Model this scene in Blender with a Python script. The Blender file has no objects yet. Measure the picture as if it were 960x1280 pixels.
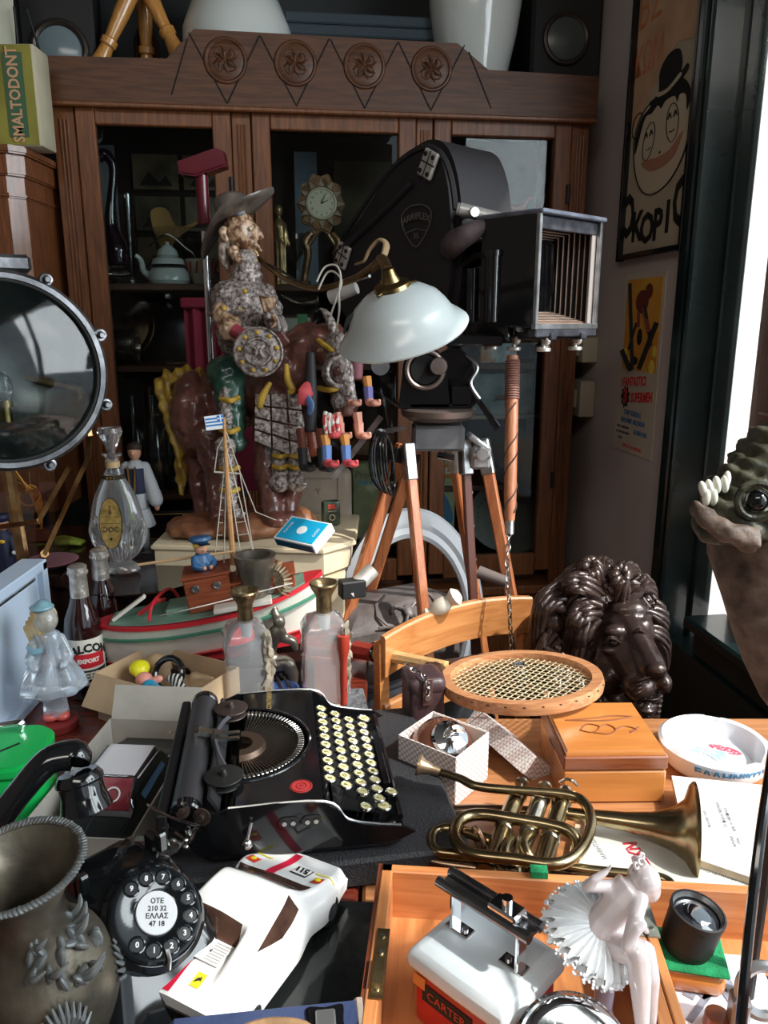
import bpy, bmesh, math, random
from mathutils import Vector, Matrix, Euler, noise
PI = math.pi; R = math.radians; V = Vector
random.seed(7)
scn = bpy.context.scene; COL = scn.collection
# ---------------------------------------------------------------- camera
F = 967.0; PITCH = R(13.9); CAMH = 1.40
cam_d = bpy.data.cameras.new('camera'); cam = bpy.data.objects.new('camera', cam_d); COL.objects.link(cam)
cam_d.sensor_fit = 'VERTICAL'; cam_d.sensor_height = 36.0; cam_d.lens = 36.0*F/1280.0
cam_d.clip_start = .02; cam_d.clip_end = 60
cam.location = (0, 0, CAMH); cam.rotation_euler = (PI/2-PITCH, 0, 0)
scn.camera = cam
# ---------------------------------------------------------------- view, world, sun, window light
scn.view_settings.view_transform = 'Standard'; scn.view_settings.look = 'None'
scn.view_settings.gamma = 1; scn.view_settings.use_curve_mapping = False
scn.view_settings.exposure = 0.78
w = bpy.data.worlds.new('sky'); scn.world = w; w.use_nodes = True
bgn = w.node_tree.nodes['Background']; bgn.inputs[0].default_value = (.80, .90, 1, 1); bgn.inputs[1].default_value = .8
sd = bpy.data.lights.new('sun', 'SUN'); sd.energy = 4.2; sd.angle = R(1.5); sd.color = (1, .95, .88)
so = bpy.data.objects.new('sun', sd); COL.objects.link(so)
so.rotation_euler = V((-.62, .30, -.80)).to_track_quat('-Z', 'Y').to_euler()
def area(name, loc, target, sx, sy, power, col):
    d = bpy.data.lights.new(name, 'AREA'); d.shape = 'RECTANGLE'; d.size = sx; d.size_y = sy; d.energy = power; d.color = col
    o = bpy.data.objects.new(name, d); COL.objects.link(o); o.location = loc
    o.rotation_euler = (V(target)-V(loc)).to_track_quat('-Z', 'Y').to_euler(); return o
area('window_daylight', (1.75, .35, 2.0), (.1, .95, .8), 1.6, 1.5, 48, (.93, .97, 1))
area('room_fill_light', (-.3, -.9, 2.96), (-.1, .9, .6), 1.6, .8, 17, (1, .94, .86))  # added fill light under the ceiling, stands for no real lamp
# ---------------------------------------------------------------- helpers
cp, sp = math.cos(PITCH), math.sin(PITCH)
def W(px, py, d):                       # point of the place seen at a pixel at axial depth d
    x = (px-480)/F; v = (py-640)/F
    return V((x*d, d*(cp-v*sp), CAMH-d*(sp+v*cp)))
def WZ(px, py, z):                      # point of the place seen at a pixel at height z
    v = (py-640)/F; return W(px, py, (CAMH-z)/(sp+v*cp))
PSI = R(7.5)
def RM(u, v, z): return V((u*math.cos(PSI)-v*math.sin(PSI), u*math.sin(PSI)+v*math.cos(PSI), z))
def UZ(px, py, v):                      # u, z on the room plane v = const
    a = W(px, py, 1)-V((0, 0, CAMH)); av = -a.x*math.sin(PSI)+a.y*math.cos(PSI); d = v/av
    return (a.x*math.cos(PSI)+a.y*math.sin(PSI))*d, CAMH+a.z*d
ROOM = Matrix.Rotation(PSI, 4, 'Z')
def T(x=0, y=0, z=0): return Matrix.Translation((x, y, z))
def RX(a): return Matrix.Rotation(R(a), 4, 'X')
def RY(a): return Matrix.Rotation(R(a), 4, 'Y')
def RZ(a): return Matrix.Rotation(R(a), 4, 'Z')
def SC(x, y, z): return Matrix.Diagonal((x, y, z, 1))
def zto(d): return V(d).normalized().to_track_quat('Z', 'Y').to_matrix().to_4x4()
def spl(P, n=6, closed=False):
    P = [V(p) for p in P]; out = []; N = len(P)
    rng = range(N if closed else N-1)
    for i in rng:
        if closed: a, b, c, d = P[(i-1) % N], P[i], P[(i+1) % N], P[(i+2) % N]
        else: a, b, c, d = P[max(i-1, 0)], P[i], P[i+1], P[min(i+2, N-1)]
        for k in range(n):
            t = k/n; out.append(.5*((2*b)+(c-a)*t+(2*a-5*b+4*c-d)*t*t+(3*b-a-3*c+d)*t**3))
    if not closed: out.append(P[-1])
    return out
def spl2(P, n=6, closed=False): return [(p.x, p.y) for p in spl([(a, b, 0) for a, b in P], n, closed)]
def pm(o): return Matrix.Translation(o.location) @ o.rotation_euler.to_matrix().to_4x4()
class G:
    def __init__(s, M=None): s.v = []; s.f = []; s.M = M or Matrix()
    def add(s, vs, fs, M=None):
        m = s.M @ M if M is not None else s.M
        k = len(s.v); s.v += [m @ V(p) for p in vs]; s.f += [tuple(i+k for i in f) for f in fs]; return s
    def bm(s, b, M=None):
        b.verts.index_update(); s.add([v.co.copy() for v in b.verts], [[v.index for v in f.verts] for f in b.faces], M); b.free(); return s
    def box(s, sx, sy, sz, loc=(0, 0, 0), rot=None, bev=0, seg=1, taper=None):
        b = bmesh.new(); bmesh.ops.create_cube(b, size=1)
        for v in b.verts:
            t = 1 if (taper is None or v.co.z < 0) else taper
            v.co = V((v.co.x*sx*t, v.co.y*sy*t, v.co.z*sz))
        if bev: bmesh.ops.bevel(b, geom=b.edges[:], offset=bev, segments=seg, affect='EDGES', profile=.5)
        return s.bm(b, T(*loc) @ (rot if rot else Matrix()))
    def cyl(s, r, h, loc=(0, 0, 0), rot=None, r2=None, n=20, bev=0):   # base at loc
        r2 = r if r2 is None else r2
        if bev: pr = [(0, 0), (r-bev, 0), (r, bev), (r2, h-bev), (r2-bev, h), (0, h)]
        else: pr = [(0, 0), (r, 0), (r2, h), (0, h)]
        return s.lathe(pr, loc, rot, n)
    def lathe(s, pr, loc=(0, 0, 0), rot=None, n=24, arc=2*PI):
        vs, fs, rings = [], [], []; full = arc > 6.28; m = n if full else n+1
        for r, z in pr:
            if abs(r) < 1e-6: rings.append([len(vs)]); vs.append((0, 0, z))
            else:
                k = len(vs); vs += [(r*math.cos(arc*i/n), r*math.sin(arc*i/n), z) for i in range(m)]; rings.append(list(range(k, k+m)))
        for a, b in zip(rings, rings[1:]):
            for i in range(n):
                j = (i+1) % m
                if len(a) == 1 and len(b) == 1: break
                if len(a) == 1: fs.append((a[0], b[j], b[i]))
                elif len(b) == 1: fs.append((a[i], a[j], b[0]))
                else: fs.append((a[i], a[j], b[j], b[i]))
        return s.add(vs, fs, T(*loc) @ (rot if rot else Matrix()))
    def sph(s, r, loc=(0, 0, 0), rot=None, n=16, m=10):
        rx, ry, rz = r if isinstance(r, (tuple, list)) else (r, r, r)
        pr = [(math.sin(PI*i/m), -math.cos(PI*i/m)) for i in range(m+1)]; pr[0] = (0, -1); pr[-1] = (0, 1)
        return s.lathe(pr, loc, (rot if rot else Matrix()) @ SC(rx, ry, rz), n)
    def tube(s, P, r, n=8, closed=False, cap=True, flat=1.0, M=None):
        P = [V(p) for p in P]; N = len(P); vs, fs = [], []
        rs = r if isinstance(r, (list, tuple)) else [r]*N
        if len(rs) != N: rs = [rs[min(len(rs)-1, int(i*(len(rs)-1)/(N-1)))]*(1-((i*(len(rs)-1)/(N-1)) % 1))+rs[min(len(rs)-1, int(i*(len(rs)-1)/(N-1))+1)]*((i*(len(rs)-1)/(N-1)) % 1) for i in range(N)]
        up = None
        for i in range(N):
            t = (P[(i+1) % N]-P[i-1]) if closed else (P[min(i+1, N-1)]-P[max(i-1, 0)])
            if t.length < 1e-9: t = V((0, 0, 1))
            t.normalize()
            if up is None: up = t.orthogonal().normalized()
            up = (up-t*up.dot(t)); up = up.normalized() if up.length > 1e-6 else t.orthogonal().normalized()
            sd_ = t.cross(up)
            for k in range(n):
                a = 2*PI*k/n; vs.append(P[i]+(up*math.cos(a)*flat+sd_*math.sin(a))*rs[i])
        for i in range(N if closed else N-1):
            j = (i+1) % N
            for k in range(n): l = (k+1) % n; fs.append((i*n+k, i*n+l, j*n+l, j*n+k))
        if cap and not closed: fs += [tuple(range(n-1, -1, -1)), tuple((N-1)*n+k for k in range(n))]
        return s.add(vs, fs, M)
    def torus(s, Rr, r, loc=(0, 0, 0), rot=None, n=28, m=8, sx=1, sy=1, arc=2*PI):
        full = arc > 6.28
        P = [(Rr*sx*math.cos(arc*i/n), Rr*sy*math.sin(arc*i/n), 0) for i in range(n if full else n+1)]
        return s.tube(P, r, m, closed=full, M=T(*loc) @ (rot if rot else Matrix()))
    def prism(s, poly, h, M=None, bev=0):       # polygon in xy extruded 0..h
        b = bmesh.new(); vs = [b.verts.new((x, y, 0)) for x, y in poly]; f = b.faces.new(vs)
        r = bmesh.ops.extrude_face_region(b, geom=[f])
        for e in r['geom']:
            if isinstance(e, bmesh.types.BMVert): e.co.z = h
        bmesh.ops.recalc_face_normals(b, faces=b.faces[:])
        if bev: bmesh.ops.bevel(b, geom=[e for e in b.edges if abs(e.verts[0].co.z-e.verts[1].co.z) < 1e-7], offset=bev, segments=2, affect='EDGES')
        return s.bm(b, M)
    def loft(s, secs, cap=True, M=None, closed=True):     # list of rings with equal counts
        n = len(secs[0]); vs = [p for q in secs for p in q]; fs = []
        for i in range(len(secs)-1):
            for k in range(n if closed else n-1): l = (k+1) % n; fs.append((i*n+k, i*n+l, (i+1)*n+l, (i+1)*n+k))
        if cap: fs += [tuple(range(n-1, -1, -1)), tuple((len(secs)-1)*n+k for k in range(n))]
        return s.add(vs, fs, M)
    def text(s, t, size, M=None, ext=.0004, align='CENTER', fn=None, bold=0, sx=1):
        c = bpy.data.curves.new('t', 'FONT'); c.body = t; c.size = size; c.extrude = ext; c.align_x = align; c.align_y = 'CENTER'; c.resolution_u = 2; c.offset = bold
        o = bpy.data.objects.new('t', c); COL.objects.link(o); bpy.context.view_layer.update()
        me = bpy.data.meshes.new_from_object(o.evaluated_get(bpy.context.evaluated_depsgraph_get()))
        vs = [V((v.co.x*sx, v.co.y, v.co.z)) for v in me.vertices]
        if fn: vs = [V(fn(p)) for p in vs]
        s.add(vs, [tuple(p.vertices) for p in me.polygons], M)
        bpy.data.objects.remove(o); bpy.data.curves.remove(c); bpy.data.meshes.remove(me); return s
    def build(s, name, mat=None, parent=None, smooth=35, world=False):
        if world and parent is not None:
            mi = pm(parent).inverted(); vs = [mi @ p for p in s.v]
        else: vs = s.v
        me = bpy.data.meshes.new(name); me.from_pydata([tuple(p) for p in vs], [], s.f)
        b = bmesh.new(); b.from_mesh(me); bmesh.ops.remove_doubles(b, verts=b.verts, dist=2e-6); bmesh.ops.recalc_face_normals(b, faces=b.faces[:]); b.to_mesh(me); b.free()
        if smooth:
            me.polygons.foreach_set('use_smooth', [True]*len(me.polygons)); me.set_sharp_from_angle(angle=R(smooth))
        if mat: me.materials.append(mat)
        o = bpy.data.objects.new(name, me); COL.objects.link(o)
        if parent is not None: o.parent = parent
        return o
def thing(name, label, cat, loc=(0, 0, 0), rz=0, group=None, rot=None):
    o = bpy.data.objects.new(name, None); COL.objects.link(o); o.location = loc; o.empty_display_size = .03
    o.rotation_euler = rot if rot is not None else (0, 0, R(rz)); o['label'] = label; o['category'] = cat
    if group: o['group'] = group
    return o
def tag(o, label, cat, group=None, kind=None):
    o['label'] = label; o['category'] = cat
    if group: o['group'] = group
    if kind: o['kind'] = kind
    return o
def lab(o, l): o['label'] = l; return o
def struct(o): o['kind'] = 'structure'; return o
def dup(o, parent=None):
    c = o.copy(); COL.objects.link(c)
    if parent is not None: c.parent = parent
    for ch in list(o.children): dup(ch, c)
    return c
def place(o, loc, rz, label): o.location = loc; o.rotation_euler = (0, 0, R(rz)); o['label'] = label; return o
def blob(name, prims, voxel, mat, parent=None, smooth_it=3, fn=None, world=False):
    g = G()
    for p in prims:
        if p[0] == 'e': g.sph(p[2], p[1], p[3] if len(p) > 3 else None, 14, 9)
        elif p[0] == 'c': g.tube([p[1], p[2]], [p[3], p[4]], 10); g.sph(p[3], p[1], n=10, m=6); g.sph(p[4], p[2], n=10, m=6)
        elif p[0] == 't': g.tube(p[1], p[2], 10, flat=p[3] if len(p) > 3 else 1)
        elif p[0] == 'g': g.add(p[1].v, p[1].f)
    o = g.build('tmp', None)
    m = o.modifiers.new('r', 'REMESH'); m.mode = 'VOXEL'; m.voxel_size = voxel
    if smooth_it: m2 = o.modifiers.new('s', 'SMOOTH'); m2.iterations = smooth_it; m2.factor = .5
    bpy.context.view_layer.update()
    me = bpy.data.meshes.new_from_object(o.evaluated_get(bpy.context.evaluated_depsgraph_get()))
    om = o.data; bpy.data.objects.remove(o); bpy.data.meshes.remove(om)
    me.name = name
    if fn:
        ns = [v.normal.copy() for v in me.vertices]
        for v, nn in zip(me.vertices, ns): v.co += nn*fn(v.co)
    if world and parent is not None: me.transform(pm(parent).inverted())
    me.polygons.foreach_set('use_smooth', [True]*len(me.polygons)); me.materials.clear(); me.materials.append(mat)
    r = bpy.data.objects.new(name, me); COL.objects.link(r)
    if parent is not None: r.parent = parent
    return r
# ---------------------------------------------------------------- materials
MATS = {}
def _new(name):
    m = bpy.data.materials.new(name); m.use_nodes = True; return m, m.node_tree.nodes, m.node_tree.links, m.node_tree.nodes['Principled BSDF']
def mk(name, col, rough=.5, metal=0, var=.0, scale=30, bump=0, bscale=None, trans=0, ior=1.45, emis=None, coat=0, col2=None, alpha=1, detail=4, contrast=None, sheen=0):
    if name in MATS: return MATS[name]
    m, N, L, P = _new(name); P.inputs['Base Color'].default_value = (*col, 1); P.inputs['Roughness'].default_value = rough
    P.inputs['Metallic'].default_value = metal; P.inputs['Transmission Weight'].default_value = trans; P.inputs['IOR'].default_value = ior
    P.inputs['Coat Weight'].default_value = coat; P.inputs['Coat Roughness'].default_value = .08; P.inputs['Alpha'].default_value = alpha
    if emis: P.inputs['Emission Color'].default_value = (*emis[0], 1); P.inputs['Emission Strength'].default_value = emis[1]
    tc = None
    if var or bump or col2: tc = N.new('ShaderNodeTexCoord')
    if var or col2:
        nz = N.new('ShaderNodeTexNoise'); nz.inputs['Scale'].default_value = scale; nz.inputs['Detail'].default_value = detail; L.new(tc.outputs['Object'], nz.inputs['Vector'])
        rp = N.new('ShaderNodeValToRGB'); a, b = contrast or (.35, .65)
        rp.color_ramp.elements[0].position = a; rp.color_ramp.elements[1].position = b
        c2 = col2 or tuple(min(1, c*(1+var)) for c in col); c1 = col if col2 else tuple(c*(1-var) for c in col)
        rp.color_ramp.elements[0].color = (*c1, 1); rp.color_ramp.elements[1].color = (*c2, 1)
        L.new(nz.outputs['Fac'], rp.inputs[0]); L.new(rp.outputs[0], P.inputs['Base Color'])
    if bump:
        n2 = N.new('ShaderNodeTexNoise'); n2.inputs['Scale'].default_value = bscale or scale*3; n2.inputs['Detail'].default_value = 3; L.new(tc.outputs['Object'], n2.inputs['Vector'])
        bp = N.new('ShaderNodeBump'); bp.inputs['Strength'].default_value = bump; bp.inputs['Distance'].default_value = .002
        L.new(n2.outputs['Fac'], bp.inputs['Height']); L.new(bp.outputs[0], P.inputs['Normal'])
    MATS[name] = m; return m
def wood(name, c1, c2, rough=.35, scale=14, axis='X', coat=.2, stretch=12):
    if name in MATS: return MATS[name]
    m, N, L, P = _new(name); P.inputs['Roughness'].default_value = rough; P.inputs['Coat Weight'].default_value = coat; P.inputs['Coat Roughness'].default_value = .2
    tc = N.new('ShaderNodeTexCoord'); mp = N.new('ShaderNodeMapping'); s = [stretch, stretch, stretch]; s['XYZ'.index(axis)] = 1
    mp.inputs['Scale'].default_value = s; L.new(tc.outputs['Object'], mp.inputs['Vector'])
    nz = N.new('ShaderNodeTexNoise'); nz.inputs['Scale'].default_value = scale; nz.inputs['Detail'].default_value = 6; nz.inputs['Distortion'].default_value = .6; L.new(mp.outputs[0], nz.inputs['Vector'])
    rp = N.new('ShaderNodeValToRGB'); rp.color_ramp.elements[0].position = .32; rp.color_ramp.elements[1].position = .68
    rp.color_ramp.elements[0].color = (*c1, 1); rp.color_ramp.elements[1].color = (*c2, 1); L.new(nz.outputs['Fac'], rp.inputs[0]); L.new(rp.outputs[0], P.inputs['Base Color'])
    bp = N.new('ShaderNodeBump'); bp.inputs['Strength'].default_value = .15; bp.inputs['Distance'].default_value = .001; L.new(nz.outputs['Fac'], bp.inputs['Height']); L.new(bp.outputs[0], P.inputs['Normal'])
    MATS[name] = m; return m
def pane(name, tint=(1, 1, 1), gloss=.9, rough=.02, base=.05):       # thin clear glass: part transparent, part mirror by angle
    if name in MATS: return MATS[name]
    m, N, L, P = _new(name); N.remove(P); out = [n for n in N if n.type == 'OUTPUT_MATERIAL'][0]
    t = N.new('ShaderNodeBsdfTransparent'); t.inputs[0].default_value = (*tint, 1); g = N.new('ShaderNodeBsdfGlossy'); g.inputs['Roughness'].default_value = rough; g.inputs[0].default_value = (gloss, gloss, gloss, 1)
    fr = N.new('ShaderNodeFresnel'); ge = N.new('ShaderNodeNewGeometry'); bf = N.new('ShaderNodeMath'); bf.operation = 'MULTIPLY_ADD'; bf.inputs[1].default_value = -.8333; bf.inputs[2].default_value = 1.5; L.new(ge.outputs['Backfacing'], bf.inputs[0]); L.new(bf.outputs[0], fr.inputs[0]); ad = N.new('ShaderNodeMath'); ad.operation = 'ADD'; ad.inputs[1].default_value = base; ad.use_clamp = True
    mx = N.new('ShaderNodeMixShader'); L.new(fr.outputs[0], ad.inputs[0]); L.new(ad.outputs[0], mx.inputs[0]); L.new(t.outputs[0], mx.inputs[1]); L.new(g.outputs[0], mx.inputs[2]); L.new(mx.outputs[0], out.inputs[0])
    MATS[name] = m; return m
BLK = mk('black_gloss', (.006, .006, .007), .12, coat=.6); BLKM = mk('black_matte', (.012, .012, .013), .55)
STEEL = mk('worn_steel', (.45, .45, .45), .32, 1, var=.25, scale=40); CHROME = mk('chrome', (.82, .83, .85), .08, 1)
BRASS = mk('aged_brass', (.30, .21, .09), .28, 1, var=.4, scale=25); WHITE = mk('white_gloss', (.85, .85, .84), .25)
GLASS = mk('clear_glass', (.97, .99, .99), .02, trans=1, ior=1.45); TG = pane('thin_glass')
PAPER = mk('paper', (.80, .78, .72), .8, var=.05, scale=12); RED = mk('red_paint', (.55, .02, .03), .3)
INK = mk('black_ink', (.01, .01, .01), .7); CARD = mk('brown_card', (.48, .33, .20), .85, var=.08, scale=20); CREAM = mk('cream_paint', (.72, .62, .45), .5, var=.06)
GOLD = mk('gold', (.75, .50, .15), .3, 1, var=.2); YEL = mk('yellow_paint', (.80, .55, .04), .45)
# ================================================================ room
def rg(): return G(ROOM.copy())
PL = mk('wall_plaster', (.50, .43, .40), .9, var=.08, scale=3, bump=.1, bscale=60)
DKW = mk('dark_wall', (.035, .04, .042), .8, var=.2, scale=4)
FRM = mk('dark_green_gloss', (.010, .022, .022), .22, coat=.4, var=.2, scale=6, bump=.15, bscale=25)
struct(rg().box(4.6, 7.2, .06, (-.6, -.2, -.03)).build('floor', mk('floor_tiles', (.10, .07, .055), .5, var=.3, scale=5)))
struct(rg().box(3.1, 7.2, .06, (-.5, -.2, 3.03)).build('ceiling', mk('ceiling_paint', (.22, .22, .22), .9)))
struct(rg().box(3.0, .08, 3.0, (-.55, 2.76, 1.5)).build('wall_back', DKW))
struct(rg().box(3.2, .08, 3.0, (-.5, -3.3, 1.5)).build('wall_front', mk('left_wall_paint', (.20, .17, .15), .9)))  # unseen wall behind the camera, added to cut reflections in the cabinet glass
struct(rg().box(.08, 6.0, 3.0, (-2.0, -.25, 1.5)).build('wall_left', mk('left_wall_paint', (.20, .17, .15), .9)))
struct(rg().box(.10, .95, 3.0, (1.0, 2.28, 1.5)).build('wall_right', PL))
struct(rg().box(.10, 3.2, .62, (1.0, .2, .31)).build('wall_right_below_window', FRM))
struct(rg().box(.10, 3.2, .5, (1.0, .2, 2.75)).build('wall_right_over_window', FRM))
# door and window framing, moulded posts
fr = thing('trim_1', 'dark green moulded post', 'post'); del fr['category']; del fr['label']; struct(fr)
g = rg(); g.box(.10, .040, 3.0, (.985, 1.785, 1.5), bev=.004); g.build('jamb', FRM, fr)
g = rg(); g.box(.10, .02, 3.0, (.998, 1.757, 1.5), bev=.003); g.build('jamb_recess', FRM, fr)
g = rg(); g.box(.11, .016, 3.0, (.985, 1.738, 1.5), bev=.005); g.box(.05, .03, 3.0, (1.03, 1.730, 1.5), bev=.004); g.build('jamb_bead', FRM, fr)
wn = thing('window_1', '', ''); del wn['category']; del wn['label']; struct(wn)
g = rg(); g.box(.08, 3.2, .07, (1.0, .02, .655), bev=.006); g.box(.11, 3.2, .03, (.985, .02, .705), bev=.006); g.build('bottom_rail', FRM, wn)
g = rg(); g.box(.08, 3.2, .08, (1.0, .02, 2.46), bev=.006); g.build('top_rail', FRM, wn)
g = rg(); g.box(.006, 3.2, 1.75, (1.04, .1, 1.57)); g.build('pane', pane('window_glass', (.96, .98, .98)), wn)
g = rg(); g.box(.07, .05, 1.8, (1.0, .05, 1.57), bev=.005); g.build('mullion', FRM, wn)
# what the window shows: a sunlit plastered wall and a brown door leaf outside
tag(rg().box(1.35, .12, 3.2, (2.05, 2.9, 1.6)).build('street_wall', mk('street_plaster', (.80, .76, .72), .9, var=.06, scale=3)), 'sunlit pale plaster wall seen outside through the window', 'wall')
g = rg(); g.box(.05, .29, 1.9, (1.095, 1.52, 1.64), bev=.004); dl = thing('door_leaf', 'brown wooden door leaf folded back outside the window', 'door', RM(1.095, 1.52, .69)); g.build('leaf', wood('door_brown', (.16, .05, .025), (.28, .10, .05), .5, axis='Z'), dl, world=True)
g = rg()
for z in (1.0, 1.6, 2.2): g.box(.012, .20, .40, (1.066, 1.52, z), bev=.004)
g.build('panel', wood('door_brown', (.2, .07, .04), (.4, .16, .09)), dl, world=True)
struct(rg().box(9, 14, .05, (4.6, 2, -.10)).build('ground', mk('street_ground', (.35, .33, .31), .9, var=.1, scale=2)))
# ---- posters on the right wall
def wallM(v, z): return ROOM @ T(.949, v, z) @ RZ(-90) @ RX(90)       # x -> toward camera (-v), y up, z out of the wall
def poster1():
    W_, H_ = .345, .69; cx = 1.968; cz = 1.912
    t = thing('framed_poster', 'framed comic poster of a bowler-hatted clown face high on the right wall', 'poster', RM(.949, cx, cz-H_/2))
    M = wallM(cx, cz); g = G(M)
    for sx in (-1, 1): g.box(.012, H_+.02, .02, (sx*W_/2, 0, .010), bev=.002)
    for sy in (-1, 1): g.box(W_+.012, .014, .02, (0, sy*H_/2, .010), bev=.002)
    g.build('frame', BLK, t, world=True)
    G(M).box(W_, H_, .004, (0, 0, .002)).build('sheet', mk('poster_cream', (.50, .42, .30), .7, var=.1, scale=6), t, world=True)
    MD = M @ T(0, -.066, 0) @ SC(1, .58, 1)
    def flat(p, z=.0045, h=.0006): return G(MD).prism(p, h, T(0, 0, z))
    OR = mk('poster_orange', (.55, .20, .08), .8, var=.15)
    g = G(M).prism([(-.17, .335), (.168, .335), (.168, .10), (.06, .12), (-.06, .05), (-.17, -.04)], .0006, T(0, 0, .0045)); g.build('orange_ground', mk('poster_peach', (.52, .33, .20), .8, var=.15, scale=10), t, world=True)
    g = G(M); g.text('ΒΣ', .13, T(-.10, .25, .0054), sx=.8); g.text('ΑΠ', .12, T(.06, .27, .0054), sx=.8); g.text('ΚΩΜ', .10, T(-.09, .13, .0054), sx=.7)
    lab(g.build('lettering', OR, t, world=True), 'orange hand-drawn letters')
    head = spl2([(-.14, .02), (-.10, .12), (0, .16), (.10, .14), (.15, .06), (.14, -.10), (.08, -.20), (0, -.235), (-.07, -.21), (-.12, -.12)], 5, True)
    flat(head, .0052).build('face', mk('poster_face', (.60, .50, .36), .7), t, world=True)
    g = G(MD); g.tube([(x, y, .0062) for x, y in head], .0022, 5, closed=True)
    ear = spl([(-.12, .02, .0062), (-.155, .05, .0062), (-.15, .11, .0062), (-.115, .13, .0062), (-.09, .09, .0062)], 5); g.tube(ear, .0018, 5)
    for ex, ey, tl in ((-.055, -.01, -8), (.065, .02, 5)):
        g.torus(.03, .0014, (ex, ey, .0062), RZ(tl), 24, 5, 1, 2.5)
        for k in (-1, 1): g.tube([(ex+k*.014-.01, ey+.02, .0062), (ex+k*.014, ey+.04, .0062), (ex+k*.014+.008, ey+.018, .0062)], [.002, .004, .001], 5)
        g.tube([(ex-.012, ey-.03, .0062), (ex, ey-.034, .0062), (ex+.014, ey-.028, .0062)], .0016, 5)
    g.sph((.005, .006, .001), (.01, -.075, .0058))
    g.prism(spl2([(-.06, .13), (-.02, .17), (.05, .16), (.10, .17), (.145, .10), (.13, .04), (.12, .10), (.09, .115), (.08, .09), (.065, .12), (.02, .12), (.0, .10), (-.02, .12), (-.05, .10), (-.08, .10), (-.10, .06), (-.13, -.04), (-.135, .03), (-.11, .10)], 3, True), .0006, T(0, 0, .0058))
    hat = spl2([(-.065, .15), (-.02, .165), (-.02, .25), (.02, .295), (.07, .29), (.09, .24), (.09, .20), (.115, .215), (.12, .19), (.06, .145), (0, .128), (-.05, .13)], 5, True)
    g.prism(hat, .0008, T(0, 0, .0064)); g.build('ink_drawing', INK, t, world=True)
    g = G(MD).prism(spl2([(-.025, .168), (.03, .165), (.085, .195), (.088, .178), (.03, .15), (-.02, .152)], 4, True), .0006, T(0, 0, .0074)); g.build('hat_band', mk('poster_face', (1, 1, 1)), t, world=True)
    g = G(MD).prism(spl2([(-.09, -.09), (-.05, -.085), (0, -.09), (.06, -.08), (.12, -.03), (.09, -.11), (.03, -.14), (-.04, -.135)], 5, True), .0006, T(0, 0, .0058)); g.build('lips', mk('poster_lips', (.42, .20, .12), .8), t, world=True)
    g = G(M)
    for ch, x, y in (('O', -.148, -.245), ('K', -.088, -.275), ('O', -.030, -.285), ('P', .028, -.282), ('I', .078, -.27), ('O', .138, -.245)):
        g.text(ch, .13, T(x, y, .0056) @ SC(.74, 1.15 if x < -.1 or x > .1 else .78, 1), bold=.0045)
    lab(g.build('title', INK, t, world=True), 'black fat title lettering')
poster1()
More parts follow.
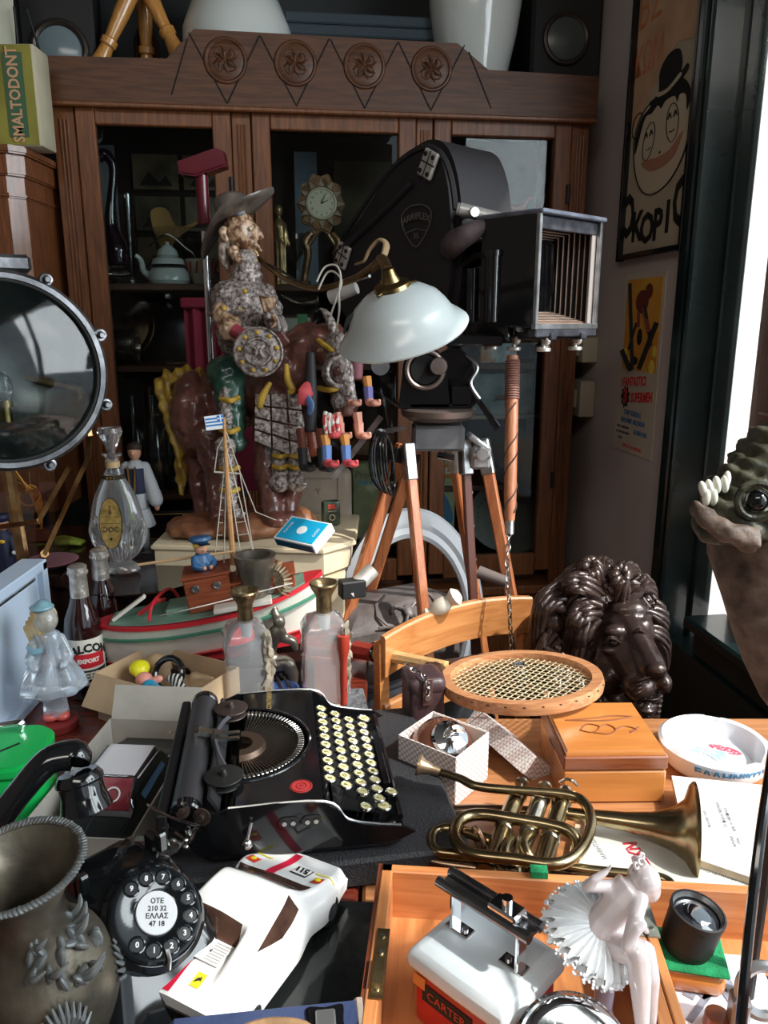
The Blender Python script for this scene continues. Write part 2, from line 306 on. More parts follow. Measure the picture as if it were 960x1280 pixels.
def poster2():
    cx = 1.995; W_, H_ = .235, .475; cz = 1.283
    t = thing('film_poster', 'small unframed film poster with orange picture and red title', 'poster', RM(.949, cx, cz-H_/2))
    M = wallM(cx, cz)
    G(M).box(W_, H_, .002, (0, 0, .001)).build('sheet', mk('poster_sheet', (.52, .46, .37), .7, var=.07, scale=8), t, world=True)
    G(M).box(W_*.85, H_*.50, .001, (.005, .105, .0025)).build('picture', mk('poster_sky', (.62, .26, .03), .7, col2=(.75, .42, .06), scale=5), t, world=True)
    g = G(M)
    for a in ((-.075, .215, -.02, -.01, .009), (-.092, .04, -.03, -.012, .012), (.10, .11, .02, -.01, .012), (-.055, .04, -.02, .11, .006), (.075, .055, .02, .16, .007)):
        g.tube([(a[0], a[1], .0035), (a[2], a[3], .0035)], a[4], 5, flat=.15)
    g.sph((.02, .012, .001), (-.02, .012, .0035)); g.sph((.016, .022, .001), (.0, .075, .0035)); g.build('dark_figures', INK, t, world=True)
    g = G(M); g.sph((.038, .03, .001), (.0, .165, .0035)); g.sph((.022, .02, .0012), (.035, .19, .0035)); g.tube([(.02, .15, .0035), (.06, .09, .0035)], .011, 6, flat=.15); g.tube([(-.01, .14, .0035), (-.005, .10, .0035)], .008, 6, flat=.15)
    g.build('red_figure', mk('poster_dark_red', (.16, .03, .02), .8), t, world=True)
    g = G(M)
    for x, y, r in ((-.08, .03, .012), (-.06, .01, .01), (.08, .0, .016), (.09, .04, .012), (.03, .03, .01)): g.sph((r, r*1.2, .0006), (x, y, .0032))
    g.build('yellow_spots', mk('poster_yellow', (.75, .6, .08), .8), t, world=True)['kind'] = 'stuff'
    RD = mk('poster_red', (.55, .03, .03), .7)
    def sl(p): return (p.x, p.y+p.x*.10, p.z)
    g = G(M); g.text('I FANTASTICI', .034, T(-.02, -.045, .0024), bold=.0012, fn=sl, sx=.74); g.text('SUPERMEN', .036, T(.035, -.083, .0024), bold=.0014, fn=sl, sx=.72)
    lab(g.build('title', RD, t, world=True), 'red title lettering')
    G(M).text('VIETATO AI MINORI', .014, T(0, -.222, .0024), sx=.9).build('footer_lettering', RD, t, world=True)
    st = [(.03*(1 if i % 2 else .72)*math.cos(i*PI/9), .033*(1 if i % 2 else .72)*math.sin(i*PI/9)) for i in range(18)]
    G(M).prism(st, .0006, T(-.062, -.088, .0022)).build('star_burst', INK, t, world=True)
    G(M).text('3', .052, T(-.062, -.088, .003), bold=.003).build('numeral', RD, t, world=True)
    g = G(M); g.text('TONY KENDALL', .019, T(-.01, -.13, .0024), bold=.0006, sx=.75); g.text('BRAD HARRIS · NICK JORDAN', .017, T(-.005, -.152, .0024), bold=.0006, sx=.62); g.text('GLORIA PAUL', .017, T(.045, -.178, .0024), bold=.0006, sx=.75)
    lab(g.build('cast_lettering', mk('poster_blue', (.06, .15, .30), .7), t, world=True), 'blue cast names')
    g = G(M); g.text('CARLO TAMBERLANI', .008, T(-.065, -.172, .0024)); g.text('JOCHEN BROCKMANN', .008, T(-.062, -.187, .0024)); g.text('REGIA', .008, T(-.075, -.203, .0024)); g.build('small_print', INK, t, world=True)
poster2()
# electrical boxes on the right wall near the cabinet
for i, (py, h, lb) in enumerate(((437, .075, 'upper cream switch box on the wall beside the cabinet'), (497, .11, 'lower cream switch box on the wall beside the cabinet'))):
    u, z = UZ(738, py, 2.32); t = thing('switch_box', lb, 'switch box', RM(.94, 2.32, z-h/2)); M = ROOM
    G(M).box(.05, .10, h, (.924, 2.32, z), bev=.006, seg=2).build('housing', mk('aged_cream_plastic', (.42, .38, .28), .5), t, world=True)
    G(M).box(.012, .05, h*.5, (.896, 2.32, z), bev=.003).build('switch', mk('aged_cream_plastic', (.4, .36, .27), .5), t, world=True)
# ================================================================ glazed display cabinet at the back
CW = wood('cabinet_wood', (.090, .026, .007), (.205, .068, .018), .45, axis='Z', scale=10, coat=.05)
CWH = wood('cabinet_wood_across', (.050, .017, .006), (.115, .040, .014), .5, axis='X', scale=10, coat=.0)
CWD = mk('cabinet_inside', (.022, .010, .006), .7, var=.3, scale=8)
cab = thing('display_cabinet', 'tall three-door glazed wooden cabinet with carved crest along the back wall', 'cabinet', RM(.16, 2.44, 0), 7.5)
U0, U1, VF = -.558, .873, 2.25
CM = T(-.16, -2.44, 0)                      # room coordinates -> local coordinates of the cabinet
def cg(): return G(CM.copy())
# base carcass, sides, back, shelves
g = cg(); g.box(U1-U0, .36, .56, ((U0+U1)/2, 2.43, .28)); g.box(U1-U0+.03, .40, .03, ((U0+U1)/2, 2.425, .575), bev=.006)
g.build('base', CW, cab)
for u in (U0+.012, U1-.012): cg().box(.024, .36, 1.38, (u, 2.45, 1.28)).build('side', CW, cab)
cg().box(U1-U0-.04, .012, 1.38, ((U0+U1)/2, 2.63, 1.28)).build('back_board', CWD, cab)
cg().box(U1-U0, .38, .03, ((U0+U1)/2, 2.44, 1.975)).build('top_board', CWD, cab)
for z in (.60, .90, 1.275, 1.50):
    cg().box(U1-U0-.05, .31, .018, ((U0+U1)/2, 2.462, z-.009), bev=.002).build('shelf', CWH, cab)
# pilasters
for i, (a, b) in enumerate(((U0, U0+.055), (-.108, -.058), (.385, .43), (U1-.05, U1))):
    g = cg(); g.box(b-a, .03, 1.36, ((a+b)/2, VF+.015, 1.27), bev=.002)
    g.build('pilaster', CW, cab)
    for k in (-1, 0, 1):
        p = cg().tube([((a+b)/2+k*.009, VF-.001, .62), ((a+b)/2+k*.009, VF-.001, 1.90)], .003, 6).build('reed', CW, cab)
DO = ((U0+.057, -.110), (-.056, .383), (.432, U1-.052))
for i, (a, b) in enumerate(DO):
    fr = cg(); sw = .048
    for u in (a+sw/2, b-sw/2): fr.box(sw, .026, 1.30, (u, VF+.005, 1.285), bev=.003)
    for z, h in ((1.912, .046), (.655, .07)): fr.box(b-a-2*sw, .024, h, ((a+b)/2, VF+.005, z), bev=.003)
    d = fr.build('door', CW, cab)
    g = G(d and CM.copy()); 
    g.box(b-a-2*sw+.01, .003, 1.22, ((a+b)/2, VF+.010, 1.29)); g.build('pane', pane('cabinet_glass', (.80, .84, .84), gloss=.38, rough=.0, base=.01), d)
    g = cg(); g.cyl(.006, .05, (b-.004, VF-.010, 1.72)); g.cyl(.006, .05, (b-.004, VF-.010, .9)); g.build('hinge', BLKM, d)['kind'] = 'stuff'
cg().cyl(.010, .012, (-.135, VF-.008, 1.25), RX(90)).build('key_escutcheon', BRASS, cab)
# crest board
crest = [(U0-.02, 1.93), (U1+.012, 1.93), (U1+.012, 2.045), (.575, 2.05), (.49, 2.11), (-.19, 2.115), (-.262, 2.045), (U0-.02, 2.04)]
cg().prism(crest, .03, T(0, VF+.01, 0) @ RX(90), bev=.003).build('crest_board', CWH, cab)
cg().box(U1-U0+.02, .02, .012, ((U0+U1)/2, VF-.024, 1.931), bev=.003).build('crest_moulding', CW, cab)
LN = mk('carved_line', (.008, .005, .004), .8)
xs = (-.115, .063, .242, .42)
for k, x in enumerate(xs):
    M = CM @ T(x, VF-.020, 2.045) @ RX(90) @ SC(1.12, 1.12, 1); zc = 0
    g = G(M); g.lathe([(0, .004), (.034, .004), (.040, .0015), (.044, .005), (.047, .0045), (.050, 0)], n=32)
    m = g.build('medallion', CWH, cab)
    g = G(M)
    for q in range(8): g.tube([(0, 0, .0045), (.016*math.cos(q*PI/4), .016*math.sin(q*PI/4), .0075), (.030*math.cos(q*PI/4+.3), .030*math.sin(q*PI/4+.3), .0045)], [.002, .005, .001], 6, flat=.5)
    for q in range(4): g.torus(.010, .0018, (.018*math.cos(q*PI/2+.78), .018*math.sin(q*PI/2+.78), .005), n=14, m=5)
    g.build('carving', CWH, m)['kind'] = 'stuff'
    g = cg()
    for sx in (-1, 1): g.tube([(x+sx*.088, VF-.0205, 2.105), (x, VF-.0205, 1.945)], .0022, 4)
    g.build('incised_line', LN, cab)['kind'] = 'stuff'
g = cg(); g.tube([(-.207, VF-.0205, 2.09), (-.255, VF-.0205, 1.96)], .002, 4); g.tube([(.52, VF-.0205, 2.09), (.585, VF-.0205, 1.955)], .002, 4); g.build('incised_line', LN, cab)['kind'] = 'stuff'
# ---- on top of the cabinet
def onroom(name, label, cat, px, py, v, zb=None, rz=7.5, group=None):
    u, z = UZ(px, py, v); return thing(name, label, cat, RM(u, v, z if zb is None else zb), rz, group), u, z
TOPZ = 1.99
MILK = mk('milk_glass', (.62, .66, .64), .12, coat=.3)
t, u, z = onroom('glass_globe_shade', 'round white glass globe shade on top of the cabinet', 'lamp shade', 297, 48, 2.42, TOPZ)
G().lathe([(.07, 0), (.10, .01), (.135, .06), (.150, .12), (.148, .18), (.12, .25), (.08, .29), (.07, .29)], n=40).build('globe', MILK, t)
G().lathe([(.069, .29), (.074, .29), (.074, .32), (.069, .32)], n=30).build('collar', BRASS, t)
t, u, z = onroom('white_vase', 'tall white glazed vase tapering to its foot on the cabinet', 'vase', 592, 85, 2.40, TOPZ)
G().lathe([(0, 0), (.075, 0), (.082, .012), (.098, .10), (.118, .19), (.130, .27), (.128, .32), (.10, .36), (.085, .38), (.09, .40), (.08, .395), (0, .37)], n=40).build('body', MILK, t)
t, u, z = onroom('wooden_easel', 'varnished turned wooden legs of a stand splayed on the cabinet', 'stand', 165, 68, 2.36, TOPZ)
AMB = wood('amber_wood', (.42, .18, .04), (.62, .30, .08), .25, axis='Z', coat=.6)
for a, b in (((-.125, 0, .0), (.07, .02, .37)), ((.155, 0, .03), (-.02, .04, .40)), ((.02, .13, 0), (.03, .07, .40))):
    g = G(); d = V(b)-V(a); M = T(*a) @ zto(d); L_ = d.length
    g.lathe([(0, 0), (.014, .0), (.022, .03), (.026, .07), (.017, .13), (.022, .135), (.022, .15), (.016, .155), (.021, .22), (.023, .30), (.018, L_), (0, L_)], n=18); g2 = G(M); g2.add(g.v, g.f); g2.build('leg', AMB, t)
G().sph((.05, .04, .03), (.025, .05, .40)).build('hub', AMB, t)
t, u, z = onroom('box_speaker', 'dark box with a round pale glass dial on the cabinet left', 'speaker', 80, 70, 2.42, TOPZ)
G().box(.19, .12, .40, (0, 0, .20), bev=.008).build('case', BLKM, t)
g = G(); g.torus(.066, .010, (.005, -.062, .10), RX(90), 36); g.build('bezel', mk('dark_bronze', (.05, .04, .035), .4, .6), t)
G().lathe([(0, .010), (.045, .007), (.064, 0)], (.005, -.062, .10), RX(90), 32).build('round_glass', mk('grey_glass', (.16, .21, .23), .15), t)
t, u, z = onroom('book_carton', 'long dark blue ribbed carton lying on the cabinet between shades', 'carton', 448, 40, 2.47, TOPZ)
for k in range(7): G().box(.42, .12, .028, (0, 0, .045+k*.030), bev=.004).build('ribbed_slat', mk('dark_blue_cloth', (.045, .065, .08), .8), t)
G().box(.43, .125, .022, (0, 0, .014), bev=.002).build('red_band', mk('dull_red_cloth', (.22, .02, .02), .8), t)
g = G(); g.tube(spl([(-.20, -.07, .004), (-.1, -.075, .010), (0, -.07, .004), (.1, -.08, .012), (.2, -.07, .005)], 5), .008, 6, flat=.4); g.build('blue_ribbon', mk('teal_cloth', (.12, .22, .24), .9), t)
t, u, z = onroom('dark_bottle', 'dark brown bottle standing behind the easel legs', 'bottle', 184, 68, 2.50, TOPZ)
G().lathe([(0, 0), (.034, 0), (.036, .01), (.036, .17), (.016, .22), (.014, .28), (0, .28)], n=24).build('body', mk('brown_glass', (.03, .008, .004), .1, coat=.5), t)
t, u, z = onroom('wall_clock', 'dark square case with round grey dial at the cabinet top right', 'clock', 695, 90, 2.45, TOPZ)
G().box(.21, .14, .42, (.005, 0, .21), bev=.01).build('case', BLKM, t)
G().torus(.062, .008, (.0, -.073, .19), RX(90), 32).build('bezel', mk('dark_bronze', (.05, .04, .04)), t)
G().lathe([(0, .012), (.05, .006), (.062, 0)], (.0, -.073, .19), RX(90), 32).build('dial', mk('grey_dial', (.07, .085, .085), .3), t)
# wire stand with a picture card at far left, above the tin
def wire(P, r, name, m, par, n=6, world=True): return G().tube(spl(P, 6), r, n).build(name, m, par, world=world)
# ================================================================ inside the cabinet
S1, S2, S3, S0 = 1.50, 1.275, .90, .60
def inside(name, label, cat, px, v, zb, rz=7.5, group=None):
    # py chosen at shelf height
    lo, hi = 0, 1280
    for _ in range(30):
        m = (lo+hi)/2; u, z = UZ(px, m, v)
        if z > zb: lo = m
        else: hi = m
    return thing(name, label, cat, RM(u, v, zb+.0005), rz, group)
# left compartment, top shelf
t = inside('swan_decanter', 'tall dark glass decanter with a curled swan neck and clear foot', 'decanter', 150, 2.36, S1)
G().tube(spl([(0, 0, .045), (0, 0, .055), (.0, 0, .09), (-.012, 0, .15), (-.006, 0, .22), (.004, 0, .28), (.004, 0, .315), (-.012, 0, .338), (-.035, 0, .330), (-.045, 0, .312)], 5), [.018, .032, .034, .02, .012, .011, .012, .016, .018, .006], 14).build('body', mk('dark_purple_glass', (.012, .004, .010), .05, coat=1), t)
G().lathe([(0, 0), (.042, 0), (.046, .008), (.036, .02), (.022, .04), (.02, .05), (0, .05)], n=16).build('foot', GLASS, t)
G().tube(spl([(-.03, 0, .325), (-.052, 0, .335), (-.045, 0, .36), (-.02, 0, .375), (-.012, 0, .40)], 5), [.016, .018, .012, .006, .002], 10).build('crest', GLASS, t)
t = inside('flute_vase', 'narrow clear glass vase beside the swan decanter', 'vase', 166, 2.44, S1)
G().lathe([(0, 0), (.03, 0), (.03, .006), (.008, .02), (.012, .06), (.018, .25), (.020, .25), (.014, .06), (0, .03)], n=20).build('body', TG, t)
t = inside('enamel_teapot', 'white enamel teapot with black rim and curved spout', 'teapot', 212, 2.36, S1)
EN = mk('white_enamel', (.50, .55, .52), .15, coat=.3)
G().lathe([(0, 0), (.052, 0), (.058, .01), (.056, .03), (.046, .045), (0, .045)], n=30).build('body', EN, t)
G().lathe([(.050, .043), (.055, .047), (.05, .053), (.044, .05)], n=30).build('black_rim', BLK, t)
l = G().lathe([(.047, .052), (.043, .068), (.026, .076), (.030, .078), (.026, .092), (.010, .106), (0, .107)], n=30).build('lid', EN, t)
G().sph(.006, (0, 0, .110)).build('lid_knob', EN, l)
G().tube(spl([(-.048, 0, .02), (-.068, 0, .035), (-.075, 0, .065), (-.088, 0, .078)], 5), [.012, .009, .007, .006], 10).build('spout', EN, t)
G().tube(spl([(.045, 0, .05), (.075, 0, .075), (.05, 0, .10), (0, 0, .135), (-.05, 0, .10)], 6), .0022, 6).build('wire_handle', BLK, t)
t = inside('painted_bowl', 'small cream bowl with red brush strokes behind the brush', 'bowl', 252, 2.38, S1)
G().lathe([(0, 0), (.022, 0), (.026, .01), (.042, .05), (.044, .07), (.041, .07), (.038, .05), (0, .012)], n=26).build('body', mk('bowl_cream', (.38, .34, .26), .3), t)
g = G()
for k in range(14): a = k*.45; g.tube([(.041*math.cos(a), .041*math.sin(a), .03), (.045*math.cos(a+.1), .045*math.sin(a+.1), .062)], .003, 5)
g.build('red_strokes', mk('bowl_red', (.30, .03, .02), .4), t)['kind'] = 'stuff'
t = inside('crystal_bowl', 'large clear glass bowl behind the enamel teapot', 'bowl', 232, 2.52, S1)
G().lathe([(0, 0), (.03, 0), (.035, .02), (.075, .09), (.095, .16), (.092, .165), (.070, .09), (0, .03)], n=28).build('body', TG, t)
# picture cards pinned at the back, left compartment
t = thing('picture_card_sheet', 'faded sheet of small landscape pictures behind the cabinet glass', 'print', RM(-.30, 2.60, S1), 7.5)
CC = [(.19, .15, .09), (.12, .10, .065), (.22, .17, .10), (.15, .13, .09)]
for i in range(2):
    for j in range(3):
        c = CC[(i*2+j) % 4]
        G().box(.135, .003, .10, (-.06+i*.15, .008, .10+j*.12), bev=.001).build('card', mk('card_tone%d' % ((i*2+j) % 4), c, .8, var=.45, scale=12), t)
        G().prism([(-.05, 0), (-.02, .04), (.01, .01), (.03, .03), (.05, 0)], .001, T(-.06+i*.15, .006, .06+j*.12) @ RX(90)).build('hill_shape', mk('hill_tone', (.05, .035, .03), .9), t)
t = thing('amber_leaf_dish', 'amber paper shape with pale tip hanging behind the glass', 'ornament', RM(-.32, 2.50, 1.66), 7.5)
G().prism(spl2([(-.045, .05), (-.03, -.03), (.0, -.055), (.03, -.02), (.10, .03), (.03, .01), (.0, .06)], 5, True), .01, RX(90)).build('leaf', mk('amber_paper', (.55, .33, .10), .7), t)
G().cyl(.003, .36, (0, 0, -.02), RX(-40)).build('hook', BLKM, t) if 0 else None
# grey upright boards
t = inside('grey_board', 'tall grey board standing behind the swan decanter', 'board', 141, 2.55, S1); G().box(.07, .01, .40, (0, 0, .20), bev=.002).build('sheet', mk('grey_card', (.20, .22, .24), .8), t)
t = inside('blue_folder', 'tall pale blue folder on the middle shelf behind the clock', 'folder', 385, 2.57, S1); G().box(.07, .012, .40, (0, 0, .20), bev=.002).build('sheet', mk('blue_grey_card', (.17, .21, .25), .8), t)
t = inside('olive_board', 'broad olive board behind the ornate clock', 'board', 458, 2.585, S1); G().box(.20, .01, .38, (0, 0, .19), bev=.002).build('sheet', mk('olive_card', (.15, .14, .09), .8, var=.1), t)
# middle compartment
t = inside('mantel_clock', 'ornate bronze pedestal clock with cream round dial in the cabinet', 'clock', 403, 2.37, S1)
BZ = mk('dark_gilt_bronze', (.16, .09, .045), .35, .85, var=.5, scale=40, bump=.5, bscale=120)
g = G()
for s in (-1, 1): g.tube(spl([(s*.055, 0, .0), (s*.050, 0, .03), (s*.040, 0, .09), (s*.048, 0, .12), (s*.03, 0, .145)], 5), [.014, .010, .012, .014, .01], 10); g.box(.035, .05, .012, (s*.052, 0, .006), bev=.003)
g.tube(spl([(-.04, 0, .11), (0, 0, .155), (.04, 0, .11)], 6), .008, 8); g.build('pedestal', BZ, t)
g = G(); pts = [( (.066+.006*math.cos(k*10*PI/20))*math.cos(k*PI/20)*.95, (.070+.006*math.cos(k*10*PI/20))*math.sin(k*PI/20)*1.12) for k in range(40)]
g.prism(pts, .035, T(0, .015, .222) @ RX(90), bev=.006); cs = g.build('case', BZ, t)
g = G()
for k in range(12): a = k*PI/6; g.prism([(-.008, 0), (.008, 0), (0, .020)], .006, T(.046*math.sin(a), -.020, .222+.046*math.cos(a)) @ RY(math.degrees(a)) @ RX(90))
g.build('petal', mk('pale_enamel_petal', (.30, .22, .15), .4), cs)['kind'] = 'stuff'
G().torus(.040, .0045, (0, -.024, .222), RX(90), 36).build('bezel', mk('cream_rim', (.55, .48, .34), .3), t)
dl = G().lathe([(0, 0), (.038, 0), (.038, .004), (0, .004)], (0, -.022, .222), RX(90), 32).build('dial', mk('clock_face', (.68, .62, .45), .5), t)
g = G(T(0, -.0275, .222) @ RX(90))
for k in range(12): a = k*PI/6; g.text(str(k or 12), .010, T(.030*math.sin(a), .030*math.cos(a), 0), ext=.0002)
g.build('numeral', INK, dl)['kind'] = 'stuff'
g = G(); g.tube([(0, -.029, .222), (.020, -.029, .232)], [.0016, .0006], 5); g.tube([(0, -.030, .222), (.012, -.030, .248)], [.0016, .0006], 5); g.build('hands', INK, dl)
t = inside('gilt_candlestick', 'tall gilt candlestick column beside the wooden pilaster', 'candlestick', 337, 2.35, S1)
GB = mk('gilt_dull', (.45, .30, .14), .3, .8, var=.4, scale=20)
G().lathe([(0, 0), (.016, 0), (.012, .01), (.0065, .02), (.0065, .19), (.009, .20), (.006, .205), (.0, .22)], n=16).build('column', GB, t)
t = inside('gilt_figurine', 'slim gilt figurine of a robed woman in the cabinet', 'figurine', 351, 2.37, S1)
blob('body', [('t', spl([(0, 0, 0), (0, 0, .03), (.004, 0, .10), (0, 0, .16), (0, 0, .185)], 4), [.028, .020, .016, .020, .007]), ('e', (0, 0, .205), (.013, .013, .017)), ('c', (-.016, 0, .165), (.010, -.016, .12), .007, .005), ('c', (.016, 0, .165), (.024, -.01, .11), .007, .005)], .003, GB, t, fn=lambda p: .002*math.sin(p.x*500)*(p.z < .12))
t = inside('glass_goblet', 'cloudy glass goblet between figurine and ornate clock', 'goblet', 372, 2.42, S1)
G().lathe([(0, 0), (.024, 0), (.004, .012), (.005, .06), (.022, .09), (.028, .15), (.026, .15), (.018, .09), (0, .07)], n=24).build('body', TG, t)
# second shelf
t = inside('silver_dish_cover', 'polished silver cloche lying on its side on the shelf', 'dish cover', 152, 2.40, S2)
SI = mk('tarnished_silver', (.38, .32, .28), .22, .9, var=.3, scale=8)
G().lathe([(0, 0), (.02, .0), (.042, .05), (.045, .11), (.046, .14), (.056, .143), (.057, .150), (.044, .150), (.040, .11), (0, .03)], (-.10, 0, .05), RY(88), 30).build('dome', SI, t)
t = inside('brass_arch_dish', 'large dark oval tray leaning at the cabinet back', 'tray', 150, 2.55, S2)
G().lathe([(0, 0), (.095, 0), (.112, .012), (.115, .012), (.11, .0), (0, -.006)], (0, 0, .115), RX(80), 36).build('plate', mk('dull_copper', (.12, .07, .04), .35, .8, var=.3), t)
t = inside('brass_figure_row', 'small gilt ornament lying on the second shelf', 'ornament', 222, 2.36, S2)
g = G()
for k in range(3): g.torus(.010, .003, (-.02+k*.02, 0, .004), n=14, m=6)
g.build('rings', GB, t)['kind'] = 'stuff'
t = inside('framed_print', 'small dark framed etching behind the statue head', 'picture', 372, 2.46, S2)
g = G()
for s in (-1, 1): g.box(.006, .012, .14, (s*.048, 0, .07)); g.box(.10, .012, .006, (0, 0, .07+s*.067))
g.build('frame', mk('frame_dark_wood', (.06, .02, .015), .4), t)
G().box(.092, .004, .13, (0, .002, .07)).build('mat', mk('print_mat', (.50, .48, .40), .8), t)
G().box(.045, .002, .06, (0, -.001, .06)).build('etching', mk('etching', (.28, .25, .20), .8, var=.4, scale=60), t)
t = inside('green_card', 'small card with green stripe hanging behind the glass', 'card', 378, 2.38, 1.39); G().box(.03, .002, .028, (0, 0, .014)).build('green_stripe', mk('green_card', (.10, .32, .14), .7), t); G().box(.026, .002, .045, (0, 0, -.022)).build('clear_tag', TG, t)
# right side: blue box, picture tin, platter
t = inside('blue_biscuit_box', 'pale blue and white printed box under the camera', 'box', 628, 2.34, S2+.0); G().box(.07, .07, .085, (0, 0, .0425), bev=.003).build('box_body', mk('printed_blue', (.18, .30, .38), .5, col2=(.75, .74, .70), scale=22), t)
G().box(.05, .07, .055, (-.055, -.005, .0275), bev=.003).build('orange_flap', mk('printed_orange', (.50, .22, .08), .6, col2=(.6, .6, .55), scale=40), t)
u, z = UZ(622, 518, 2.37)
t = thing('picture_tin', 'wide glass box with a seascape picture and small crab', 'box', RM(u, 2.37, z-.0), 7.5)
G().box(.26, .05, .012, (0, 0, -.006), bev=.002).build('ledge', mk('pale_ledge', (.42, .35, .28), .6), t)
G().box(.22, .04, .13, (-.005, 0, .065), bev=.004).build('casing', mk('seascape', (.08, .15, .17), .25, col2=(.34, .40, .38), scale=9, contrast=(.4, .62)), t)
blob('crab', [('e', (.0, -.024, .055), (.014, .006, .009))]+[('c', (.0, -.024, .055), (.0+sx*.024, -.024, .055+dz), .003, .0015) for sx in (-1, 1) for dz in (.012, 0, -.012)], .0016, mk('crab_brown', (.12, .06, .04), .6), t, 1)
t = inside('glass_jug', 'tall swirled blue glass jug at the cabinet top right', 'jug', 655, 2.38, S1)
g = G(); g.lathe([(0, 0), (.04, 0), (.046, .02), (.048, .10), (.036, .16), (.040, .20), (.038, .20), (.034, .16), (.045, .10), (0, .012)], n=26)
g.build('body', mk('swirl_glass', (.03, .06, .07), .08, col2=(.14, .22, .23), scale=16, coat=.6), t)
g = G(); g.tube(spl([(-.03, -.03, .19), (-.01, -.046, .14), (.02, -.043, .12), (.0, -.048, .08)], 6), .002, 5); g.tube(spl([(.0, -.048, .13), (.025, -.040, .15), (.03, -.03, .11), (.01, -.046, .09)], 6), .002, 5); g.build('swirl', mk('pale_swirl', (.3, .42, .44), .2), t)['kind'] = 'stuff'
t = inside('rooster_figurine', 'small red and green glass bird behind the bellows', 'figurine', 650, 2.40, 1.50+.20)
blob('body', [('e', (0, 0, .02), (.022, .014, .018)), ('c', (.01, 0, .03), (.026, 0, .055), .011, .006), ('c', (-.01, 0, .02), (-.04, 0, .04), .010, .003), ('e', (.034, 0, .056), (.008, .004, .004))], .003, mk('red_glass', (.45, .04, .05), .15), t)
t = inside('oval_platter', 'large cream oval platter standing in the lower cabinet', 'platter', 640, 2.46, S0+.03)
G(SC(1.15, 1, .9)).lathe([(0, 0), (.09, 0), (.135, .014), (.14, .014), (.095, -.008), (0, -.008)], (0, 0, .145), RX(82), 44).build('plate', mk('cream_china', (.35, .36, .32), .2, coat=.4, var=.1), t)
g = G(SC(1.15, 1, .9))
for k in range(40): a = k*PI/20; g.sph(.0022, (.112*math.cos(a), -.010, .145+.112*math.sin(a)), n=6, m=4)
g.build('dotted_rim', INK, t)['kind'] = 'stuff'
t = inside('wine_glass_stack', 'pile of stacked saucers in the lower cabinet', 'saucers', 566, 2.38, S0+.001)
for k in range(5): G().lathe([(0, 0), (.035, 0), (.055, .006), (.056, .010), (.034, .004), (0, .004)], (0, 0, k*.011), n=26).build('saucer', mk('dark_saucer', (.06, .045, .04), .3), t)
# printed bags standing in the middle lower compartment
t = inside('olive_paper_bag', 'olive green printed bag with gold script in the cabinet', 'bag', 460, 2.32, S0+.14)
G().box(.10, .05, .24, (0, 0, .12), bev=.004).build('bag_body', mk('olive_bag', (.26, .24, .12), .6, var=.15), t)
g = G(T(0, -.0262, .205) @ RX(90)); g.text('Provini', .030, ext=.0003); g.build('gold_script', mk('dull_gold_ink', (.10, .09, .04), .6), t)
g = G()
for k in range(4): g.box(.012, .001, .012, (-.027+k*.018, -.0255, .18))
g.build('blue_squares', mk('blue_print', (.12, .24, .33), .6), t)['kind'] = 'stuff'
t = inside('blue_comic_book', 'pale comic book with blue figures between tripod legs', 'book', 487, 2.33, S0+.11)
G().box(.055, .02, .26, (0, 0, .13), bev=.001).build('cover', mk('comic_paper', (.42, .42, .30), .6), t)
G().box(.045, .001, .13, (.002, -.0108, .11)).build('picture', mk('comic_blue', (.10, .22, .38), .6, col2=(.5, .55, .5), scale=30), t)
t = inside('green_guide_book', 'pale green guide book with orange band and white title', 'book', 550, 2.33, S0+.11)
G().box(.085, .02, .28, (0, 0, .14), bev=.001).build('cover', mk('guide_green', (.42, .45, .26), .6), t)
G().box(.084, .001, .045, (0, -.0108, .235)).build('orange_band', mk('guide_orange', (.60, .22, .06), .6), t)
G(T(.005, -.0118, .235) @ RX(90)).text('GUIDE', .026, ext=.0002, bold=.0008).build('title', mk('title_white', (.8, .78, .7), .6), t)
G().prism(spl2([(-.03, .03), (.0, .10), (.03, .05), (.035, 0), (-.02, -.02)], 4, True), .001, T(0, -.0108, .07) @ RX(90)).build('blue_figure', mk('guide_blue', (.08, .22, .36), .6), t)
# dark bottles and a jar low left
BD = mk('dark_bottle_glass', (.010, .011, .011), .07, coat=.8)
b0 = None
for i, (px, lb) in enumerate(((172, 'dark wine bottle low in the cabinet left, nearest the door stile'), (196, 'dark wine bottle low in the cabinet, second from the left stile'), (220, 'dark wine bottle low in the cabinet behind the horse rump'))):
    t = inside('wine_bottle', lb, 'bottle', px, 2.40, S3, group='dark bottles on the lower cabinet shelf')
    G().lathe([(0, 0), (.034, 0), (.036, .008), (.036, .17), (.014, .215), (.013, .27), (.016, .272), (.016, .285), (0, .285)], n=20).build('body', BD, t)
t = inside('glass_cake_shelf', 'narrow clear glass plate over the dark bottles', 'plate', 180, 2.36, 1.262-.03); G().box(.16, .12, .004, (0, 0, .002)).build('plate', TG, t); 
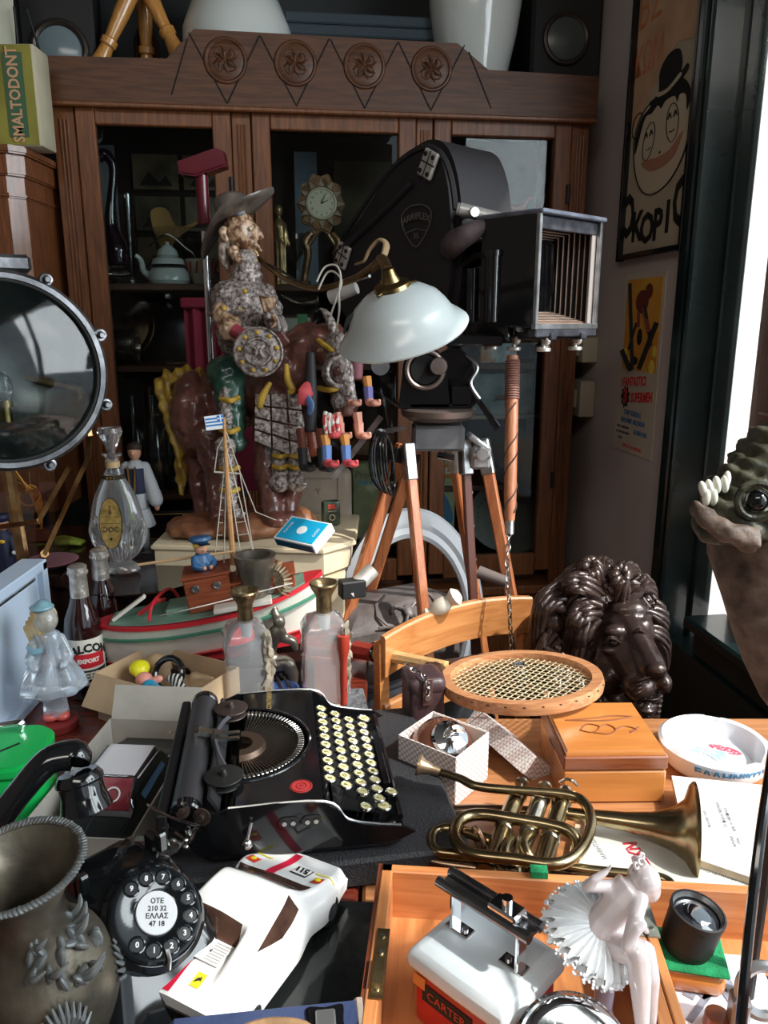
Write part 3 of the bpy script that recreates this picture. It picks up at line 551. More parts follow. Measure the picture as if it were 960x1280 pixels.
# ================================================================ furniture that carries the things
MAH = wood('mahogany', (.055, .008, .005), (.17, .028, .014), .22, axis='X', coat=.5, scale=9)
OAK = wood('light_table_wood', (.30, .115, .042), (.46, .20, .08), .4, axis='X', coat=.2, scale=8)
TZ = .76
def table(name, label, x0, x1, y0, y1, z, mat, th=.03, legs=True):
    t = thing(name, label, 'table', ((x0+x1)/2, (y0+y1)/2, 0)); sx, sy = x1-x0, y1-y0
    G().box(sx, sy, th, (0, 0, z-th/2), bev=.004).build('tabletop', mat, t)
    g = G()
    for s in (-1, 1): g.box(sx-.06, .02, .07, (0, s*(sy/2-.03), z-th-.035)); g.box(.02, sy-.1, .07, (s*(sx/2-.03), 0, z-th-.035))
    g.build('apron', mat, t)
    for a in (-1, 1):
        for b in (-1, 1): G().box(.045, .045, z-th, (a*(sx/2-.035), b*(sy/2-.035), (z-th)/2), bev=.004).build('leg', mat, t)
    return t
table('dark_table', 'large dark mahogany table under the typewriter, phone and boat', -1.15, -.03, .27, 1.45, TZ, MAH)
table('light_table', 'light wooden table under the cornet, ashtray and carved box', -.025, .775, .27, 1.165, TZ, OAK)
DKT = mk('dark_polished', (.018, .009, .008), .18, coat=.4)
table('back_sideboard', 'dark polished side table behind the boat carrying statue and decanter', -1.35, -.16, 1.475, 1.86, .905, DKT)
# small wooden cabinet at left, and the tin on it
SW = wood('left_cabinet_wood', (.11, .035, .013), (.26, .09, .032), .3, axis='Z', coat=.3)
cx = W(-30, 210, 1.95)
t = thing('side_cabinet', 'narrow carved wooden cabinet with canted corner at the left edge', 'cabinet', (cx.x, cx.y+.0, .906))
hx = W(48, 230, 1.95).x-cx.x; tz = W(0, 196, 1.95).z
H_ = tz-.906
pl = [(-.22, -.12), (hx-.03, -.12), (hx, -.09), (hx, .16), (-.22, .16)]
G().prism(pl, H_-.06, T(0, 0, 0)).build('body', SW, t)
def off(p, d): return [(x*(1+d/abs(x) if x else 1), y*(1+d/abs(y) if y else 1)) for x, y in p]
G().prism(off(pl, .022), .018, T(0, 0, H_-.018), bev=.004).build('top_board', SW, t)
G().prism(off(pl, .010), .05, T(0, 0, H_-.065), bev=.004).build('cornice', SW, t)
G().prism(off(pl, .006), .012, T(0, 0, H_-.115), bev=.004).build('moulding', SW, t)
g = G(); g.box(hx+.10, .008, .34, (-.07, -.122, H_-.32), bev=.003); d = g.build('door', SW, t); G().box(hx+.03, .006, .27, (-.07, -.127, H_-.32), bev=.003).build('panel', wood('left_panel', (.16, .05, .018), (.34, .12, .04), .3, axis='Z'), d)
t = thing('dental_tin', 'green and cream tin box lettered down its front at upper left', 'tin', (cx.x, cx.y, tz+.001))
hz = W(0, 75, 1.9).z-tz
TIN = mk('olive_tin', (.24, .22, .045), .35, var=.25, scale=9, bump=.1)
tf = ((47-480)/F)*((cx.y-.107)/(cp+.517*sp))-cx.x
G().box(.30, .085, hz, (tf-.145, -.0645, hz/2), bev=.006, seg=2).build('tin_body', mk('cream_tin', (.46, .42, .30), .4, var=.12, scale=8), t)
fx = hx-.075
G().box(.29, .004, hz*.97, (tf-.147, -.107, hz/2)).build('front', TIN, t)
Mx = T(tf-.046, -.1105, hz*.50) @ RX(90) @ RZ(90)
G(Mx).box(hz*.82, .045, .001, (0, 0, .0)).build('green_band', mk('tin_green', (.06, .13, .07), .4), t)
G(Mx).text('SMALTODONT', .036, T(0, 0, .0012), bold=.0008, sx=.84).build('lettering', mk('tin_letter', (.62, .36, .20), .4), t)
# picture card on wire stand above
p = W(10, 70, 1.88)
t = thing('floral_card', 'white card with a pink flower on a black wire stand, top left corner', 'picture', (p.x, p.y, tz+hz+.002))
G().box(.18, .004, .22, (-.065, 0, .115), rot=RX(-6)).build('card', mk('card_white', (.60, .62, .50), .7), t)
G().prism(spl2([(0, 0), (.03, .01), (.035, .04), (.01, .05), (-.01, .03)], 5, True), .002, T(-.055, -.012, .10) @ RX(84)).build('pink_petal', mk('petal_pink', (.50, .16, .18), .7), t)
G().prism([(-.02, 0), (.02, .012), (.0, .02)], .002, T(-.045, -.010, .04) @ RX(84)).build('leaf', mk('leaf_green', (.10, .28, .12), .7), t)
g = G(); g.tube([(.035, -.02, .0), (.035, -.02, .10), (.06, -.01, .10), (.062, .06, .0)], .0028, 6); g.tube([(-.12, -.02, 0), (-.12, -.02, .02), (.035, -.02, .01)], .0028, 6); g.build('wire_stand', BLKM, t)
# ================================================================ spotlight
sc = W(6, 465, 1.28); AIM = (V((0.02, 0, 1.40))-sc).normalized(); AIM = V((AIM.x+.15, AIM.y, AIM.z)).normalized()
t = thing('searchlight', 'big grey round searchlight with glass front on brass legs at left', 'spotlight', (sc.x-.02, sc.y+.12, .765))
M = T(*sc) @ zto(AIM); r = .158
IRON = mk('cast_grey_metal', (.20, .20, .21), .32, .85, var=.5, scale=18, bump=.25, bscale=90)
G(M).lathe([(r*.93, -.012), (r*.99, -.014), (r*1.03, -.004), (r*1.04, .006), (r*1.0, .016), (r*.95, .016), (r*.93, .006)], n=64).build('rim', IRON, t, world=True)
G(M).lathe([(r*1.0, -.01), (r*.98, -.10), (r*.7, -.20), (0, -.22)], n=48).build('housing', IRON, t, world=True)
G(M).lathe([(r*.93, -.004), (r*.75, -.060), (r*.45, -.095), (.0, -.108)], n=48).build('reflector', mk('dull_mirror', (.16, .175, .175), .34, .9, var=.6, scale=7, col2=None), t, world=True)
G(M).lathe([(r*.94, .004), (r*.7, .016), (r*.4, .024), (0, .027)], n=48).build('front_glass', pane('lamp_glass', (.55, .60, .60), gloss=.6, rough=.06, base=.03), t, world=True)
g = G(M); g.torus(r*.93, .003, (0, 0, .010), n=64); g.build('gasket', BLKM, t, world=True)
for a in (62, 20, -22, -72, 160, 210):
    c = V((r*1.06*math.cos(R(a)), r*1.06*math.sin(R(a)), .006)); g = G(M); g.torus(.008, .004, c, None, 16, 8); g.cyl(.004, .03, c+V((0, 0, -.014))); g.build('clip', IRON, t, world=True)
G(M).box(.14, .028, .05, (-.01, r*1.10, -.02), bev=.006).build('top_bracket', IRON, t, world=True)
g = G(M); g.cyl(.011, .03, (0, -.085, -.05), RX(-90)); g.cyl(.015, .012, (0, -.06, -.05), RX(-90)); l = g.build('lamp_socket', BRASS, t, world=True)
G(M).sph((.017, .026, .017), (0, -.025, -.05)).build('bulb', GLASS, t, world=True)
# folding brass legs
BL = mk('rubbed_brass', (.60, .36, .16), .3, 1, var=.35, scale=30)
bk = sc-AIM*.12
for P in (((86, 585, 1.36), (48, 652, 1.40)), ((111, 545, 1.40), (111, 570, 1.40), (56, 692, 1.43)), ((48, 652, 1.40), (-25, 662, 1.40))):
    pts = [W(*q) for q in P]; G().tube(pts, .0085, 4, flat=.55).build('brass_leg', BL, t, world=True)
pts = [W(111, 545, 1.40), bk+V((.15, 0, -.03)), bk+V((.0, .02, 0))]; G().tube(pts, .008, 6).build('yoke_arm', BL, t, world=True)
G().tube([W(56, 692, 1.43), WZ(44, 722, .765)], .008, 6).build('brass_foot', BL, t, world=True)
G().tube([bk-V((0, 0, .1)), V((bk.x, bk.y+.03, .90)), V((bk.x, bk.y+.03, .762))], .012, 8).build('post', BL, t, world=True)
G().cyl(.055, .012, (bk.x, bk.y+.03, .762), n=30).build('foot_plate', IRON, t, world=True)
# little ship in a clear case and sailor figures, far left
p = W(20, 660, 1.62)
t = thing('sailor_figurine', 'tiny sailor figurine in navy coat with yellow bow at the left edge', 'figurine', (W(6, 690, 1.55).x, W(6, 690, 1.55).y, .906))
NAVY = mk('navy_cloth', (.015, .02, .055), .6); SKIN = mk('doll_skin', (.55, .28, .17), .5)
blob('coat', [('t', [(0, 0, .0), (0, 0, .04), (0, 0, .075), (0, 0, .09)], [.022, .020, .016, .009]), ('c', (-.015, 0, .075), (-.026, -.012, .05), .007, .005), ('c', (.015, 0, .075), (.026, -.012, .05), .007, .005)], .0025, NAVY, t)
blob('face', [('e', (0, 0, .102), (.014, .013, .015)), ('e', (0, -.013, .101), (.003, .003, .003))], .002, SKIN, t, 1)
G().lathe([(0, .0), (.014, .0), (.018, .008), (.016, .014), (0, .015)], (0, 0, .108), n=18).build('cap', NAVY, t)
g = G(); g.sph((.006, .003, .004), (-.006, -.018, .07)); g.sph((.006, .003, .004), (.006, -.018, .07)); g.build('yellow_bow', YEL, t)
for i, q in enumerate([(-.026, -.014, .047), (.026, -.014, .047)]): G().sph(.005, q, n=8, m=6).build('hand', WHITE, t)
q = W(30, 690, 1.70)
t = thing('model_rowing_boat', 'small brown model ship with orange cord sails in a clear case', 'model ship', (q.x, q.y, .906))
G().loft([[(x, y*.02*w_, z*.03+.05) for x, y, z in ((x0, -1, 0), (x0, -.8, -.7), (x0, 0, -1), (x0, .8, -.7), (x0, 1, 0))] for x0, w_ in ((-.07, .1), (-.04, .9), (0, 1), (.04, .9), (.07, .1))]).build('hull', mk('model_brown', (.16, .06, .03), .5), t)
g = G(); g.cyl(.0025, .17, (-.01, 0, .05), n=6); g.cyl(.002, .13, (.03, 0, .05), n=6); g.build('mast', mk('model_brown', (1, 1, 1)), t)
g = G()
for k in range(5): g.tube(spl([(-.01+.0, 0, .20-.02*k), (.03+.005*k, -.01, .14), (.045, 0, .06), (.02, .01, .05)], 5), .0022, 5)
g.torus(.022, .002, (.03, -.01, .13), RX(70), n=20, m=5); g.build('orange_cord', mk('orange_cord', (.60, .28, .05), .6), t)['kind'] = 'stuff'
for a in ((.17, .10, .002, 0, 0, .003), (.17, .002, .14, 0, -.05, .075), (.002, .10, .14, .085, 0, .075), (.17, .10, .002, 0, 0, .146)): G().box(a[0], a[1], a[2], a[3:]).build('case_pane', pane('case_plastic', (.9, .82, .8), base=.06), t)
# stuff lying on the sideboard under the spotlight
q = WZ(74, 683, .907); t = thing('banana_tray', 'green and yellow striped ceramic dish on the side table', 'dish', (q.x, q.y, .906))
for k in range(3): G().tube(spl([(-.05, .012*k, .006), (0, .012*k+.006, .003+.008), (.05, .012*k, .006)], 6), [.003, .008, .003], 8).build('leaf', mk('lime_glaze', (.28, .36, .05), .3, var=.3), t)
q = WZ(68, 700, .907); t = thing('pink_dish', 'pale pink shallow dish beside the striped green dish', 'dish', (q.x+.01, q.y-.04, .906)); G().lathe([(0, 0), (.03, 0), (.055, .014), (.052, .015), (0, .004)], n=28).build('body', mk('pink_glaze', (.42, .20, .24), .3), t)
# ================================================================ round dark tray and decanter
q = W(152, 714, 1.52); dz = .906
t = thing('round_tray', 'round dark lacquered tray under the crystal decanter', 'tray', (q.x+.03, q.y, dz))
zt = q.z-dz
G().lathe([(0, 0), (.10, 0), (.135, max(zt-.004, .004)), (.14, zt), (.13, zt-.002), (0, zt-.003)], n=44).build('plate', DKT, t)
t = thing('crystal_decanter', 'ribbed clear glass decanter with fan stopper and oval gold label', 'decanter', (q.x, q.y, q.z+.001), 0)
DG = mk('decanter_glass', (.90, .92, .93), .04, trans=.92, ior=1.42, coat=.5)
sec = []
PR = [(.034, 0), (.038, .004), (.032, .014), (.020, .022), (.034, .034), (.050, .060), (.054, .082), (.050, .11), (.042, .145), (.030, .172), (.019, .19), (.0135, .205), (.013, .225), (.019, .229), (.019, .233), (.0, .233)]
for rr, z in PR:
    ring = []
    for k in range(72):
        a = 2*PI*k/72; rib = 1+(.04*math.cos(36*a)*1 if .03 < z < .10 else 0); ring.append((rr*rib*math.cos(a), rr*.62*rib*math.sin(a), z))
    sec.append(ring)
G().loft(sec).build('bottle', DG, t)
G().lathe([(0, 0), (.007, 0), (.010, .010), (.024, .040), (.022, .048), (0, .044)], (0, 0, .234), n=10).build('stopper', DG, t)
def ov(a, b, y, z, th=.002, n=32): return [(a*math.cos(2*PI*k/n), b*math.sin(2*PI*k/n)) for k in range(n)]
LM = T(0, -.0345, .105) @ RX(90-6)
l = G(LM).prism(ov(.021, .048, 0, 0), .002, T(0, 0, 0)).build('gold_label', mk('gold_foil', (.50, .33, .10), .35, .6, var=.3, scale=80), t)
g = G(LM); g.torus(.0215, .0008, (0, 0, .002), n=36, m=4, sy=2.25); g.box(.034, .0006, .0006, (0, .013, .0024)); g.box(.034, .0006, .0006, (0, .0, .0024)); g.text('T', .010, T(0, .03, .0026)); g.text('8', .012, T(0, .021, .0026)); g.text('ϽOϾ', .014, T(0, -.012, .0026)); g.text('✦', .01, T(0, -.03, .0026))
g.build('label_print', INK, l)['kind'] = 'stuff'
G().torus(.0185, .0045, (0, 0, .188), n=30, sy=.65).build('neck_label', mk('black_foil', (.03, .025, .015), .3), t)
g = G(T(0, -.0165, .188) @ RX(80)); g.text('★★★', .007, ext=.0002); g.build('neck_stars', GOLD, t)['kind'] = 'stuff'
G().lathe([(.0138, 0), (.0138, .012)], (0, 0, .207), n=20).build('neck_band', mk('dull_gold_band', (.45, .32, .16), .4), t)
# man figurine in navy waistcoat behind decanter
q = W(167, 640, 1.66); t = thing('folk_figurine', 'folk costume doll in white shirt and navy waistcoat behind the decanter', 'figurine', (q.x+.005, q.y+.02, .906))
zb = 0.0
SH = mk('shirt_white', (.50, .52, .55), .8)
blob('shirt', [('t', [(0, 0, .10), (0, 0, .15), (0, 0, .19), (0, 0, .205)], [.022, .024, .024, .010]), ('c', (-.02, 0, .19), (-.042, -.01, .12), .012, .016), ('c', (.02, 0, .19), (.042, -.01, .12), .012, .016)], .0028, SH, t)
blob('waistcoat', [('t', [(0, -.003, .135), (0, -.003, .19)], [.026, .024])], .003, NAVY, t)
g = G(); g.tube([(-.008, -.028, .195), (-.004, -.030, .14)], .002, 5); g.tube([(.008, -.028, .195), (.004, -.030, .14)], .002, 5); g.build('gold_braid', GOLD, t)['kind'] = 'stuff'
blob('head', [('e', (0, 0, .222), (.014, .015, .018)), ('c', (0, 0, .20), (0, 0, .215), .007, .007), ('e', (.0, -.015, .221), (.003, .004, .004))], .002, SKIN, t, 1)
G().sph((.0155, .016, .012), (0, .002, .232)).build('hair', mk('dark_hair', (.03, .015, .01), .7), t)
blob('skirt_and_legs', [('t', [(0, 0, .10), (0, 0, .06)], [.024, .036]), ('c', (-.011, 0, .06), (-.011, 0, .006), .009, .008), ('c', (.011, 0, .06), (.011, 0, .006), .009, .008)], .003, SH, t)
for s in (-1, 1): G().sph((.006, .006, .009), (s*.044, -.012, .105), n=8, m=6).build('hand', SKIN, t)
# glass tray, black tray with gold crest, behind
q = W(215, 648, 1.80); t = thing('black_gold_tray', 'black rectangular tray with gold line and crest beside the statue base', 'tray', (q.x, q.y, .906), 8)
g = G(RX(20)); g.box(.20, .12, .006, (0, 0, .03), bev=.003); g.build('panel', BLK, t)
g = G(RX(20)); g.tube([(-.09, -.05, .034), (.09, -.05, .034), (.09, .05, .034), (-.09, .05, .034)], .0012, 4, closed=True); g.torus(.012, .0015, (0.02, 0, .034), n=20, m=5); g.build('gold_line', GOLD, t)['kind'] = 'stuff'
G().box(.18, .03, .05, (0, .05, .025)).build('support', BLKM, t)
q = W(195, 672, 1.66); t = thing('glass_ashtray', 'cut clear glass dish beside the crystal decanter', 'dish', (q.x-.01, q.y, .906), 0)
G().lathe([(0, 0), (.03, 0), (.05, .022), (.046, .022), (.028, .006), (0, .006)], n=14).build('body', DG, t)
# ================================================================ cream slab, knight statue
DS = 1.62
def S(px, py, dd=0): return W(px, py, DS+dd)
SLZ = W(300, 672, 1.60).z
a0, a1 = WZ(182, 690, SLZ), WZ(440, 660, SLZ)
t = thing('plinth_slab', 'long cream painted slab carrying the knight statue', 'plinth', ((a0.x+a1.x)/2, 1.585, .906), 0)
PLM = mk('slab_cream', (.66, .55, .38), .45, var=.05)
lx = a1.x-a0.x
G().prism([(-lx/2, -.09), (lx/2-.05, -.12), (lx/2, -.06), (lx/2, .15), (-lx/2, .15)], SLZ-.906-.012, None, bev=.003).build('block', PLM, t)
G().prism([(-lx/2-.005, -.095), (lx/2-.05, -.127), (lx/2+.012, -.062), (lx/2+.012, .155), (-lx/2-.005, .155)], .012, T(0, 0, SLZ-.906-.012), bev=.003).build('top_plate', PLM, t)
t = thing('slab_support', 'cream support post under the right end of the slab', 'plinth', (a1.x-.045, 1.52, .763)); G().box(.07, .09, .138, (0, 0, .069), bev=.003).build('post', PLM, t)
STB = S(318, 655); st = thing('knight_statue', 'painted pottery statue of a bearded knight on his horse with round shield', 'statue', (STB.x, STB.y, SLZ+.001))
def nz(sc_, amp, p): return amp*noise.noise(V(p)*sc_)
ARM = mk('pottery_armour', (.085, .060, .050), .35, .2, col2=(.40, .35, .33), scale=130, bump=1, bscale=240, contrast=(.36, .60), coat=.2)
HRS = mk('pottery_brown', (.075, .028, .020), .28, col2=(.15, .055, .042), scale=25, bump=.4, bscale=90, coat=.4)
FLS = mk('pottery_flesh', (.13, .055, .025), .35, col2=(.50, .34, .22), scale=70, bump=.9, bscale=200, contrast=(.40, .56), coat=.3)
GRN = mk('pottery_green', (.012, .045, .035), .3, col2=(.03, .09, .06), scale=25, bump=.4, coat=.3)
HAT = mk('pottery_hat', (.055, .040, .032), .35, col2=(.16, .13, .11), scale=20, bump=.6, bscale=90, coat=.3)
MANE = mk('pottery_ochre', (.16, .09, .012), .4, col2=(.40, .25, .03), scale=40, bump=.7, bscale=100)
CORD = mk('pottery_yellow', (.48, .30, .04), .4, var=.3, scale=40)
BRD = mk('pottery_beard', (.10, .06, .04), .4, col2=(.30, .24, .20), scale=60, bump=.7, coat=.2)
def B(name, prims, vx, m, sm=2, fn=None, par=st): return blob(name, prims, vx, m, par, sm, fn, world=True)
# base
zb = SLZ+.002
B('rocky_base', [('e', V((S(250, 665).x, STB.y+.01, zb+.014)), (.075, .08, .022)), ('e', V((S(310, 660).x, STB.y+.01, zb+.018)), (.09, .085, .030)), ('e', V((S(355, 660).x, STB.y+.02, zb+.018)), (.06, .07, .026)), ('e', V((S(375, 655).x, STB.y, zb+.026)), (.035, .04, .030))], .004, mk('pottery_base', (.14, .05, .025), .5, col2=(.26, .11, .05), scale=14, bump=.6, bscale=70), 3, lambda p: nz(40, .006, p))
# horse: rump and hind legs at left, trunk, chest, neck, head
hp = [('e', S(245, 520, .05), (.055, .085, .10)), ('e', S(285, 500, .05), (.08, .075, .07)), ('e', S(335, 485, .02), (.07, .07, .075)), ('e', S(352, 465, .0), (.055, .06, .06)),
      ('c', S(355, 455, 0), S(385, 430, -.02), .050, .044), ('c', S(385, 430, -.02), S(415, 425, -.04), .044, .034), ('c', S(410, 430, -.04), S(428, 500, -.05), .030, .022),
      ('e', S(433, 508, -.05), (.024, .022, .020))]
hp += [('c', S(238, 560, .06), S(248, 600, .07), .040, .024), ('c', S(248, 600, .07), S(255, 640, .07), .024, .021), ('e', S(258, 655, .06), (.032, .030, .016)), ('c', S(262, 545, .0), S(270, 592, .0), .040, .025), ('c', S(270, 592, .0), S(272, 640, .0), .025, .022), ('e', S(275, 655, -.01), (.030, .034, .016))]
hp += [('c', S(335, 530, -.02), S(333, 600, -.03), .036, .024), ('c', S(333, 600, -.03), S(340, 640, -.03), .024, .022), ('e', S(342, 650, -.04), (.026, .026, .016)), ('c', S(365, 530, -.0), S(364, 600, -.01), .034, .022), ('c', S(364, 600, -.01), S(362, 640, -.01), .022, .020), ('e', S(360, 648, -.02), (.024, .024, .015))]
B('horse', hp, .0042, HRS, 3, lambda p: nz(28, .006, p)+nz(90, .002, p))
B('chamfron', [('t', [S(418, 420, -.072), S(422, 450, -.085), S(430, 480, -.088), S(436, 505, -.082)], [.022, .030, .026, .020], .6), ('e', S(426, 432, -.065), (.030, .026, .022)), ('e', S(424, 465, -.065), (.036, .026, .036)), ('e', S(430, 500, -.07), (.028, .024, .024)), ('t', spl([S(420, 420, -.07), S(410, 395, -.07), S(400, 385, -.06)], 4), [.012, .008, .002])], .0032, ARM, 1, lambda p: nz(230, .003, p))
G().torus(.024, .005, S(424, 465, -.10), RX(80), n=26, sy=1.15).build('eye_ring', ARM, st, world=True)
G().sph((.013, .010, .014), S(424, 465, -.095)).build('eye', HRS, st, world=True)
B('ear', [('t', [S(404, 440, -.05), S(402, 420, -.055), S(398, 408, -.055)], [.014, .012, .002])], .0028, FLS, 1)
for a, b in (((392, 420), (430, 445)), ((398, 485), (426, 484))): G().tube(spl([S(*a, -.05), S((a[0]+b[0])/2, (a[1]+b[1])/2+3, -.09), S(*b, -.09)], 6), .0055, 8).build('yellow_cord', CORD, st, world=True)
B('tail', [('t', spl([S(225, 468, .04), S(208, 480, .03), S(212, 510, .02), S(222, 545, .02), S(226, 590, .03), S(230, 620, .03)], 4), [.014, .022, .020, .016, .012, .004]), ('t', spl([S(225, 466, .04), S(248, 475, .03), S(258, 500, .02)], 4), [.018, .022, .005]), ('t', spl([S(215, 475, .03), S(204, 492, .02), S(207, 503, .02)], 4), [.02, .014, .003])], .004, MANE, 1, lambda p: .005*math.sin(p.x*260+p.z*80)+nz(60, .006, p))
# horse armour cloth with leather strips: separate plates
def plate(nm, q, m, dd=-.075, th=.006, par=st):
    a, b, c, d = [S(x, y, dd+o) for x, y, o in q]; n = (b-a).cross(d-a).normalized()
    if n.y > 0: n = -n
    N = 6; secs = []
    vs = []
    for i in range(N+1):
        for j in range(N+1):
            u, v = i/N, j/N; p = (a*(1-u)+b*u)*(1-v)+(d*(1-u)+c*u)*v
            bulge = .004*math.sin(PI*u)*math.sin(PI*v)
            vs.append(p+n*(bulge+th+nz(150, .0022, p)))
    K = len(vs); vs += [p-n*th*1.6 for p in vs]; fs = []
    for i in range(N):
        for j in range(N):
            q0 = i*(N+1)+j; fs.append((q0, q0+1, q0+N+2, q0+N+1)); fs.append((K+q0, K+q0+N+1, K+q0+N+2, K+q0+1))
    ed = [j for j in range(N+1)]+[i*(N+1)+N for i in range(1, N+1)]+[N*(N+1)+j for j in range(N-1, -1, -1)]+[i*(N+1) for i in range(N-1, 0, -1)]
    for k in range(len(ed)): l = (k+1) % len(ed); fs.append((ed[k], K+ed[k], K+ed[l], ed[l]))
    return G().add(vs, fs).build(nm, m, par, world=True)
X0 = [(318, 352, 378), (317, 354, 384), (318, 357, 390)]
rowx = lambda t_: (318-1*t_, 338+2*t_, 358+5*t_, 374+16*t_)
for r in range(4):
    t0, t1 = r/4, (r+1)/4; y0 = lambda k, t_: 492+(8-8*abs(k-1.2))*0+t_*(60+k*9)
    A, Bx = rowx(t0), rowx(t1)
    for k in range(3):
        g_ = 1.2
        plate('armour_plate', [(A[k]+g_, y0(k, t0)+g_, .005*k), (A[k+1]-g_, y0(k+1, t0)+g_, .005*(k+1)), (Bx[k+1]-g_, y0(k+1, t1)-g_, .005*(k+1)), (Bx[k]+g_, y0(k, t1)-g_, .005*k)], ARM)
for P in ([(338, 478), (330, 492), (325, 506), (328, 510)], [(358, 455), (360, 475), (366, 488), (360, 490)]): G().tube(spl([S(x, y, -.085) for x, y in P], 6), [.004, .0075, .007, .004], 10).build('yellow_cord', CORD, st, world=True)
# greaves of the horse
for x in (352, 372):
    B('greave', [('c', S(x-2, 560, -.045), S(x-3, 600, -.05), .017, .015), ('e', S(x-2, 603, -.055), (.022, .018, .020)), ('c', S(x, 603, -.065), S(x+12, 606, -.075), .009, .002) if x > 360 else ('e', S(x, 590, -.05), (.018, .016, .012))], .0032, ARM, 1, lambda p: nz(140, .003, p))
    for y in (568, 582): G().tube(spl([S(x-10, y+1, -.06), S(x-2, y+3, -.075), S(x+7, y, -.06)], 6), .0048, 8).build('yellow_cord', CORD, st, world=True)
# rider
B('torso', [('e', S(303, 385, .0), (.062, .050, .060)), ('e', S(300, 420, .01), (.050, .044, .055)), ('e', S(288, 372, -.01), (.040, .040, .036)), ('e', S(330, 375, .02), (.030, .034, .035)), ('c', S(308, 352, 0), S(308, 325, 0), .030, .024), ('e', S(308, 345, 0), (.034, .030, .018)), ('e', S(308, 332, 0), (.031, .028, .010)), ('t', spl([S(335, 380, -.0), S(347, 385, -.01), S(350, 392, 0)], 4), [.02, .012, .004])], .0036, ARM, 1, lambda p: nz(230, .0035, p)+nz(50, .002, p))
G().tube(spl([S(262, 392, -.02), S(280, 391, -.05), S(302, 389, -.055)], 6), .0045, 8).build('pauldron_rim', ARM, st, world=True)
for q in ((306, 364), (280, 386), (300, 388)): G().sph(.0055, S(*q, -.06 if q[0] == 306 else -.05), n=10, m=7).build('brass_stud', CORD, st, world=True)
B('sleeve', [('c', S(280, 392, -.02), S(288, 415, -.05), .028, .024), ('c', S(288, 415, -.05), S(315, 430, -.06), .022, .018)], .0035, FLS, 2, lambda p: nz(100, .004, p))
G().tube([S(292, 412, -.075), S(308, 424, -.08)], [.014, .013], 12).build('red_cuff', mk('pottery_red', (.30, .04, .06), .4, var=.3), st, world=True)
# right arm with hand to the breast
B('bent_arm', [('c', S(335, 385, .0), S(348, 412, -.03), .022, .020), ('c', S(348, 412, -.03), S(338, 395, -.06), .019, .015)], .0035, ARM, 2, lambda p: nz(100, .004, p))
hp2 = [('e', S(335, 385, -.065), (.012, .008, .014))]+[('t', spl([S(333+k*3, 390-k*2, -.067), S(328+k*4.5, 378-k*2, -.075), S(325+k*3, 368+k*3, -.070)], 4), [.0052, .0045, .003]) for k in range(4)]+[('t', spl([S(340, 393, -.067), S(344, 403, -.075), S(339, 410, -.075)], 4), [.0055, .005, .003])]
B('hand', hp2, .0018, FLS, 1)
G().box(.020, .018, .030, S(353, 424, -.05), rot=RY(-35), bev=.003).build('sword_hilt', HRS, st, world=True)
# head
HC = (304, 290)
B('head', [('e', S(300, 288, 0), (.034, .034, .040)), ('e', S(309, 300, 0), (.022, .024, .034)), ('t', [S(312, 280, 0), S(322, 290, 0), S(327, 298, 0)], [.010, .0085, .006]), ('e', S(315, 284, -.012), (.008, .014, .006)), ('e', S(312, 302, -.012), (.014, .010, .010)), ('e', S(316, 318, 0), (.009, .012, .007)), ('e', S(313, 326, 0), (.010, .014, .010)), ('t', spl([S(281, 284, -.034), S(278, 292, -.036), S(284, 302, -.034)], 4), [.006, .0085, .005]), ('e', S(305, 278, -.02), (.016, .012, .005))], .0024, FLS, 1, lambda p: nz(130, .0012, p)+nz(60, .001, p))
for dy in (-.026, .018): G().sph(.0042, S(313, 286, dy), n=10, m=7).build('eye', mk('pottery_eye', (.6, .55, .42), .3), st, world=True)
B('beard', [('t', spl([S(290, 310, -.02), S(298, 325, -.02), S(316, 328, -.005), S(320, 322, 0)], 5), [.012, .010, .009, .003]), ('t', spl([S(316, 303, -.010), S(323, 308, -.012), S(327, 316, -.012)], 5), [.004, .004, .001])], .0026, FLS, 1, lambda p: nz(160, .004, p))
B('hair', [('t', spl([S(287+k*4-8, 296, .0+.012*k-.02), S(284+k*3-6, 318, .0+.012*k-.02), S(285+k*4-6, 334+(k % 3)*4, .01*k-.015)], 5), [.010, .009, .002]) for k in range(5)], .003, BRD, 1, lambda p: nz(150, .003, p))
hb = []
for k in range(36):
    a = k*PI/18; c, s = math.cos(a), math.sin(a)
    lift = .034*max(0, c)**2*1.0+ .020*(s*s) - .052*max(0, -c)**1.3
    hb.append((.082*c, .060*s, lift))
g = G(T(*S(296, 276)) @ RY(-14) @ SC(1.12, 1.12, 1.1))
ins = [(x*.42, y*.55, .012) for x, y, z in hb]
g.loft([[(x*.42, y*.55, .006) for x, y, z in hb], [(x*.8, y*.85, z*.55+.004) for x, y, z in hb], hb, [(x*1.01, y*1.01, z+.006) for x, y, z in hb], [(x*.8, y*.85, z*.55+.013) for x, y, z in hb], [(x*.42, y*.55, .018) for x, y, z in hb], [(x*.38-.002, y*.50, .042) for x, y, z in hb], [(x*.24-.004, y*.34, .050) for x, y, z in hb]])
o = g.build('hat', HAT, st, 60, world=True)
G().sph((.018, .014, .014), S(297, 262, -.03)).build('hat_knob', mk('pottery_blue', (.12, .15, .18), .35, col2=(.30, .32, .34), scale=50, bump=.5), st, world=True)
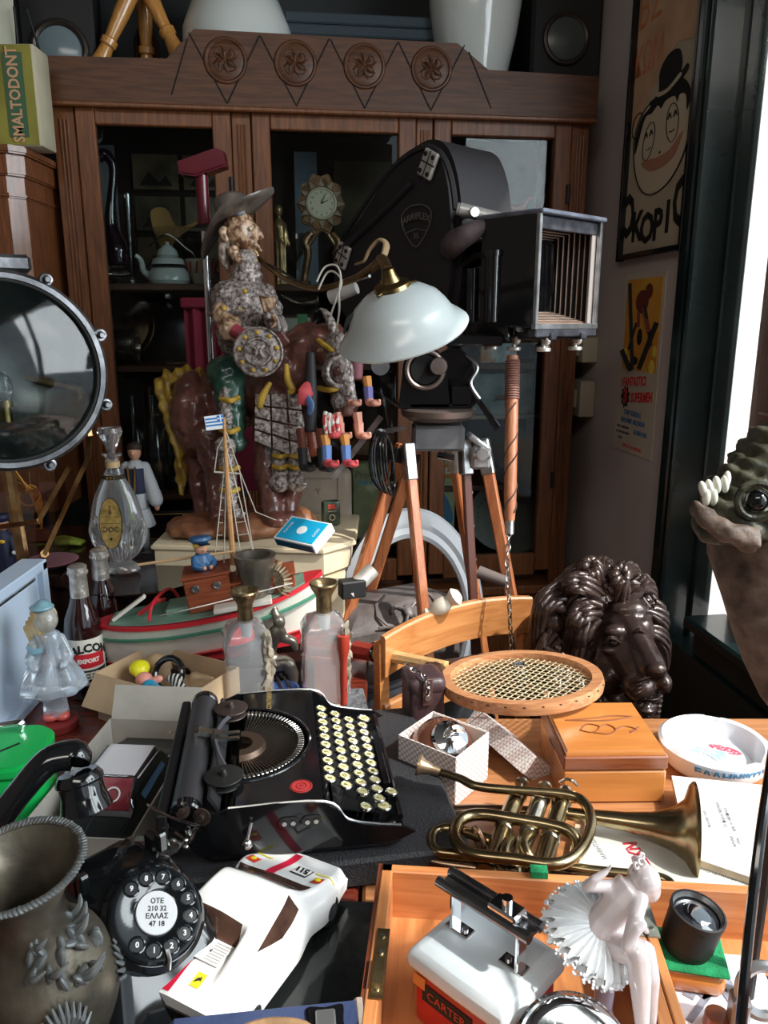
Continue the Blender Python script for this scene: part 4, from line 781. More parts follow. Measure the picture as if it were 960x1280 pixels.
# rider's leg
B('trousers', [('e', S(284, 468, -.02), (.045, .045, .040)), ('c', S(285, 470, -.04), S(290, 520, -.05), .036, .028), ('c', S(290, 520, -.05), S(296, 555, -.05), .024, .020)], .004, GRN, 3, lambda p: nz(60, .004, p))
B('leg_armour', [('c', S(282, 490, -.065), S(283, 530, -.07), .013, .014), ('e', S(282, 558, -.075), (.022, .018, .020)), ('t', [S(282, 560, -.09), S(271, 562, -.095)], [.010, .001]), ('c', S(284, 575, -.065), S(288, 630, -.06), .018, .015), ('t', spl([S(288, 632, -.06), S(296, 642, -.07), S(306, 644, -.075)], 4), [.014, .012, .005])], .0032, ARM, 1, lambda p: nz(130, .0035, p))
for y in (498, 537, 585, 612): G().tube(spl([S(276, y, -.07), S(288, y+3, -.088), S(298, y-1, -.07)], 6), .0055, 8).build('yellow_cord', CORD, st, world=True)
# shield
sh = S(323, 440, -.10); Ms = T(*sh) @ zto((.10, -1, .12)); rs = .048
o = G(Ms).lathe([(0, .004), (rs*.45, .006), (rs*.50, .010), (rs*.56, .010), (rs*.62, .004), (rs*.90, .0), (rs*.96, .004), (rs*1.02, .002), (rs, -.006), (0, -.006)], n=40).build('shield', ARM, st, world=True)
g = G(Ms)
for k in range(9): a = k*2*PI/9+.2; g.sph((.0045, .0045, .003), (rs*.78*math.cos(a), rs*.78*math.sin(a), .004), n=10, m=6)
g.build('stud', CORD, o); o2 = COL.objects[-1]; o2['kind'] = 'stuff'; o2.data.transform(pm(st).inverted())
g = G(Ms); g.tube(spl([(-.010, -.012, .009), (-.003, .0, .012), (-.012, .012, .009)], 5), .004, 6); g.tube(spl([(.010, -.013, .009), (.004, .002, .012), (.012, .012, .009)], 5), .004, 6); g.sph((.006, .006, .006), (0, .008, .010))
g.build('boss', ARM, o); COL.objects[-1].data.transform(pm(st).inverted())
# lance-like dark rod and red cloth near horse neck
B('red_saddle_cloth', [('e', S(384, 505, .0), (.018, .02, .030)), ('c', S(384, 510, 0), S(390, 560, .01), .012, .02)], .004, mk('pottery_rust', (.18, .035, .015), .4, var=.3), 2)
# ================================================================ burgundy brush on chrome pole behind the statue
WINE = mk('wine_lacquer', (.10, .006, .014), .25, coat=.3)
q = W(272, 600, 1.85); t = thing('valet_brush', 'wine red brush head on a chrome pole behind the knight', 'brush', (q.x, q.y, .906))
top = W(263, 222, 1.85); L_ = top.z-.906
G().cyl(.008, L_-.14, (0, 0, 0)).build('chrome_pole', CHROME, t); G().cyl(.014, .10, (0, 0, L_-.125), n=18).build('handle', WINE, t)
g = G(T(.003, 0, L_+.0) @ RY(-14)); g.prism([(-.052, -.012), (-.048, .012), (.040, .018), (.054, .008), (.050, -.022), (-.020, -.026)], .05, T(0, .025, 0) @ RX(90), bev=.004); g.build('brush_head', WINE, t)
G().cyl(.045, .008, (0, 0, 0)).build('foot', CHROME, t)
q = W(254, 450, 1.93); t = thing('velvet_cloth', 'dark red velvet cloth draped over a stand behind the statue', 'cloth', (q.x+.03, 1.98, W(254, 470, 1.98).z))
G().cyl(.05, .01, (.02, 0, .001-t.location.z)).build('stand_foot', BLKM, t); G().cyl(.008, t.location.z+.1, (.02, .01, .002-t.location.z)).build('stand_pole', BLKM, t)
vs = []; n = 40; hh = .19
g = G()
for side in (0, 1):
    for j in range(5):
        for i in range(n+1): vs.append((-.075+i*.2/n*.95, (.008*math.sin(i*.9)*(1-j*.0)+side*.003), -.02+hh*j/4))
fs = []
for side in (0, 1):
    o_ = side*5*(n+1)
    for j in range(4):
        for i in range(n): fs.append((o_+j*(n+1)+i, o_+j*(n+1)+i+1, o_+(j+1)*(n+1)+i+1, o_+(j+1)*(n+1)+i))
g.add(vs, fs); VEL = mk('velvet', (.13, .006, .02), .85, var=.1); g.build('cloth', VEL, t); G().box(.20, .03, .025, (.02, 0, hh-.01), bev=.004).build('top_hem', VEL, t)
G().box(.16, .012, .32, (.02, .03, -.14)).build('backing', VEL, t); G().cyl(.006, .30, (.08, .035, hh-.36-.9)).build('hanging_rod', BRASS, t) if 0 else None
# ================================================================ boat
bx = W(270, 800, 1.42)
HW = mk('hull_white', (.66, .62, .55), .35, var=.06, scale=20); HR = mk('hull_red', (.50, .02, .03), .35); HG = mk('hull_green', (.05, .20, .13), .4); DKG = mk('deck_green', (.14, .24, .18), .5, var=.1); CBN = wood('cabin_wood', (.16, .035, .015), (.30, .075, .03), .35, axis='X')
bc = W(272, 768, 1.385); LB = .41; azb = 9
sup = thing('boat_support_box', 'low dark wooden box under the toy boat', 'box', (bc.x+.02, bc.y-.01, .7605), azb); G().box(.30, .09, .054, (0, 0, .027), bev=.003).build('box_body', DKT, sup)
boat = thing('toy_fishing_boat', 'white wooden toy fishing boat with red and green stripes and brown cabin', 'toy boat', (bc.x, bc.y, .828), azb)
boat.rotation_euler = (0, R(-8), R(azb))
hl = LB/2
def hull(z0, z1, e0=0, e1=0, th=0):      # z as fraction of height bottom 0..top 1; returns loft
    secs = []
    for i in range(25):
        u = -1+2*i/24; x = u*hl
        wd = .062*(1-abs(u)**2.6)**.75+.002
        sheer = .030*max(0, u)**2+.012*max(0, -u)**2
        zt = .078+sheer
        row = []
        for s in (-1, 1):
            for f in ((z0, z1) if s < 0 else (z1, z0)):
                ff = f; w_ = wd*(.45+.55*math.sin(ff*PI/2)**.7)+th; row.append((x*(1 if ff > .5 else .94+.06*ff/.5) , s*w_, ff*zt))
        secs.append(row)
    return secs
G().loft(hull(.0, .98)).build('hull', HW, boat)
G().loft(hull(.0, .12, th=.0015)).build('red_bottom', HR, boat)
G().loft(hull(.92, 1.0, th=.0016)).build('red_rail', HR, boat)
G().loft(hull(.66, .71, th=.0008)).build('green_stripe', HG, boat)
dk = hull(.90, .93); G().loft([[(p[0], p[1]*.90, p[2]+.0095) for p in r_] for r_ in dk[2:-2]]).build('deck', DKG, boat)
g = G(); g.prism([(-.165, -.010), (.15, -.010), (.16, .004), (-.175, .004)], .05, T(0, .025, -.004) @ RX(90)); g.build('cradle', HR, boat)
cz = .082
def cabin(cx_, sx, sy, sz, z): 
    return G().box(sx, sy, sz, (cx_, 0, z+sz/2), bev=.002)
c1 = cabin(.005, .078, .07, .062, cz).build('wheelhouse', CBN, boat); c2 = cabin(.10, .11, .065, .038, cz).build('cabin', CBN, boat)
G().box(.084, .076, .005, (.005, 0, cz+.0645), bev=.001).build('cabin_roof', HR if 0 else CBN, boat); G().box(.116, .07, .004, (.10, 0, cz+.040), bev=.001).build('cabin_roof', CBN, boat)
for x, z, p_ in ((-.015, .045, c1), (.022, .045, c1), (.075, .018, c2), (.11, .018, c2), (.14, .018, c2)):
    g = G(); g.torus(.0058, .0016, (x, -.0375 if p_ is c1 else -.0345, cz+z), RX(90), n=18, m=6); g.cyl(.005, .002, (x, -.0345 if p_ is c1 else -.0315, cz+z), RX(90), n=14); g.build('porthole', STEEL, p_)
G().box(.10, .03, .008, (.06, -.048, cz+.006), bev=.001).build('bench', HW, boat)
g = G(); g.torus(.030, .006, (.095, 0, cz+.051), n=26, sx=1.2, sy=.8); g.lathe([(0, 0), (.034, 0), (.030, .008), (0, .008)], (.095, 0, cz+.046), n=24); g.build('rope_coil', mk('rope_tan', (.36, .20, .10), .8, var=.2), boat)
g = G(); g.tube(spl([(-.10, -.05, .09), (-.09, -.03, .115), (-.07, .03, .115), (-.06, .05, .09)], 6), .003, 6); g.tube([(-.12, -.02, .095), (-.085, -.025, .115), (-.08, .02, .10)], .004, 6); g.build('red_davit', HR, boat)
G().box(.07, .012, .006, (-.135, -.015, .108), rot=RY(-28), bev=.001).build('tiller', HW, boat)
G().box(.05, .06, .012, (-.05, .005, .088), bev=.002).build('hatch', DKG, boat)
g = G(); g.tube(spl([(-.08, -.055, .098), (-.0, -.060, .103), (.15, -.055, .112)], 6), .0014, 5); g.build('rope_rail', STEEL, boat)
# sailor figure on the wheelhouse, in blue cap
sl = thing('toy_sailor', 'little sailor doll in blue cap and coat on the boat roof', 'doll', pm(boat) @ V((-.002, .0, cz+.068)), azb+30)
BLU = mk('sailor_blue', (.03, .10, .22), .4)
blob('coat', [('t', [(0, 0, 0), (0, 0, .015), (0, 0, .028)], [.018, .017, .010]), ('t', spl([(-.012, .0, .024), (-.018, -.012, .012), (-.008, -.022, .008)], 4), [.006, .006, .004]), ('t', spl([(.012, 0, .024), (.018, -.012, .012), (.008, -.022, .008)], 4), [.006, .006, .004])], .0018, BLU, sl)
blob('face', [('e', (0, 0, .038), (.012, .012, .012)), ('e', (0, -.012, .037), (.003, .003, .003))], .0016, SKIN, sl, 1)
G().sph((.0125, .012, .009), (0, .003, .043)).build('hair', YEL, sl)
G().lathe([(0, 0), (.012, 0), (.020, .006), (.018, .011), (0, .013)], (0, 0, .047), RX(-6), 20).build('cap', BLU, sl); G().box(.018, .012, .002, (0, -.015, .048), bev=.001).build('cap_peak', BLK, sl)
for s in (-1, 1): G().sph(.004, (s*.006, -.024, .008), n=8, m=6).build('hand', SKIN, sl)
t = thing('fishing_rod', 'thin tan stick across the front of the toy sailor', 'stick', pm(boat) @ V((-.06, -.030, .152))); 
G().tube([W(173, 706, 1.36), W(293, 689, 1.36)], [.0028, .0022], 7).build('stick', wood('tan_stick', (.50, .30, .15), (.62, .40, .22), .5), t, world=True)
# mast with ratlines and flag
mb = pm(boat) @ V((.030, .015, cz)); 
def MT(px, py): return W(px, py, mb.y/(cp-(py-640)/F*sp))
mast_top = MT(278, 520)
g = G(); g.tube([MT(292, 706), MT(284, 600), MT(280, 522)], [.005, .004, .002], 7); g.build('mast', wood('mast_wood', (.45, .22, .08), (.6, .32, .14), .5), boat, world=True)
g = G(); RG = mk('rigging_cord', (.55, .50, .42), .8)
for b0, tp in (((268, 702), (283, 560)), ((318, 695), (283, 560)), ((302, 700), (283, 575)), ((280, 704), (283, 575))): g.tube([MT(*b0), MT(*tp)], .0011, 5)
for k in range(9):
    f = k/9; y = 700-140*f; xl = 268+15*f; xr = 302+(283-302)*f; xr2 = 318+(283-318)*f
    g.tube([MT(xl, y), MT(xl+(283-xl)*.3+4*(1-f), y)], .0009, 4); g.tube([MT(xr, y), MT(xr2, y-2)], .0009, 4)
g.tube([MT(268, 590), MT(300, 592)], .0018, 5); g.tube([MT(283, 540), MT(272, 560), MT(268, 590)], .001, 4); g.tube([MT(283, 540), MT(300, 590), MT(320, 640), MT(345, 650)], .001, 4); g.tube([MT(300, 592), MT(318, 695)], .001, 4)
g.build('rigging', RG, boat, world=True)['kind'] = 'stuff'
fl = G(); fm = T(*MT(280, 522)) @ RZ(azb)
BF = mk('flag_blue', (.03, .20, .55), .7); WF = mk('flag_white', (.80, .82, .85), .7)
fo = G(fm).box(.032, .001, .024, (-.016, 0, -.008), rot=RY(-6)).build('flag', WF, boat, world=True)
g = G(fm @ RY(-6))
for k in range(3): g.box(.032, .0018, .0028, (-.016, 0, .002-k*.0056-.0015))
g.box(.012, .002, .0105, (-.006, 0, -.0005)); o = g.build('blue_stripes', BF, fo, 0); o.data.transform(pm(boat).inverted()); o['kind'] = 'stuff'
g = G(fm @ RY(-6)); g.box(.012, .0026, .002, (-.006, 0, -.0005)); g.box(.002, .0026, .0105, (-.006, 0, -.0005)); o = g.build('white_cross', WF, fo, 0); o.data.transform(pm(boat).inverted())
# ================================================================ playing cards box, tin, portable radio on the slab
q = W(380, 668, 1.43); M = T(*q) @ RZ(-38) @ RX(34) @ RZ(0)
t = thing('playing_card_box', 'blue and white playing card box tilted on the slab edge', 'card box', (q.x, q.y, SLZ))
CB = mk('card_box_blue', (.01, .36, .62), .35); CBW = mk('card_box_white', (.80, .82, .84), .4)
M = T(*q) @ RZ(-36) @ RX(30)
G(M).box(.098, .062, .020, (0, 0, 0), bev=.001).build('box_body', CBW, t, world=True)
G(M).box(.088, .054, .0008, (0, 0, .0104)).build('top_print', CB, t, world=True); G(M).box(.09, .0008, .014, (0, -.0313, 0)).build('side_print', mk('card_box_navy', (.01, .10, .20), .4), t, world=True)
g = G(M); g.cyl(.0105, .0006, (0, 0, .0109), n=26); d_ = g.build('white_disc', CBW, t, world=True)
g = G(M @ T(0, 0, .0118)); g.text('N', .012, T(0, 0, 0), ext=.0001); g.text('PLAYING', .007, T(-.033, 0, -.0005) @ RZ(90), ext=.0001); g.text('CARDS', .007, T(.034, 0, -.0005) @ RZ(90), ext=.0001); g.build('card_print', CBW, t, world=True)['kind'] = 'stuff'
q = WZ(413, 660, SLZ); t = thing('small_green_tin', 'small dark green tin with red lettering standing on the slab corner', 'tin', (q.x, q.y+.02, SLZ+.001), 20)
G().box(.040, .022, .056, (0, 0, .028), bev=.006, seg=2).build('tin_body', mk('dark_green_tin', (.045, .06, .04), .3, .3, var=.3, scale=50), t)
G(T(0, -.0117, .044) @ RX(90)).text('SEL', .013, ext=.0003, bold=.0006).build('red_lettering', mk('tin_red', (.55, .05, .03), .4), t)
g = G(); g.torus(.006, .0012, (0, -.0115, .020), RX(90), n=16, m=5); g.box(.018, .001, .001, (0, -.0115, .034)); g.build('emblem', mk('tin_gold', (.40, .35, .22), .4), t)
q = W(395, 640, 1.78); t = thing('cream_radio', 'rounded cream plastic case with handle on the slab behind the statue legs', 'case', (q.x+.005, 1.775, .906), 0)
G().box(.15, .05, .16, (0, 0, .08), bev=.016, seg=3).build('case_body', mk('old_cream', (.42, .35, .28), .4, var=.06), t)
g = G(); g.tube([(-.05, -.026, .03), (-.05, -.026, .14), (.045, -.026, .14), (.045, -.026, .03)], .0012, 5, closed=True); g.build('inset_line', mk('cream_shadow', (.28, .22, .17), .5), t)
g = G(T(-.0, -.027, .11) @ RX(90)); g.text('Y', .02, ext=.0004); g.build('emblem', mk('cream_shadow', (1, 1, 1)), t)
# ================================================================ wooden tripod with cinema camera
HONEY = wood('tripod_wood', (.30, .085, .030), (.48, .17, .065), .32, axis='Z', coat=.3, scale=9)
GMET = mk('grey_enamel_metal', (.17, .17, .18), .4, .4, var=.2, scale=30, bump=.15)
tc = W(547, 545, 1.60)
tp = thing('camera_tripod', 'wooden film tripod with grey metal head carrying the black cinema camera', 'tripod', (tc.x, tc.y, 0))
def TP(px, py, d): return W(px, py, d)
G().box(.105, .085, .052, (0, 0, tc.z), bev=.006).build('metal_head', GMET, tp)
G().lathe([(0, 0), (.060, 0), (.075, .010), (.077, .022), (.070, .026), (0, .026)], (0, 0, tc.z+.034), n=40).build('bowl_ring', mk('brown_metal', (.22, .17, .15), .35, .7), tp)
# black pan head with two open side plates
hz = tc.z+.060
def ringplate(x0, w_, ht):
    pl = [(-w_/2, 0), (w_/2, 0), (w_*.42, ht*.55)]+[(w_*.42*math.cos(a), ht*.62+w_*.42*math.sin(a)) for a in [k*PI/10 for k in range(0, 11)]]+[(-w_*.42, ht*.55)]
    return pl
g = G(T(-.030, -.035, hz) @ RX(90)); g.prism(ringplate(0, .105, .125), .012, T(0, 0, -.012), bev=.002); g.build('side_plate', BLK, tp)
g = G(T(.032, .035, hz) @ RX(90)); g.prism(ringplate(0, .10, .12), .012, T(0, 0, -.012), bev=.002); g.build('side_plate', BLK, tp)
G().torus(.036, .005, (-.030, -.044, hz+.078), RX(90), n=36).build('worn_ring', mk('brown_metal', (.2, .2, .2)), tp)
g = G(); g.cyl(.0, .001); 
G().lathe([(0, 0), (.028, 0), (.028, .006), (0, .006)], (-.030, -.040, hz+.078), RX(90), 30).build('dark_opening', mk('void_black', (.003, .003, .003), .9), tp)
G().lathe([(0, 0), (.016, 0), (.018, .004), (.016, .012), (0, .014)], (-.004, -.046, hz+.085), RX(90), 24).build('lock_disc', mk('brown_metal', (.2, .2, .2)), tp)
g = G(); g.box(.05, .07, .05, (.045, 0, hz+.025), bev=.006); g.box(.12, .07, .012, (0, 0, hz+.006), bev=.003); g.build('pan_block', BLK, tp)
g = G(); g.tube(spl([(.060, -.02, hz+.10), (.075, -.03, hz+.08), (.062, -.035, hz+.05), (.080, -.04, hz+.02)], 6), .004, 8); g.build('brake_lever', STEEL, tp)
g = G(); g.tube([(.075, -.03, hz+.02), (.115, -.06, hz-.035)], [.005, .008], 10); g.build('pan_lever', BLK, tp)
G().cyl(.018, .014, (-.118, -.035, hz+.085), RX(90), n=20).build('eyepiece_knob', GMET, tp)
g = G(); g.tube([(-.118, -.03, hz+.085), (-.118, .0, hz+.10), (-.06, .0, hz+.115)], .016, 10); g.box(.06, .04, .03, (-.09, .0, hz+.11), bev=.005); g.build('side_knob_arm', BLK, tp)
G().box(.20, .12, .022, (.02, .0, hz+.135), bev=.004).build('mounting_plate', BLK, tp)
# legs: three legs, each of twin wooden rods with metal shoe
def leg(rods, shoe, col):
    l = None
    for a, b in rods:
        pa, pb = W(*a), W(*b); d = pb-pa; n = d.normalized(); rt = V((1, 0, 0)); 
        o = G(Matrix.Translation(pa) @ d.to_track_quat('Z', 'X').to_matrix().to_4x4()).box(.024, .019, d.length, (0, 0, d.length/2), bev=.003).build('leg', HONEY, tp, world=True)
        # metal cap at the top of each rod
        G(Matrix.Translation(pa) @ d.to_track_quat('Z', 'X').to_matrix().to_4x4()).box(.028, .023, .07, (0, 0, .01), bev=.003).build('leg_cap', STEEL if col else BLKM, o, world=False)
        c = COL.objects[-1]; c.data.transform(pm(tp).inverted())
def gnd(a, b):       # extend line a->b (pixels+depth) to the floor
    pa, pb = W(*a), W(*b); t_ = pa.z/(pa.z-pb.z); return pa+(pb-pa)*t_
legs = [((503, 555, 1.56), (447, 728, 1.58), 0), ((520, 560, 1.66), (475, 700, 1.72), 0), ((510, 562, 1.54), (530, 772, 1.53), 1), ((566, 556, 1.66), (596, 760, 1.82), 1), ((581, 556, 1.60), (592, 760, 1.62), 2), ((604, 556, 1.60), (640, 750, 1.66), 1)]
for a, b, c in legs:
    pa = W(*a); pb = W(*b); pg = pa+(pb-pa)*((pa.z-.02)/(pa.z-pb.z)); cut = pa+(pb-pa)*((pa.z-.025)/(pa.z-pb.z))
    d = cut-pa; M = Matrix.Translation(pa) @ d.to_track_quat('Z', 'X').to_matrix().to_4x4()
    o = G(M).box(.024 if c != 2 else .012, .020, d.length, (0, 0, d.length/2), bev=.003).build('leg', HONEY if c != 2 else mk('dark_leg_wood', (.09, .03, .02), .4), tp, world=True)
    G(M).box(.028, .024, .075 if c else .03, (0, 0, .025), bev=.003).build('leg_cap', STEEL if c else BLKM, o).data.transform(pm(tp).inverted())
    if c == 2:
        g = G(M)
        for k in range(9): g.sph((.0035, .003, .0035), (0, -.010, .1+k*.07), n=8, m=5)
        g.build('rivet', STEEL, o).data.transform(pm(tp).inverted()); COL.objects[-1]['kind'] = 'stuff'
g = G(); g.tube([W(436, 742, 1.50), W(466, 712, 1.52)], .016, 14); g.build('leg_clamp', mk('pale_worn_metal', (.50, .46, .42), .4, .3, var=.3), tp, world=True)
g = G(); g.box(.05, .03, .035, W(440, 735, 1.50), rot=RZ(20), bev=.003); g.build('clamp_strap', BLKM, tp, world=True)
g = G(); g.tube([W(598, 715, 1.64), W(634, 728, 1.62)], [.014, .012], 12); g.build('leg_clamp', mk('brown_cloth', (.14, .11, .10), .7), tp, world=True)
g = G(); g.box(.05, .05, .012, (.082, -.01, tc.z-.01), rot=RY(35), bev=.003); g.box(.04, .045, .05, (.088, -.01, tc.z-.04), bev=.006); g.cyl(.012, .02, (.088, -.03, tc.z-.03), RX(90)); g.cyl(.008, .035, (.07, -.03, tc.z-.035), RY(90)); g.build('hinge_bracket', mk('pale_metal', (.42, .42, .43), .35, .6, var=.15), tp)
g = G(); g.tube([(.0, -.03, tc.z-.035), (.03, -.045, tc.z-.038)], .007, 8); g.build('wing_screw', BLK, tp)
# cinema camera
BLIMP = mk('black_leatherette', (.016, .014, .016), .55, bump=.4, bscale=500, sheen=0); ALU = mk('pale_alu', (.55, .53, .50), .35, .6, var=.15, scale=50)
oc = W(711, 341, 1.455); CAZ = -47
cm = thing('cinema_camera', 'large black cased cinema camera with open bellows matte box on the tripod', 'film camera', (oc.x, oc.y, oc.z), CAZ)
prof = spl2([(-.20, -.02), (-.20, .10), (-.215, .19), (-.25, .25), (-.31, .262), (-.40, .222), (-.50, .135), (-.575, .065), (-.595, .0), (-.575, -.06), (-.50, -.115), (-.36, -.125), (-.24, -.12)], 4, True)
bl = G().prism(prof, .19, T(0, .095, 0) @ RX(90), bev=.016).build('blimp_case', BLIMP, cm, 45)
rim = [(x*1.0, z) for x, z in prof]
g = G(); g.tube([(x+.0, -.0965, z*.9+.01) for x, z in prof if z > .06][2:-2], .006, 6); g.build('seam_bead', BLIMP, cm)
g = G(T(-.34, -.102, 0)); g.tube([(-.22, 0, .06), (-.10, 0, .12), (.02, 0, .185)], .008, 6); g.build('lid_seam', BLIMP, cm)
for x, z, a in ((-.27, .212, -28), (-.535, .055, -28)):
    M = T(x, -.104, z) @ RY(-a)
    h = G(M).box(.040, .010, .052, (0, 0, 0), bev=.003).build('hinge', ALU, cm)
    for sx in (-1, 1):
        for sz in (-1, 1): G(M).cyl(.0045, .003, (sx*.011, -.004, sz*.016), RX(90), n=12).build('screw', BLKM, h)
    g = G(M); g.box(.002, .002, .05, (0, -.005, 0)); g.box(.042, .002, .0025, (0, -.005, .002)); g.build('hinge_gap', BLKM, h)
M = T(-.305, -.1005, .105) @ RX(90)
g = G(M); sh_ = spl2([(-.042, .018), (-.02, .034), (0, .036), (.02, .034), (.042, .018), (.034, -.012), (.0, -.045), (-.034, -.012)], 5, True)
g.tube([(x, y, .001) for x, y in sh_], .0011, 4, closed=True); g.tube([(-.03, -.016, .001), (.0, -.010, .001), (.03, -.016, .001)], .0009, 4)
g.text('ARRIFLEX', .0185, T(0, .010, .001), ext=.0005, bold=.0002, fn=lambda p: (p.x, p.y+.004-p.x*p.x*6, p.z)); g.text('35', .016, T(0, -.024, .001), ext=.0005)
lab(g.build('shield_badge', mk('badge_grey', (.16, .15, .14), .35, .5), cm), 'grey outlined shield badge'); COL.objects[-1]['kind'] = 'stuff'
g = G(); g.box(.12, .15, .20, (-.14, 0, -.03), bev=.012, seg=2); g.cyl(.07, .12, (-.20, 0, -.01), RY(90), n=32); g.build('lens_housing', BLK, cm)
g = G(); g.cyl(.016, .12, (-.10, -.10, -.09), None, n=16); g.cyl(.019, .01, (-.10, -.10, .03)); g.cyl(.012, .10, (-.15, -.10, -.09)); g.tube([(-.10, -.10, .03), (-.15, -.09, .035), (-.19, -.08, .02)], .008, 8); g.build('grip_rods', BLK, cm)
g = G(); g.tube([(-.20, -.075, .115), (-.145, -.105, .112)], .009, 14); g.build('strap_roller', ALU, cm); g2 = G(); g2.tube([(-.18, -.11, .12), (-.12, -.05, .10)], .0125, 16); g2.torus(.009, .003, (-.182, -.112, .1205), zto((-.06, -.06, .02)), n=16, m=6); g2.build('roller_handle', ALU, cm)
g = G(); g.tube(spl([(-.22, -.09, .05), (-.19, -.11, .06), (-.15, -.11, .075), (-.12, -.07, .10)], 5), [.020, .024, .020, .010], 12); g.build('leather_strap', mk('grey_brown_leather', (.08, .06, .065), .6, var=.3, bump=.3), cm)
# bellows and matte box
hw = .098
g = G()
fr_ = mk('worn_black_metal', (.055, .055, .065), .4, .5, var=.5, scale=30)
for s in (-1, 1): g.box(.13, .006, 2*hw, (-.065, s*hw, 0), bev=.001)
g.box(.13, 2*hw, .004, (-.065, 0, -hw)); g.build('hood', BLK, cm)
tpn = G().box(.155, 2*hw+.012, .008, (-.066, 0, hw+.003), bev=.002).build('hood_top', mk('blue_grey_metal', (.20, .22, .28), .35, .6, var=.35, scale=25), cm)
for s in (-1, 1):
    G().box(.008, .008, 2*hw, (.0, s*hw, 0), bev=.001).build('front_bar', STEEL, cm)
G().box(.010, 2*hw+.01, .010, (.0, 0, -hw), bev=.001).build('front_bar', STEEL, cm)
G().box(.006, 2*hw-.01, .022, (-.006, 0, hw-.014), bev=.001).build('front_bar', fr_, cm)
G().box(.006, .016, 2*hw-.01, (-.008, hw-.010, 0), bev=.001).build('front_bar', mk('tan_grey', (.30, .26, .24), .5, .2), cm)
BELL = mk('bellows_edge', (.34, .23, .17), .7, var=.2); BIN = mk('bellows_fold', (.008, .007, .007), .8)
for k in range(13):
    f = k/12; x = -.015-.125*f; h = hw*(.92-.38*f)
    ring = lambda e, xx: [(xx, -h-e, -h-e), (xx, h+e, -h-e), (xx, h+e, h+e), (xx, -h-e, h+e)]
    G().tube([(x, -h, -h), (x, h, -h), (x, h, h), (x, -h, h)], .0016, 4, closed=True).build('bellows_pleat', BELL, cm, 0)
    if k < 12:
        h2 = hw*(.92-.38*(k+1)/12); x2 = -.015-.125*(k+1)/12; hm = h+.008; xm = (x+x2)/2
        G().loft([[(x, -h, -h), (x, h, -h), (x, h, h), (x, -h, h)], [(xm, -hm, -hm), (xm, hm, -hm), (xm, hm, hm), (xm, -hm, hm)], [(x2, -h2, -h2), (x2, h2, -h2), (x2, h2, h2), (x2, -h2, h2)]], cap=False).build('bellows_fold', BIN, cm, 0)
G().box(.12, 2*hw-.03, .003, (-.07, 0, -hw+.012), rot=RY(8)).build('dusty_floor', mk('dust_pink', (.40, .26, .20), .8, var=.2), cm)
G().box(.004, .10, .10, (-.145, 0, 0)).build('dark_lens_end', mk('void_black', (.003, .003, .003)), cm)
g = G(); g.box(.20, .018, .014, (-.09, -.05, -hw-.018), bev=.002); g.box(.20, .018, .014, (-.09, .05, -hw-.018), bev=.002); g.box(.02, .20, .014, (-.005, 0, -hw-.012), bev=.002); g.build('rail', fr_, cm)
for x, y in ((-.01, -.055), (-.01, .05), (-.08, -.055), (-.08, .04), (-.14, -.05)):
    g = G(); g.cyl(.004, .022, (x, y, -hw-.040)); g.cyl(.014, .007, (x, y, -hw-.046), n=18, bev=.001); g.sph((.007, .007, .009), (x+.008, y, -hw-.026)); g.build('thumb_screw', mk('pale_nickel', (.60, .56, .52), .3, .7), cm)
# ---- chain and leather-wrapped stick hanging from the matte box rail
def chain(name, label, P, size=.006, mat=STEEL, parent=None):
    t_ = parent or thing(name, label, 'chain', P[-1])
    L_ = [V(p) for p in P]; seg = spl(L_, 8); d = 0; pos = [seg[0]]; last = seg[0]
    step = size*2.3; acc = 0
    for a, b in zip(seg, seg[1:]):
        l = (b-a).length; p0 = 0
        while acc+l-p0 >= step: p0 += step-acc; acc = 0; pos.append(a+(b-a)*(p0/l))
        acc += l-p0
    for i, p in enumerate(pos[:-1]):
        dd = pos[i+1]-p
        g = G(Matrix.Translation(p+dd*.5) @ zto(dd) @ RZ(90*(i % 2)) @ RX(90)); g.torus(size*.9, size*.26, n=10, m=5, sx=.75, sy=1.5)
        g.build('link', mat, t_, world=True)
    return t_
q = W(641, 445, 1.50); q2 = W(637, 660, 1.50); d = q-q2
t = thing('hanging_stick', 'brown wooden stick with wrapped leather grip hanging on a chain from the camera', 'stick', q2)
M = zto(d); L_ = d.length
G(M).lathe([(0, 0), (.007, 0), (.010, .02), (.012, .06), (.0125, L_*.7), (.011, L_), (0, L_)], n=16).build('stick', wood('stick_wood', (.30, .10, .045), (.42, .17, .08), .4, axis='Z'), t)
g = G(M)
for k in range(16): g.torus(.0128, .0022, (0, 0, L_-.01-k*.0048), n=16, m=5)
g.build('leather_wrap', mk('brown_leather', (.18, .08, .06), .6), t)['kind'] = 'stuff'
g = G(M)
for s in (0, 2.2): g.tube([(.0125*math.cos(a*.5+s), .0125*math.sin(a*.5+s), .03+a*.0085) for a in range(26)], .0016, 4)
g.build('leather_lace', mk('dark_lace', (.05, .02, .015), .7), t)
G(M).cyl(.009, .03, (0, 0, -.012)).build('ferrule', STEEL, t)
chain('hanging_chain', 'rusty steel chain between the camera and the hanging stick', [W(645, 400, 1.50), W(642, 425, 1.50), W(641, 443, 1.50)], .006, mk('rusty_steel', (.25, .16, .12), .45, .8, var=.5, scale=60))
chain('hanging_chain', 'steel chain dangling below the tip of the hanging stick', [W(637, 662, 1.50), W(634, 700, 1.50), W(636, 745, 1.50), W(640, 830, 1.52)], .0062, STEEL)
